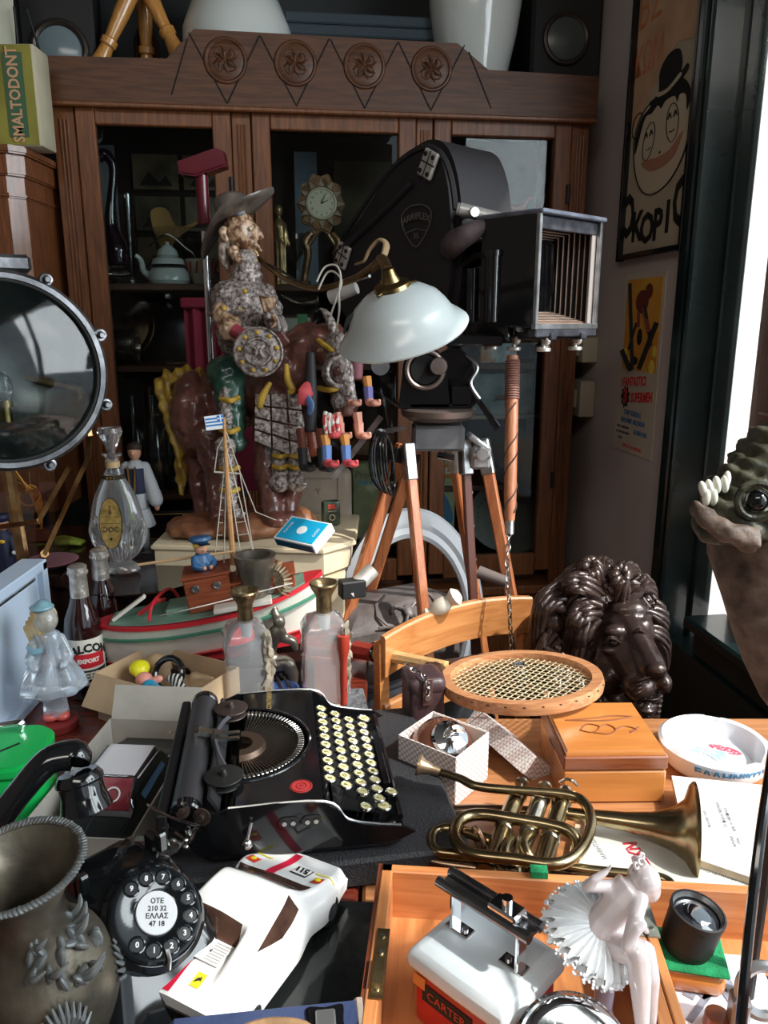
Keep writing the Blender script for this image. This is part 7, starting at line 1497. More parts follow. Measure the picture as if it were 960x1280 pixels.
for k in range(44):
    a = R(-84+168*k/43); Mk = T(RC, 0, .058) @ RZ(math.degrees(a)) @ RY(-3)
    if tb is None:
        tb = G().box(.048, .0012, .004, (.052, 0, 0)).build('type_bar', BARM, TW, 0); ts = G(); ts.box(.008, .0034, .009, (.079, 0, .002), bev=.0006); ts = ts.build('type_slug', SLG, TW, 0); o1, o2 = tb, ts
    else: o1, o2 = dup(tb, TW), dup(ts, TW)
    o1.matrix_local = Mk; o2.matrix_local = Mk
for s, c_ in ((1, mk('spool_brown', (.09, .065, .058), .4, .6)), (-1, mk('spool_black', (.03, .03, .03), .4, .4))):
    sp2 = G().lathe([(0, 0), (.020, 0), (.0205, .001), (.020, .002), (.012, .0022), (.012, .010), (.0225, .010), (.023, .011), (.0225, .012), (.005, .0125), (.004, .017), (0, .017)], (-.082, s*.083-.004, .066), n=34).build('ribbon_spool', c_, TW)
    G().cyl(.003, .006, (-.082, s*.083-.004, .080), n=12).build('spool_nut', STEEL, sp2)
    g = G(); g.tube(spl([(-.082, s*.060, .075), (-.090, s*.04, .078), (-.097, s*.010, .080)], 5), .003, 6, flat=.4); g.build('ribbon', mk('ribbon_grey', (.07, .07, .08), .7), TW)
g = G(); g.box(.030, .006, .003, (-.082, .006, .080)); g.box(.030, .006, .003, (-.082, -.008, .080)); g.box(.004, .026, .014, (-.100, -.001, .078)); g.tube([(-.100, .0, .083), (-.115, .012, .085), (-.118, .022, .082)], .0016, 6); g.build('ribbon_vibrator', SLG, TW)
# keys
KEYR = mk('key_ring_nickel', (.62, .60, .55), .2, 1); KEYF = mk('key_cream', (.62, .55, .28), .35, coat=.4)
rows = [('1234567890', .042, .074, .068), ('QWERTYUIOP', .061, .070, .060), ('ASDFGHJKL;', .080, .066, .052), ('ZXCVBNM,.?', .099, .062, .044)]
kr = kf = kl = None
for letters, x, y0, z in rows:
    for i, chh in enumerate(letters):
        y = y0-i*.0192
        M = T(x, y, z) @ RY(10)
        if kr is None:
            kr = G().lathe([(0, -.002), (.0062, -.002), (.0078, 0), (.0078, .0022), (.0066, .0032), (.0060, .0022), (0, .0022)], n=22).build('key', KEYR, TW); kf = G().lathe([(0, .0027), (.0058, .0027), (.0060, .0015)], n=20).build('key_face', KEYF, kr); kl = G().box(.0016, .0016, .030, (-.001, 0, -.017)).build('key_stem', BLKM, kr); K = kr
        else: K = dup(kr, TW); [bpy.data.objects.remove(c) for c in list(K.children) if c.name.startswith('key_letter')]
        K.matrix_local = M
        g = G(T(0, 0, .0029) @ RZ(90)); g.text(chh, .0075, ext=.0001, bold=.0001); g.build('key_letter', INK, K, 0)
K = dup(kr, TW); K.matrix_local = T(.104, -.115, .036) @ RY(10) @ SC(1.25, 1.25, 1)
K = dup(kr, TW); K.matrix_local = T(.082, -.122, .042) @ RY(10)
K = dup(kr, TW); K.matrix_local = T(.104, .088, .040) @ RY(10) @ SC(1.25, 1.25, 1)
K = dup(kr, TW); K.matrix_local = T(.118, -.085, .034) @ RY(10)
G().box(.011, .13, .006, (.115, -.0, .034), bev=.002).build('space_bar', BLK, TW)
G().box(.06, .22, .002, (.075, 0, .030), rot=RY(12)).build('key_bed', BLKM, TW)
# carriage
G().tube([(-.122, -.128, .062), (-.122, .118, .062)], .0175, 28).build('platen', mk('platen_rubber', (.050, .048, .052), .42), TW)
for s, y in ((1, .118), (-1, -.14)): G(T(-.122, y, .062) @ RX(-90)).cyl(.0185, .014, n=26, bev=.002).build('platen_knob', BLK, TW)
g = G(); g.box(.020, .26, .018, (-.098, -.006, .046)); g.box(.012, .27, .030, (-.148, -.006, .052), bev=.002); g.build('carriage_frame', BLKM, TW)
G().box(.004, .24, .020, (-.092, -.006, .066), rot=RY(-30)).build('paper_guide', mk('guide_grey', (.10, .10, .11), .35, .7), TW)
g = G(); g.box(.030, .012, .006, (-.105, .006, .082), rot=RY(12)); g.box(.004, .02, .012, (-.122, .006, .083)); g.build('card_holder', SLG, TW)
g = G(); g.tube(spl([(-.165, -.110, .060), (-.160, -.130, .072), (-.135, -.150, .070), (-.105, -.158, .062)], 6), [.003, .004, .0035, .004], 8, flat=.45); g.build('return_lever', mk('lever_steel', (.45, .42, .40), .25, 1), TW)
random.seed(9); MCH = mk('mechanism_steel', (.20, .15, .13), .35, .9, var=.4, scale=60)
for k in range(16):
    p = V((-.122+random.uniform(-.028, .030), -.135+random.uniform(-.016, .012), .045+random.uniform(-.028, .026))); g = G()
    rr = random.uniform(.005, .011)
    if k % 2: g.lathe([(0, 0), (rr, 0), (rr, .002), (rr*.4, .002), (rr*.4, .006), (0, .006)], p, zto((random.uniform(-.4, .4), -1, random.uniform(-.2, .8))), 12)
    else: g.tube([p, p+V((random.uniform(-.015, .015), random.uniform(-.015, .003), random.uniform(-.015, .02)))], .002, 6); g.sph(.0035, p, n=8, m=6)
    g.build('mechanism_piece', MCH if k % 3 else SLG, TW)
g = G(); g.sph(.0065, (-.055, -.152, .030), n=14, m=8); g.tube([(-.055, -.150, .034), (-.050, -.145, .052)], .002, 6); g.build('ball_weight', SLG, TW)
for x in (-.008, .018):
    p_ = G(T(x, -.1412, .046) @ RX(90)).prism(rrect(-.011, .011, -.0055, .0055, .0054), .002).build('screw_plate', mk('plate_dark', (.05, .05, .05), .3, .7), TW)
    for s in (-1, 1): G(T(x+s*.005, -.1445, .046) @ RX(90)).cyl(.0028, .0012, n=12).build('screw', SLG, p_)
g = G(T(.008, -.108, .0682)); g.cyl(.013, .0006, n=34); e_ = g.build('red_emblem', mk('emblem_red', (.36, .03, .03), .4), TW)
g = G(T(.008, -.108, .0690)); g.torus(.0115, .0005, n=30, m=4); g.torus(.006, .0005, n=20, m=4); g.text('M', .006, ext=.0002); g.build('emblem_print', mk('emblem_dark', (.10, .01, .01), .5), e_)
g = G(T(-.030, .118, .0685) @ RZ(90)); g.text('CONTINENTAL', .0095, ext=.0002, bold=.0003); g.build('gold_lettering', mk('gilt_lettering', (.38, .26, .10), .4, .6), TW)
# ================================================================ telephone
dW = W(187, 1113, .70)
ph = thing('rotary_telephone', 'glossy black rotary dial telephone with white dial centre', 'telephone', (dW.x-.022, dW.y+.020, TZ+.0065), -42)
t = thing('black_table_sheet', 'flat glossy black sheet added as dark tabletop under the telephone and the white toy car', 'tray', (-.17, .61, TZ+.001), -2); G().box(.35, .27, .005, (0, 0, .0025), bev=.001).build('tray', mk('dark_table_gloss', (.012, .014, .014), .15, coat=.5, bump=.2, bscale=60), t)  # added black sheet standing in for the dark glossy table surface
PHB = mk('bakelite', (.007, .008, .009), .10, coat=.6)
def rr3(hx, hy, r, z, cx_=0, n=6): return [(x+cx_, y, z) for x, y in rrect(-hx, hx, -hy, hy, r, n)]
G().loft([rr3(.088, .080, .022, 0), rr3(.088, .080, .022, .010), rr3(.083, .075, .022, .022, -.002), rr3(.072, .066, .024, .050, -.008), rr3(.060, .058, .026, .080, -.014), rr3(.046, .052, .024, .108, -.024), rr3(.036, .046, .02, .122, -.032), rr3(.020, .03, .012, .126, -.034)]).build('body', PHB, ph, 60)
DM = T(.026, 0, .098) @ RY(38)
G(DM).lathe([(0, .0), (.045, 0), (.047, .004), (.047, .012), (.043, .016), (.036, .017), (0, .017)], n=56).build('dial_base', PHB, ph)
fw = []
g = G(DM); g.lathe([(.019, .0200), (.0215, .0212), (.0405, .0212), (.0425, .0195), (.0425, .0180), (.019, .0180)], n=56); wheel = g.build('finger_wheel', PHB, ph)
for k in range(10):
    a = R(-62+k*29); p = (.0312*math.cos(a), .0312*math.sin(a), .0213)
    G(DM).lathe([(0, .0), (.0062, 0.0)], p, n=22).build('finger_hole', mk('hole_black', (.004, .004, .005), .35), wheel)
    G(DM).torus(.0066, .0011, p, n=22, m=6).build('hole_rim', PHB, wheel)
    G(DM @ T(.0312*math.cos(a), .0312*math.sin(a), .0218) @ RZ(60)).text(str((k+0) % 10), .0065, ext=.0002, bold=.0002).build('numeral', WHITE, wheel)
G(DM).lathe([(0, .0218), (.0185, .0218), (.0190, .0205)], n=40).build('white_centre', mk('label_white', (.75, .75, .76), .35, coat=.3), wheel)
g = G(DM @ T(0, 0, .0221) @ RZ(60))
for k, tx_ in enumerate(('ΟΤΕ', '210 32', 'ΕΛΛΑΣ', '47 18')): g.text(tx_, .0062, T(0, .0095-k*.0064, 0), ext=.0001, bold=.0001)
g.build('dial_lettering', INK, wheel)['kind'] = 'stuff'
g = G(DM); g.tube([(.046, -.012, .018), (.040, -.010, .024), (.032, -.008, .024)], .002, 6); g.build('finger_stop', STEEL, ph)
for s in (-1, 1):
    g = G(); g.box(.020, .010, .028, (-.030, s*.040, .128), bev=.003); g.box(.010, .010, .020, (-.014, s*.040, .140), bev=.002); g.build('cradle_fork', PHB, ph)
# handset lies along local Y across the cradle
hs = thing('telephone_handset', 'black telephone handset resting on the cradle behind the dial', 'handset', pm(ph) @ V((-.034, 0, .146)), -42+0)
e0, e1 = W(100, 972, .80), W(-12, 1062, .78)
hm = [e0+V((-.004, 0, .018)), W(92, 944, .80), W(60, 952, .79), W(25, 990, .78), W(-5, 1030, .78), e1+V((0, 0, .02))]
G().tube(spl(hm, 6), [.016, .018, .0155, .0145, .0155, .018], 14, flat=.8).build('handle', PHB, hs, world=True)
G(Matrix.Translation(W(97, 965, .795)) @ zto((.25, -.25, -.95))).lathe([(0, 0), (.020, 0), (.024, .006), (.024, .010), (.022, .012), (.022, .024), (.023, .026), (.026, .040), (0, .042)], n=32).build('earpiece', PHB, hs, world=True)
G(Matrix.Translation(W(-14, 1050, .78)) @ zto((.2, -.2, -.95))).lathe([(0, 0), (.020, 0), (.024, .008), (.024, .02), (.030, .042), (0, .044)], n=32).build('mouthpiece', PHB, hs, world=True)
# ================================================================ white toy sports car
TC = thing('white_toy_car', 'white plastic toy sports car with red stripe and race stickers', 'toy car', (-.140, .664, TZ+.0065), 64)
LH, WH = .116, .060
CWT2 = mk('toy_white', (.80, .79, .78), .28, coat=.3)
def sm(a, b, x): t_ = max(0, min(1, (x-a)/(b-a))); return t_*t_*(3-2*t_)
def ctop(x, y):           # x,y in -1..1
    hood = .046-.020*sm(.30, 1.0, x)-.004*sm(-.6, -1, x)
    ay = abs(y)
    side = 1-.35*sm(.80, 1.0, ay)-.05*ay
    cab = sm(.42, .12, x)*.017
    roofw = 1-sm(.66, .86, ay)
    but = sm(.42, .56, ay)                # buttress sides
    back_c = sm(-.42, -.30, x); back_b = sm(-.92, -.25, x)
    cab *= (back_b*but+back_c*(1-but))
    arch = .004*(math.exp(-((x-.62)/.16)**2)+math.exp(-((x+.62)/.16)**2))*sm(.55, .9, ay)
    return (hood*side+cab*roofw+arch)*1.18+.006
def wid(x): return 1-.10*sm(.55, 1, x)-.05*sm(.0, .35, x)*sm(.55, .3, x)*2+.0-.05*sm(-.8, -1, x)
nx, ny = 72, 44; vs, fs = [], []
for i in range(nx+1):
    x = -1+2*i/nx
    for j in range(ny+1):
        y = -1+2*j/ny; vs.append((x*LH, y*WH*wid(x), ctop(x, y)))
for i in range(nx):
    for j in range(ny): a = i*(ny+1)+j; fs.append((a, a+ny+1, a+ny+2, a+1))
per = [j for j in range(ny+1)]+[i*(ny+1)+ny for i in range(1, nx+1)]+[nx*(ny+1)+j for j in range(ny-1, -1, -1)]+[i*(ny+1) for i in range(nx-1, 0, -1)]
k0 = len(vs); vs += [(vs[p][0]*.985, vs[p][1]*.985, .012) for p in per]
for q_ in range(len(per)): r_ = (q_+1) % len(per); fs.append((per[q_], per[r_], k0+r_, k0+q_))
G().add(vs, fs).build('car_body', CWT2, TC, 60)
def patch(name, mat, q, off=.0007, par=TC, N=8):
    vs, fs = [], []
    for i in range(N+1):
        for j in range(N+1):
            u, v = i/N, j/N; x = (q[0][0]*(1-u)+q[1][0]*u)*(1-v)+(q[3][0]*(1-u)+q[2][0]*u)*v; y = (q[0][1]*(1-u)+q[1][1]*u)*(1-v)+(q[3][1]*(1-u)+q[2][1]*u)*v
            vs.append((x*LH, y*WH*wid(x), ctop(x, y)+off))
    for i in range(N):
        for j in range(N): a = i*(N+1)+j; fs.append((a, a+N+1, a+N+2, a+1))
    return G().add(vs, fs).build(name, mat, par, 60)
TINT = mk('tinted_window', (.035, .018, .014), .12, coat=.5, col2=(.10, .05, .035), scale=20)
patch('windscreen', TINT, [(.20, -.66), (.46, -.78), (.46, .78), (.20, .66)])
patch('rear_window', TINT, [(-.33, -.42), (-.30, .42), (-.405, .42), (-.435, -.42)], N=10, off=.0012)
for s in (-1, 1): patch('side_window', TINT, [(.14, s*.72), (.20, s*.86), (-.12, s*.88), (-.42, s*.80)], off=.0010, N=12)
RS = mk('stripe_red', (.62, .015, .05), .35)
patch('red_stripe', RS, [(.44, .04), (.97, .04), (.97, .22), (.44, .22)]); patch('red_stripe', RS, [(-.97, .04), (-.66, .04), (-.66, .22), (-.97, .22)])
o = patch('louvre_panel', CWT2, [(-.66, -.40), (-.44, -.40), (-.44, .40), (-.66, .40)], off=.0022)
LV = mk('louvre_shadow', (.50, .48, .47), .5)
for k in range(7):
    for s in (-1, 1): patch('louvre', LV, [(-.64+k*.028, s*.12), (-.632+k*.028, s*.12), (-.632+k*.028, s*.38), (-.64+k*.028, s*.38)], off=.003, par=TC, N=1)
YS = mk('sticker_yellow', (.85, .72, .03), .4); RSK = mk('sticker_red', (.70, .05, .02), .4)
def onhood(x, y, off=.0012): return T(x*LH, y*WH*wid(x), ctop(x, y)+off)
pt = patch('yellow_badge', YS, [(-.86, -.34), (-.74, -.34), (-.74, -.18), (-.86, -.18)], off=.001)
g = G(onhood(-.80, -.26, .0022) @ RZ(-90)); g.tube(spl([(-.002, -.003, 0), (.0, .0, 0), (.002, .001, 0), (.001, .0035, 0)], 4), [.0005, .0013, .0008, .0003], 5, flat=.4); g.tube([(.002, .001, 0), (.0035, -.001, 0)], .0004, 4); g.build('prancing_mark', INK, pt)
for s, x, y in ((1, .60, .66), (-1, .60, -.72)):
    q_ = patch('red_shell_sticker', RSK, [(x-.055, y-.10), (x+.055, y-.10), (x+.055, y+.10), (x-.055, y+.10)], off=.001)
    G(onhood(x, y, .0024)).sph((.0028, .0036, .0006), n=16).build('yellow_shell', YS, q_)
    b_ = patch('sponsor_strip', YS, [(x+.15, y-.20), (x+.17, y-.20), (x+.17, y+.20), (x+.15, y+.20)], off=.001)
hoodb = patch('number_plate', INK, [(.60, -.46), (.78, -.46), (.78, -.12), (.60, -.12)], off=.0009); patch('number_ground', CWT2, [(.615, -.44), (.765, -.44), (.765, -.14), (.615, -.14)], off=.0014)
g = G(onhood(.69, -.29, .003) @ RZ(90) @ RX(0)); g.text('511', .011, ext=.0002, bold=.0006); g.build('race_number', INK, TC)
g = G(); g.sph((.002, .0014, .001), (-.55*LH, -.12*WH, ctop(-.55, -.12)+.002)); g.build('black_dot', INK, TC)
for sx in (-.60, .62):
    for s in (-1, 1): g = G(); g.cyl(.017, .016, (sx*LH, s*(WH-.018), .0175), RX(-90*s), n=26, bev=.002); wl = g.build('wheel', BLKM, TC); G().cyl(.009, .002, (sx*LH, s*(WH-.0025), .0175), RX(-90*s), n=18).build('hub', STEEL, wl)
G().box(.006, WH*1.78, .022, (-LH*.985, 0, .033)).build('tail_recess', BLK, TC)
for y in (-.038, -.024, .024, .038): G(T(-LH*1.012, y, .034) @ RY(-90)).lathe([(0, .0015), (.0058, .001), (.0062, 0)], n=20).build('tail_light', mk('tail_red', (.35, .01, .02), .3), TC)
G().box(.03, .02, .0012, (-.84*LH, .84*WH, ctop(-.84, .84)+.001), rot=RX(-25)).build('gold_side_sticker', mk('gold_sticker', (.50, .33, .08), .4), TC)
# ================================================================ navy case at the bottom edge
n0, n1 = WZ(208, 1260, .828), WZ(446, 1236, .828); na = math.degrees(math.atan2(n1.y-n0.y, n1.x-n0.x)); nl = (n1-n0).length
nc = thing('navy_case', 'worn navy blue case with black clasp and leather handle, bottom edge', 'case', ((n0.x+n1.x)/2+.012, (n0.y+n1.y)/2-.072, TZ+.001), na)
NV = mk('navy_bookcloth', (.030, .045, .110), .55, col2=(.055, .075, .16), scale=14, bump=.3, bscale=250)
G().box(nl, .14, .060, (0, 0, .032), bev=.004).build('case_body', NV, nc); G().box(.010, .142, .062, (nl/2-.002, 0, .032), bev=.003).build('worn_edge', mk('worn_tan', (.36, .30, .25), .7, var=.3), nc)
g = G(T(nl/2-.032, .045, .0625)); g.prism(spl2([(-.016, -.014), (-.012, -.017), (0, -.015), (.012, -.017), (.016, -.014), (.015, 0), (.016, .014), (.012, .017), (0, .015), (-.012, .017), (-.016, .014), (-.015, 0)], 3, True), .003, None, bev=.001); k_ = g.build('black_clasp', BLK, nc)
G(T(nl/2-.032, .046, .067)).box(.017, .018, .004, bev=.0015).build('clasp_button', mk('clasp_grey', (.20, .20, .20), .3, .6), k_)
g = G(); g.tube(spl([(-.045, .006, .066), (-.03, .020, .074), (.0, .026, .080), (.03, .022, .078), (.05, .012, .068)], 6), [.004, .012, .012, .012, .005], 10, flat=.35); g.build('leather_handle', mk('tan_leather', (.30, .17, .08), .6, var=.35, bump=.4), nc)
for x in (.044, .062): G().lathe([(0, .004), (.006, .003), (.008, 0)], (x, .010, .064), n=20).build('handle_stud', mk('clasp_grey', (.2, .2, .2)), nc)
# ================================================================ bronze vase, front left
VR = mk('antique_bronze', (.060, .052, .040), .36, .6, col2=(.22, .19, .14), scale=26, bump=.4, bscale=70, contrast=(.3, .7)); VP = mk('patina_grey', (.17, .18, .18), .5, .4, var=.2, scale=20)
vc = W(52, 1092, .62)
va = thing('bronze_vase', 'bronze vase with roped flared rim and shell reliefs, front left', 'vase', (vc.x-.004, vc.y+.022, TZ+.001), 0, rot=(R(7), R(-3), 0))
vh = .222
G().lathe([(0, 0), (.030, 0), (.036, .006), (.034, .016), (.045, .045), (.055, .080), (.056, .105), (.048, .130), (.033, .150), (.026, .168), (.027, .186), (.038, .206), (.0485, vh), (.0465, vh), (.036, .203), (.024, .184), (.022, .168), (.028, .150), (.03, .10), (0, .03)], n=64).build('body', VR, va)
g = G(); P = [(.0485*math.cos(2*PI*k/64), .0485*math.sin(2*PI*k/64), vh) for k in range(64)]; g.tube(P, .003, 8, closed=True)
g.build('rim', VR, va); random.seed(2)
for k in range(96):
    a = 2*PI*k/96; g = G(T(.0492*math.cos(a), .0492*math.sin(a), vh+.001) @ RZ(math.degrees(a)+90) @ RY(random.uniform(20, 45))); g.sph((.0034, .0034+random.uniform(0, .0010), .0019), n=8, m=5); 
    o = g.build('rope_bead', VP, va)
for az_, zc_ in ((-56, .108), (-125, .10), (20, .10), (120, .10)):
    g = G(T(.0545*math.cos(R(az_)), .0545*math.sin(R(az_)), zc_) @ RZ(az_+90) @ RX(90))
    for k in range(11): b_ = R(20+k*14); g.tube([(0, -.020, .0), (.016*math.cos(b_), -.020+.026*math.sin(b_), .004), (.022*math.cos(b_), -.020+.038*math.sin(b_), .0)], [.001, .0024, .001], 6)
    g.build('shell_relief', VP, va)
g = G()
for k in range(22):
    a = R(-75+k*4+random.uniform(-6, 6)); z = .150+random.uniform(-.022, .012); rr = .034+(.150-z)*.9
    g.sph((.0055, .0032, .009), ((rr)*math.cos(a), (rr)*math.sin(a), z), RZ(math.degrees(a)) @ RX(random.uniform(-60, 60)), 10, 6)
    if k % 3 == 0: g.tube(spl([(rr*math.cos(a), rr*math.sin(a), z), ((rr+.010)*math.cos(a+.1), (rr+.010)*math.sin(a+.1), z+.006), ((rr+.012)*math.cos(a+.3), (rr+.012)*math.sin(a+.3), z+.012)], 4), [.003, .003, .001], 6)
g.build('applied_leaf', VP, va)['kind'] = 'stuff'
# ================================================================ green money box
q = WZ(5, 935, .865); t = thing('green_money_box', 'bright green metal money box with coin slot and chrome handle', 'money box', (q.x-.008, q.y, TZ+.001), 12)
GR = mk('bright_green', (.01, .48, .10), .25, coat=.4)
G().prism(rrect(-.075, .062, -.055, .055, .035, 8), .085, None, bev=.004).build('box_body', GR, t); G().prism(rrect(-.077, .064, -.057, .057, .036, 8), .018, T(0, 0, .087), bev=.005).build('lid', GR, t)
G().box(.052, .003, .001, (.005, -.012, .1054), rot=RZ(38)).build('coin_slot', INK, t)
g = G(); g.tube(spl([(-.03, .02, .106), (-.03, .02, .120), (.020, .034, .120), (.022, .034, .106)], 5), .004, 8, flat=.5); g.build('handle', CHROME, t); G(T(.034, -.0585, .07) @ RX(90)).cyl(.004, .002, n=14).build('black_dot', INK, t)
# ================================================================ glass girl bottle
q = WZ(72, 905, .765); gg = thing('glass_girl_bottle', 'clear glass bottle shaped as a girl with blue hat on red stand', 'bottle', (q.x, q.y, TZ+.001), 20)
GG = mk('frosted_clear', (.80, .86, .92), .10, trans=.75, coat=.5, ior=1.35); GH = mk('amber_stain_glass', (.62, .38, .12), .2, trans=.25, col2=(.80, .62, .35), scale=45)
G().lathe([(0, 0), (.032, 0), (.033, .004), (.033, .012), (.030, .014), (0, .014)], n=36).build('red_stand', mk('stand_red', (.20, .02, .02), .35), gg)
blob('shoes', [('e', (-.008, -.004, .022), (.013, .015, .009)), ('e', (.010, -.006, .021), (.012, .014, .008))], .002, mk('glass_red', (.62, .10, .08), .15, coat=.5), gg)
G().loft([[(r_*(1+w_*math.cos(7*2*PI*k/56))*math.cos(2*PI*k/56), r_*.8*(1+w_*math.cos(7*2*PI*k/56))*math.sin(2*PI*k/56), z) for k in range(56)] for r_, z, w_ in ((.020, .024, .02), (.018, .045, .02), (.019, .060, .02), (.046, .064, .06), (.050, .070, .08), (.042, .092, .09), (.028, .118, .08), (.017, .136, .03), (.021, .150, .02), (.018, .162, .0), (.008, .168, 0))]).build('dress', GG, gg, 60)
blob('head', [('e', (0, 0, .184), (.018, .019, .021)), ('e', (.004, -.019, .182), (.004, .005, .005)), ('t', [(0, 0, .16), (0, 0, .17)], [.009, .009])], .0022, GG, gg, 1)
blob('arms', [('c', (.018, 0, .152), (.030, -.012, .125), .008, .007), ('c', (.030, -.012, .125), (.020, -.028, .115), .007, .006), ('c', (-.018, 0, .152), (-.030, -.012, .125), .008, .007), ('c', (-.030, -.012, .125), (-.020, -.028, .115), .007, .006)], .0022, GG, gg, 2)
blob('hair', [('e', (-.004, .008, .188), (.020, .020, .020))]+[('t', spl([(-.016+.006*k, .012-.004*k, .186), (-.026+.006*k, .016-.006*k, .168), (-.022+.004*k, .012, .150), (-.030+.005*k, .010, .138)], 4), [.008, .009, .008, .003]) for k in range(4)], .0022, GH, gg, 1, lambda p: .0012*math.sin(p.x*900+p.z*300))
blob('blue_hat', [('e', (-.004, .0, .206), (.019, .018, .006)), ('e', (-.003, 0, .210), (.012, .012, .008))], .002, mk('blue_glass_cap', (.20, .36, .42), .15, coat=.5), gg, 1)
G().tube(spl([(-.030, -.006, .145), (-.020, -.018, .140), (-.008, -.02, .143)], 5), [.003, .006, .004], 8).build('blue_bow', mk('blue_glass_cap', (.2, .36, .42)), gg)
# ================================================================ beer bottles
BB = mk('brown_beer_glass', (.020, .004, .004), .06, coat=1); FOIL = mk('silver_foil', (.60, .55, .50), .35, .8, var=.25, scale=90, bump=.6, bscale=160)
def wrap(g, tx_, size, r_, z, a0, **kw): g.text(tx_, size, fn=lambda p: ((r_+p.z)*math.cos(R(a0)+p.x/r_), (r_+p.z)*math.sin(R(a0)+p.x/r_), z+p.y+kw.get('arch', 0)*p.x*p.x), ext=.0003, bold=kw.get('bold', .0006))
def beer(x, y, rz, label):
    t = thing('beer_bottle', label, 'bottle', (x, y, TZ+.001), rz, 'brown beer bottles behind the glass girl')
    G().lathe([(0, 0), (.028, 0), (.031, .004), (.031, .125), (.028, .145), (.020, .165), (.0145, .185), (.0135, .225), (0, .225)], n=40).build('glass_body', BB, t)
    G().lathe([(.0152, .180), (.0150, .195), (.0143, .218), (.0150, .220), (.0158, .224), (.0155, .236), (.012, .2385), (0, .239)], n=28).build('foil_cap', FOIL, t)
    for k in range(18): a = k*PI/9; G().sph((.0015, .0015, .003), (.0158*math.cos(a), .0158*math.sin(a), .2255), n=6, m=4).build('cap_crimp', FOIL, t)
    G().lathe([(.0314, .030), (.0316, .032), (.0316, .112), (.0314, .114)], n=30, arc=R(170), rot=RZ(-175)).build('white_label', mk('label_cream', (.70, .66, .58), .5), t)
    G().lathe([(.0318, .062), (.0320, .064), (.0320, .086), (.0318, .088)], n=26, arc=R(110), rot=RZ(-145)).build('red_band', RED, t)
    g = G(); wrap(g, 'FALCON', .020, .0322, .098, -90, bold=.0009, arch=-9); g.build('brand_lettering', INK, t)['kind'] = 'stuff'
    G().lathe([(.0318, .036), (.0320, .037), (.0320, .057), (.0318, .058)], n=26, arc=R(120), rot=RZ(-150)).build('black_band', INK, t)
    g = G(); wrap(g, 'BEER', .018, .0324, .047, -90); g.build('beer_lettering', mk('label_cream', (1, 1, 1)), t)['kind'] = 'stuff'
    g = G(); wrap(g, 'EXPORT', .010, .0324, .075, -90); g.build('small_lettering', mk('label_cream', (1, 1, 1)), t)['kind'] = 'stuff'
q = WZ(112, 868, TZ); beer(q.x, q.y, 30, 'brown beer bottle with red and white label, nearer the glass girl'); q = WZ(134, 836, TZ); beer(q.x+.008, q.y-.01, 46, 'brown beer bottle with foil cap standing behind the other one')
# ================================================================ pale blue framed panel at the left edge
t = thing('pale_blue_frame', 'pale blue and white framed panel standing at the left edge', 'frame', (-.615, 1.05, TZ+.001), 0)
PBF = mk('pale_blue_paint', (.50, .60, .74), .35); g = G(); g.box(.045, .50, .018, (0, 0, .224), bev=.002); g.box(.045, .50, .018, (0, 0, .009), bev=.002); g.box(.045, .018, .23, (0, .241, .116), bev=.002); g.box(.045, .018, .23, (0, -.241, .116), bev=.002); g.build('frame', PBF, t)
G().box(.008, .47, .20, (.006, 0, .116)).build('panel', mk('milky_acrylic', (.60, .70, .84), .12, coat=.6, var=.08, scale=4), t); G().box(.003, .44, .004, (.0115, 0, .205)).build('inner_bead', STEEL, t)
# ================================================================ cardboard box with toys
def obox(name, label, cx_, cy_, rz, sx, sy, h, m, flaps=()):
    t = thing(name, label, 'box', (cx_, cy_, TZ+.001), rz)
    G().box(sx, sy, .002, (0, 0, .001)).build('base', m, t, 0)
    for s in (-1, 1): G().box(sx, .002, h, (0, s*sy/2, h/2)).build('side', m, t, 0); G().box(.002, sy, h, (s*sx/2, 0, h/2)).build('side', m, t, 0)
    for (ax, s, ln, an) in flaps:
        if ax == 'y': G(T(0, s*sy/2, h) @ RX(-s*an)).box(sx-.004, ln, .0018, (0, s*ln/2, 0)).build('flap', m, t, 0)
        else: G(T(s*sx/2, 0, h) @ RY(s*an)).box(ln, sy-.004, .0018, (s*ln/2, 0, 0)).build('flap', m, t, 0)
    return t
A4 = [WZ(x, y, .845) for x, y in ((172, 784), (277, 830), (253, 877), (147, 832))]
cx_ = sum(p.x for p in A4)/4; cy_ = sum(p.y for p in A4)/4
tb_ = obox('cardboard_box', 'open brown cardboard box of small toys behind the typewriter', cx_+.004, cy_-.02, -27, .19, .13, .082, CARD, [('y', -1, .055, 52)])
def inbox(x, y, z): return pm(tb_) @ V((x, y, z))
t = thing('toy_figure', 'small toy figure with yellow cap and blue trousers in the cardboard box', 'toy', inbox(-.045, -.015, .003))
mt = lambda x, y, z: inbox(x, y, z)
blob('yellow_cap', [('e', mt(-.062, .0, .070), (.018, .018, .014)), ('e', mt(-.050, -.010, .066), (.012, .012, .005))], .0022, mk('toy_yellow', (.85, .78, .02), .3), t, world=True)
blob('face', [('e', mt(-.035, -.018, .062), (.015, .014, .014)), ('e', mt(-.026, -.026, .060), (.004, .004, .004)), ('c', mt(-.025, -.02, .06), mt(-.010, -.010, .066), .007, .007)], .002, mk('toy_pink', (.75, .30, .24), .4), t, world=True)
blob('trousers', [('c', mt(-.018, -.024, .056), mt(.030, -.040, .060), .011, .009), ('e', mt(-.018, -.024, .056), (.014, .013, .013))], .0022, mk('toy_blue', (.03, .32, .52), .4), t, world=True)
G().tube([inbox(-.03, -.015, .05), inbox(-.03, -.015, .004)], .010, 8).build('body', mk('toy_pink', (1, 1, 1)), t, world=True)
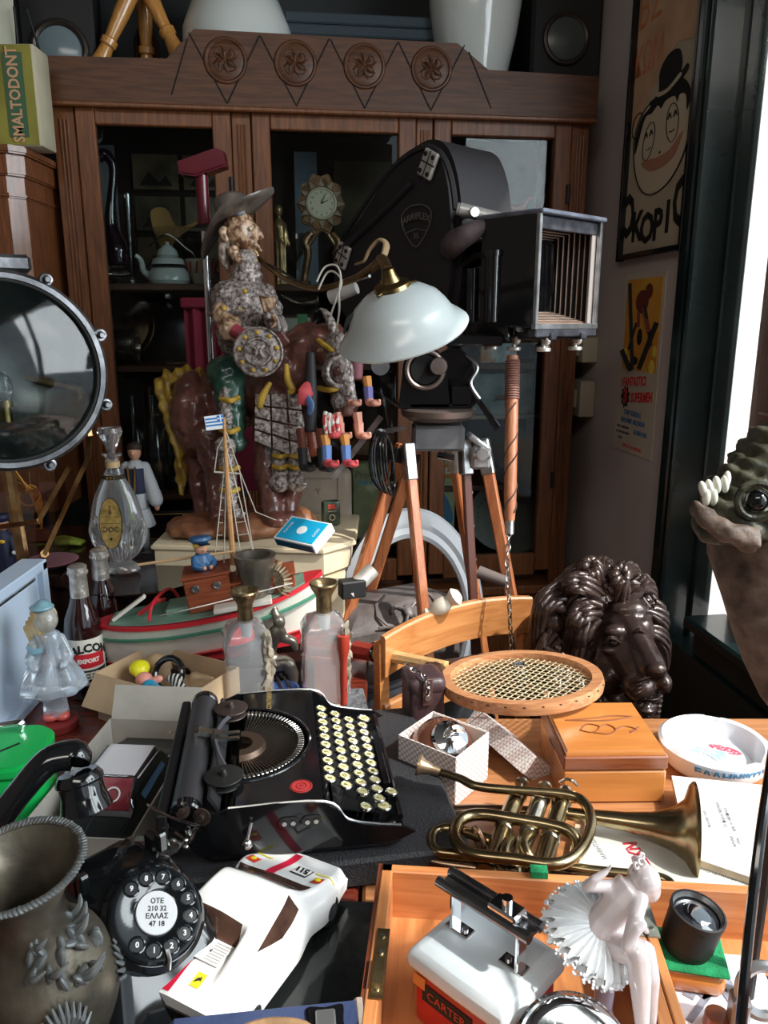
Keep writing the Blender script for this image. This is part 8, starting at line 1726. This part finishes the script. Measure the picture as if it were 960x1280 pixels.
t = thing('black_toy_ring', 'black rubber ring standing in the cardboard box', 'ring', inbox(-.005, .018, .003)); G().torus(.026, .0055, inbox(-.010, .012, .066), RZ(-20) @ RX(60), 36, 10).build('ring', BLK, t, world=True); G().box(.03, .03, .035, inbox(-.01, .02, .022)).build('block', CARD, t, world=True)
ZB = _new('zebra_stripes'); zN, zL, zP = ZB[1], ZB[2], ZB[3]; wv = zN.new('ShaderNodeTexWave'); wv.inputs['Scale'].default_value = 45; wv.inputs['Distortion'].default_value = 3; tcn = zN.new('ShaderNodeTexCoord'); zL.new(tcn.outputs['Object'], wv.inputs[0]); rp = zN.new('ShaderNodeValToRGB'); rp.color_ramp.interpolation = 'CONSTANT'; rp.color_ramp.elements[1].position = .5; rp.color_ramp.elements[0].color = (.01, .01, .01, 1); rp.color_ramp.elements[1].color = (.7, .68, .64, 1); zL.new(wv.outputs['Fac'], rp.inputs[0]); zL.new(rp.outputs[0], zP.inputs['Base Color'])
t = thing('striped_soft_toy', 'black and white striped toy zebra lying in the cardboard box', 'toy', inbox(.05, -.02, .003)); blob('body', [('e', inbox(.045, -.020, .045), (.036, .024, .022)), ('c', inbox(.05, -.02, .05), inbox(.018, .0, .064), .013, .009), ('e', inbox(.012, .003, .066), (.014, .009, .009)), ('c', inbox(.06, -.02, .04), inbox(.065, -.04, .012), .008, .007), ('c', inbox(.03, -.02, .04), inbox(.028, -.04, .012), .008, .007)], .0026, ZB[0], t, world=True)
t = thing('crumpled_paper', 'crumpled tan wrapping paper in the corner of the cardboard box', 'paper', inbox(-.065, .035, .003)); blob('paper', [('e', inbox(-.060, .038, .045), (.026, .020, .036)), ('e', inbox(.03, .04, .035), (.040, .016, .026))], .004, mk('wrap_paper', (.50, .34, .20), .8), t, 1, lambda p: .010*abs(noise.noise(V(p)*55)), world=True)
t = thing('small_brass_toy', 'little dark and gold toy pieces at the right end of the cardboard box', 'toy', inbox(.082, -.03, .003)); g = G(); g.sph(.010, inbox(.080, -.030, .050)); g.sph(.008, inbox(.070, -.045, .046)); g.tube([inbox(.08, -.03, .045), inbox(.08, -.03, .004)], .006, 8); g.build('toy_piece', BRASS, t, world=True)
# ================================================================ model saloon car in its box
kb = obox('model_car_box', 'open pale card box holding a black and white model car', -.352, .915, -4, .138, .27, .058, mk('grey_card_box', (.46, .42, .37), .8, var=.06), [('y', 1, .05, -62)])
mc = thing('model_saloon_car', 'black model saloon car with white roof and red seats in its box', 'toy car', pm(kb) @ V((0, -.004, .004)), -4-90)
def c2(x, y):
    ay = abs(y); base = .034-.004*sm(.6, 1, abs(x)); cab = .024*sm(.64, .20, x)*sm(-.66, -.42, x)*(1-sm(.62, .84, ay)); return base*(1-.3*sm(.8, 1, ay))+cab+.006
LH2, WH2 = .118, .054; vs, fs = [], []
for i in range(57):
    x = -1+2*i/56
    for j in range(33): y = -1+2*j/32; w_ = 1-.16*sm(.8, 1, abs(x)); vs.append((x*LH2, y*WH2*w_, c2(x, y)))
for i in range(56):
    for j in range(32): a = i*33+j; fs.append((a, a+33, a+34, a+1))
per = [j for j in range(33)]+[i*33+32 for i in range(1, 57)]+[56*33+j for j in range(31, -1, -1)]+[i*33 for i in range(55, 0, -1)]
k0 = len(vs); vs += [(vs[p][0], vs[p][1], .008) for p in per]
for q_ in range(len(per)): r_ = (q_+1) % len(per); fs.append((per[q_], per[r_], k0+r_, k0+q_))
G().add(vs, fs).build('car_body', mk('model_black', (.018, .020, .020), .25, coat=.4), mc, 60)
def p2(name, mat, q, off, N=10):
    vs, fs = [], []
    for i in range(N+1):
        for j in range(N+1):
            u, v = i/N, j/N; x = (q[0][0]*(1-u)+q[1][0]*u)*(1-v)+(q[3][0]*(1-u)+q[2][0]*u)*v; y = (q[0][1]*(1-u)+q[1][1]*u)*(1-v)+(q[3][1]*(1-u)+q[2][1]*u)*v; vs.append((x*LH2, y*WH2, c2(x, y)+off))
    for i in range(N):
        for j in range(N): a = i*(N+1)+j; fs.append((a, a+N+1, a+N+2, a+1))
    return G().add(vs, fs).build(name, mat, mc, 60)
p2('white_roof', mk('pearl_white', (.78, .76, .80), .15, coat=.6), [(-.46, -.70), (.18, -.68), (.18, .68), (-.46, .70)], .0012)
p2('windscreen_frame', CHROME, [(.18, -.72), (.62, -.84), (.62, .84), (.18, .72)], .0008)
ws = p2('windscreen', mk('red_seat_seen', (.20, .02, .03), .12, coat=.6, col2=(.42, .14, .16), scale=18), [(.24, -.62), (.55, -.74), (.55, .74), (.24, .62)], .0020)
g = G(T(.42*LH2, .25*WH2, c2(.42, .25)+.003) @ RY(40)); g.torus(.009, .0012, n=24, m=6); g.build('steering_wheel', WHITE, mc)
for s in (-1, 1): p2('side_window', mk('blue_tint', (.10, .22, .42), .1, coat=.5), [(.26, s*.78), (-.40, s*.78), (-.40, s*.86), (.26, s*.88)], .0015)
G().tube([(LH2*.55, 0, c2(.55, 0)+.0008), (LH2*.97, 0, c2(.97, 0)+.0008)], .0009, 5).build('bonnet_trim', CHROME, mc)
for sx in (-.62, .62):
    for s in (-1, 1): G().cyl(.012, .010, (sx*LH2, s*(WH2-.011), .013), RX(-90*s), n=20, bev=.001).build('wheel', BLKM, mc)
# ================================================================ square crystal bottles
LIQ = mk('clear_crystal', (.96, .98, 1.0), .03, trans=.86, ior=1.25, coat=1); NB = mk('bronze_neck', (.30, .22, .12), .3, .9, var=.4, scale=60, bump=.4); LF = mk('pale_filigree', (.42, .36, .28), .5, .5, var=.3, scale=60)
def qbottle(px, py_top, xb, yb, label, rz):
    t = thing('crystal_bottle', label, 'bottle', (xb, yb, TZ+.001), rz, 'square glass bottles with bronze necks')
    ztop = CAMH-(lambda d: d*(sp+(py_top-640)/F*cp))(yb/(cp-(py_top-640)/F*sp)); H = ztop-TZ
    hb = H-.055; sq = lambda h, z, r=.006: [(x, y, z) for x, y in rrect(-h, h, -h, h, r, 3)]
    G().loft([sq(.037, 0), sq(.038, .003), sq(.0375, hb*.62), sq(.037, hb*.86), sq(.028, hb*.96), sq(.013, hb+.004, .012), sq(.0115, hb+.010, .0114)]).build('glass_body', LIQ, t)
    G().lathe([(0, hb-.028), (.0085, hb-.026), (.010, hb-.008), (.010, hb+.006), (0, hb+.008)], n=24).build('stopper_plug', mk('frost_plug', (.8, .82, .82), .25, trans=.5), t)
    G().lathe([(.0128, hb), (.0128, hb+.030), (.014, hb+.034), (.021, H-.010), (.0235, H-.003), (.0225, H), (.019, H-.002), (.010, H-.014), (0, H-.016)], n=32).build('bronze_neck', NB, t)
    random.seed(int(px)); 
    for k in range(13):
        z = hb*(.94-.052*k); x = .030+random.uniform(-.006, .004); g = G(T(x, -.040+random.uniform(-.003, .003), z) @ RZ(random.uniform(-50, 50)) @ RY(random.uniform(-50, 50)))
        g.loft([[(sx*w_, sy*.0016, l_) for sx, sy in ((-1, 0), (0, -1), (1, 0), (0, 1))] for w_, l_ in ((.001, -.011), (.0055, -.004), (.0065, .003), (.0015, .012))]); g.build('filigree_leaf', LF, t)
    return t
q = WZ(312, 884, TZ); qbottle(297, 738, q.x+.002, q.y-.01, 'left square crystal bottle with bronze neck behind the typewriter', 18)
q = WZ(408, 884, TZ); qbottle(401, 728, q.x+.0, q.y-.01, 'right square crystal bottle with bronze neck behind the typewriter', 12)
q = WZ(330, 884, TZ); 
# art nouveau bronze vase between the bottles
q = W(330, 770, 1.37); av = thing('figural_bronze_vase', 'bronze flared vase with a draped female figure between the crystal bottles', 'vase', (q.x-.004, q.y, TZ+.001))
AN = mk('grey_green_bronze', (.10, .095, .08), .32, .7, col2=(.24, .21, .17), scale=14, bump=.25, bscale=60)
zt3 = W(323, 688, 1.37).z-TZ
G().lathe([(0, 0), (.040, 0), (.044, .006), (.034, .020), (.020, .045), (.015, .080), (.020, zt3-.085), (.029, zt3-.04), (.036, zt3-.008), (.037, zt3), (.028, zt3), (.026, zt3-.03), (.012, zt3-.08), (0, zt3-.085)], (-.008, 0, 0), n=40).build('body', AN, av)
blob('figure', [('t', spl([(.006, -.012, .06), (.018, -.022, .09), (.030, -.024, .115), (.040, -.020, .10), (.056, -.022, .092), (.062, -.022, .075)], 5), [.016, .014, .012, .010, .009, .004]), ('e', (.034, -.024, .130), (.011, .012, .013)), ('t', spl([(.006, -.012, .065), (.022, -.018, .05), (.042, -.018, .05), (.055, -.02, .03), (.05, -.02, .005)], 5), [.016, .018, .014, .011, .008]), ('t', spl([(.01, -.02, .11), (.0, -.03, .095), (.012, -.038, .08)], 4), [.006, .005, .003]), ('t', spl([(.03, -.02, .14), (.02, -.01, .155), (.006, 0, .17)], 4), [.007, .008, .004])], .0026, AN, av, 2, lambda p: nz(70, .002, p), world=False)
for k in range(5): G().tube(spl([(-.01+k*.012, -.03, .03), (-.014+k*.016, -.036, .014), (-.02+k*.018, -.034, .004)], 4), [.003, .008, .002], 8, flat=.4).build('lily_leaf', AN, av)
SHL = mk('shell_bronze', (.30, .24, .16), .35, .6, var=.3)
g = G(T(.036, -.004, zt3-.052) @ RZ(-15) @ RX(80))
for k in range(11): b_ = R(-35+k*13); g.tube([(-.012, 0, 0), (-.012+.022*math.cos(b_), .026*math.sin(b_), .006), (-.012+.034*math.cos(b_), .036*math.sin(b_), 0)], [.001, .0034, .0016], 6)
g.build('shell_fan', SHL, av)
q = WZ(352, 878, TZ); t = thing('blue_glass_dish', 'small blue glass dish between the bases of the crystal bottles', 'dish', (q.x, q.y+.012, TZ+.001)); G().lathe([(0, 0), (.018, 0), (.028, .012), (.030, .020), (.027, .020), (.024, .012), (0, .005)], n=30).build('body', mk('cobalt_blue', (.10, .18, .50), .15, coat=.5), t)
# leather camera case with chain
q = WZ(476, 905, .80); t = thing('leather_camera_case', 'small dark leather camera case with steel snap beside the typewriter', 'case', (.062, 1.13, TZ+.001), 12)
LE = mk('dark_wine_leather', (.045, .022, .025), .45, bump=.4, bscale=200, coat=.2); G().box(.058, .062, .092, (0, 0, .046), bev=.010, seg=3).build('case_body', LE, t); G().box(.062, .066, .030, (0, 0, .085), bev=.012, seg=3).build('flap', LE, t); G().box(.016, .004, .045, (-.002, -.034, .080), bev=.001).build('strap', mk('strap_brown', (.07, .03, .025), .5), t); G(T(-.002, -.037, .072) @ RX(90)).cyl(.005, .002, n=16).build('snap', STEEL, t)
z_ = TZ+.102; chain('key_chain', 'short bright steel chain lying over the leather camera case', [V((.035, 1.13, z_+.012)), V((.045, 1.115, z_+.008)), V((.058, 1.10, z_+.008)), V((.068, 1.092, z_-.006)), V((.066, 1.090, z_-.03))], .0055, CHROME)
t = thing('grey_felt_block', 'speckled grey block beside the right crystal bottle', 'block', (-.045, 1.150, TZ+.001), 8); G().box(.036, .12, .030, (0, 0, .015), bev=.002).build('block', mk('speckled_grey', (.12, .12, .13), .7, var=.5, scale=250), t)
q = WZ(374, 870, .80); t = thing('copper_ring_dish', 'small round copper dish at the foot of the right crystal bottle', 'dish', (-.125, 1.105, TZ+.042)); G().lathe([(0, 0), (.016, 0), (.020, .008), (.018, .008), (.014, .003), (0, .003)], n=26).build('body', mk('copper_dish', (.40, .20, .12), .3, .7), t)
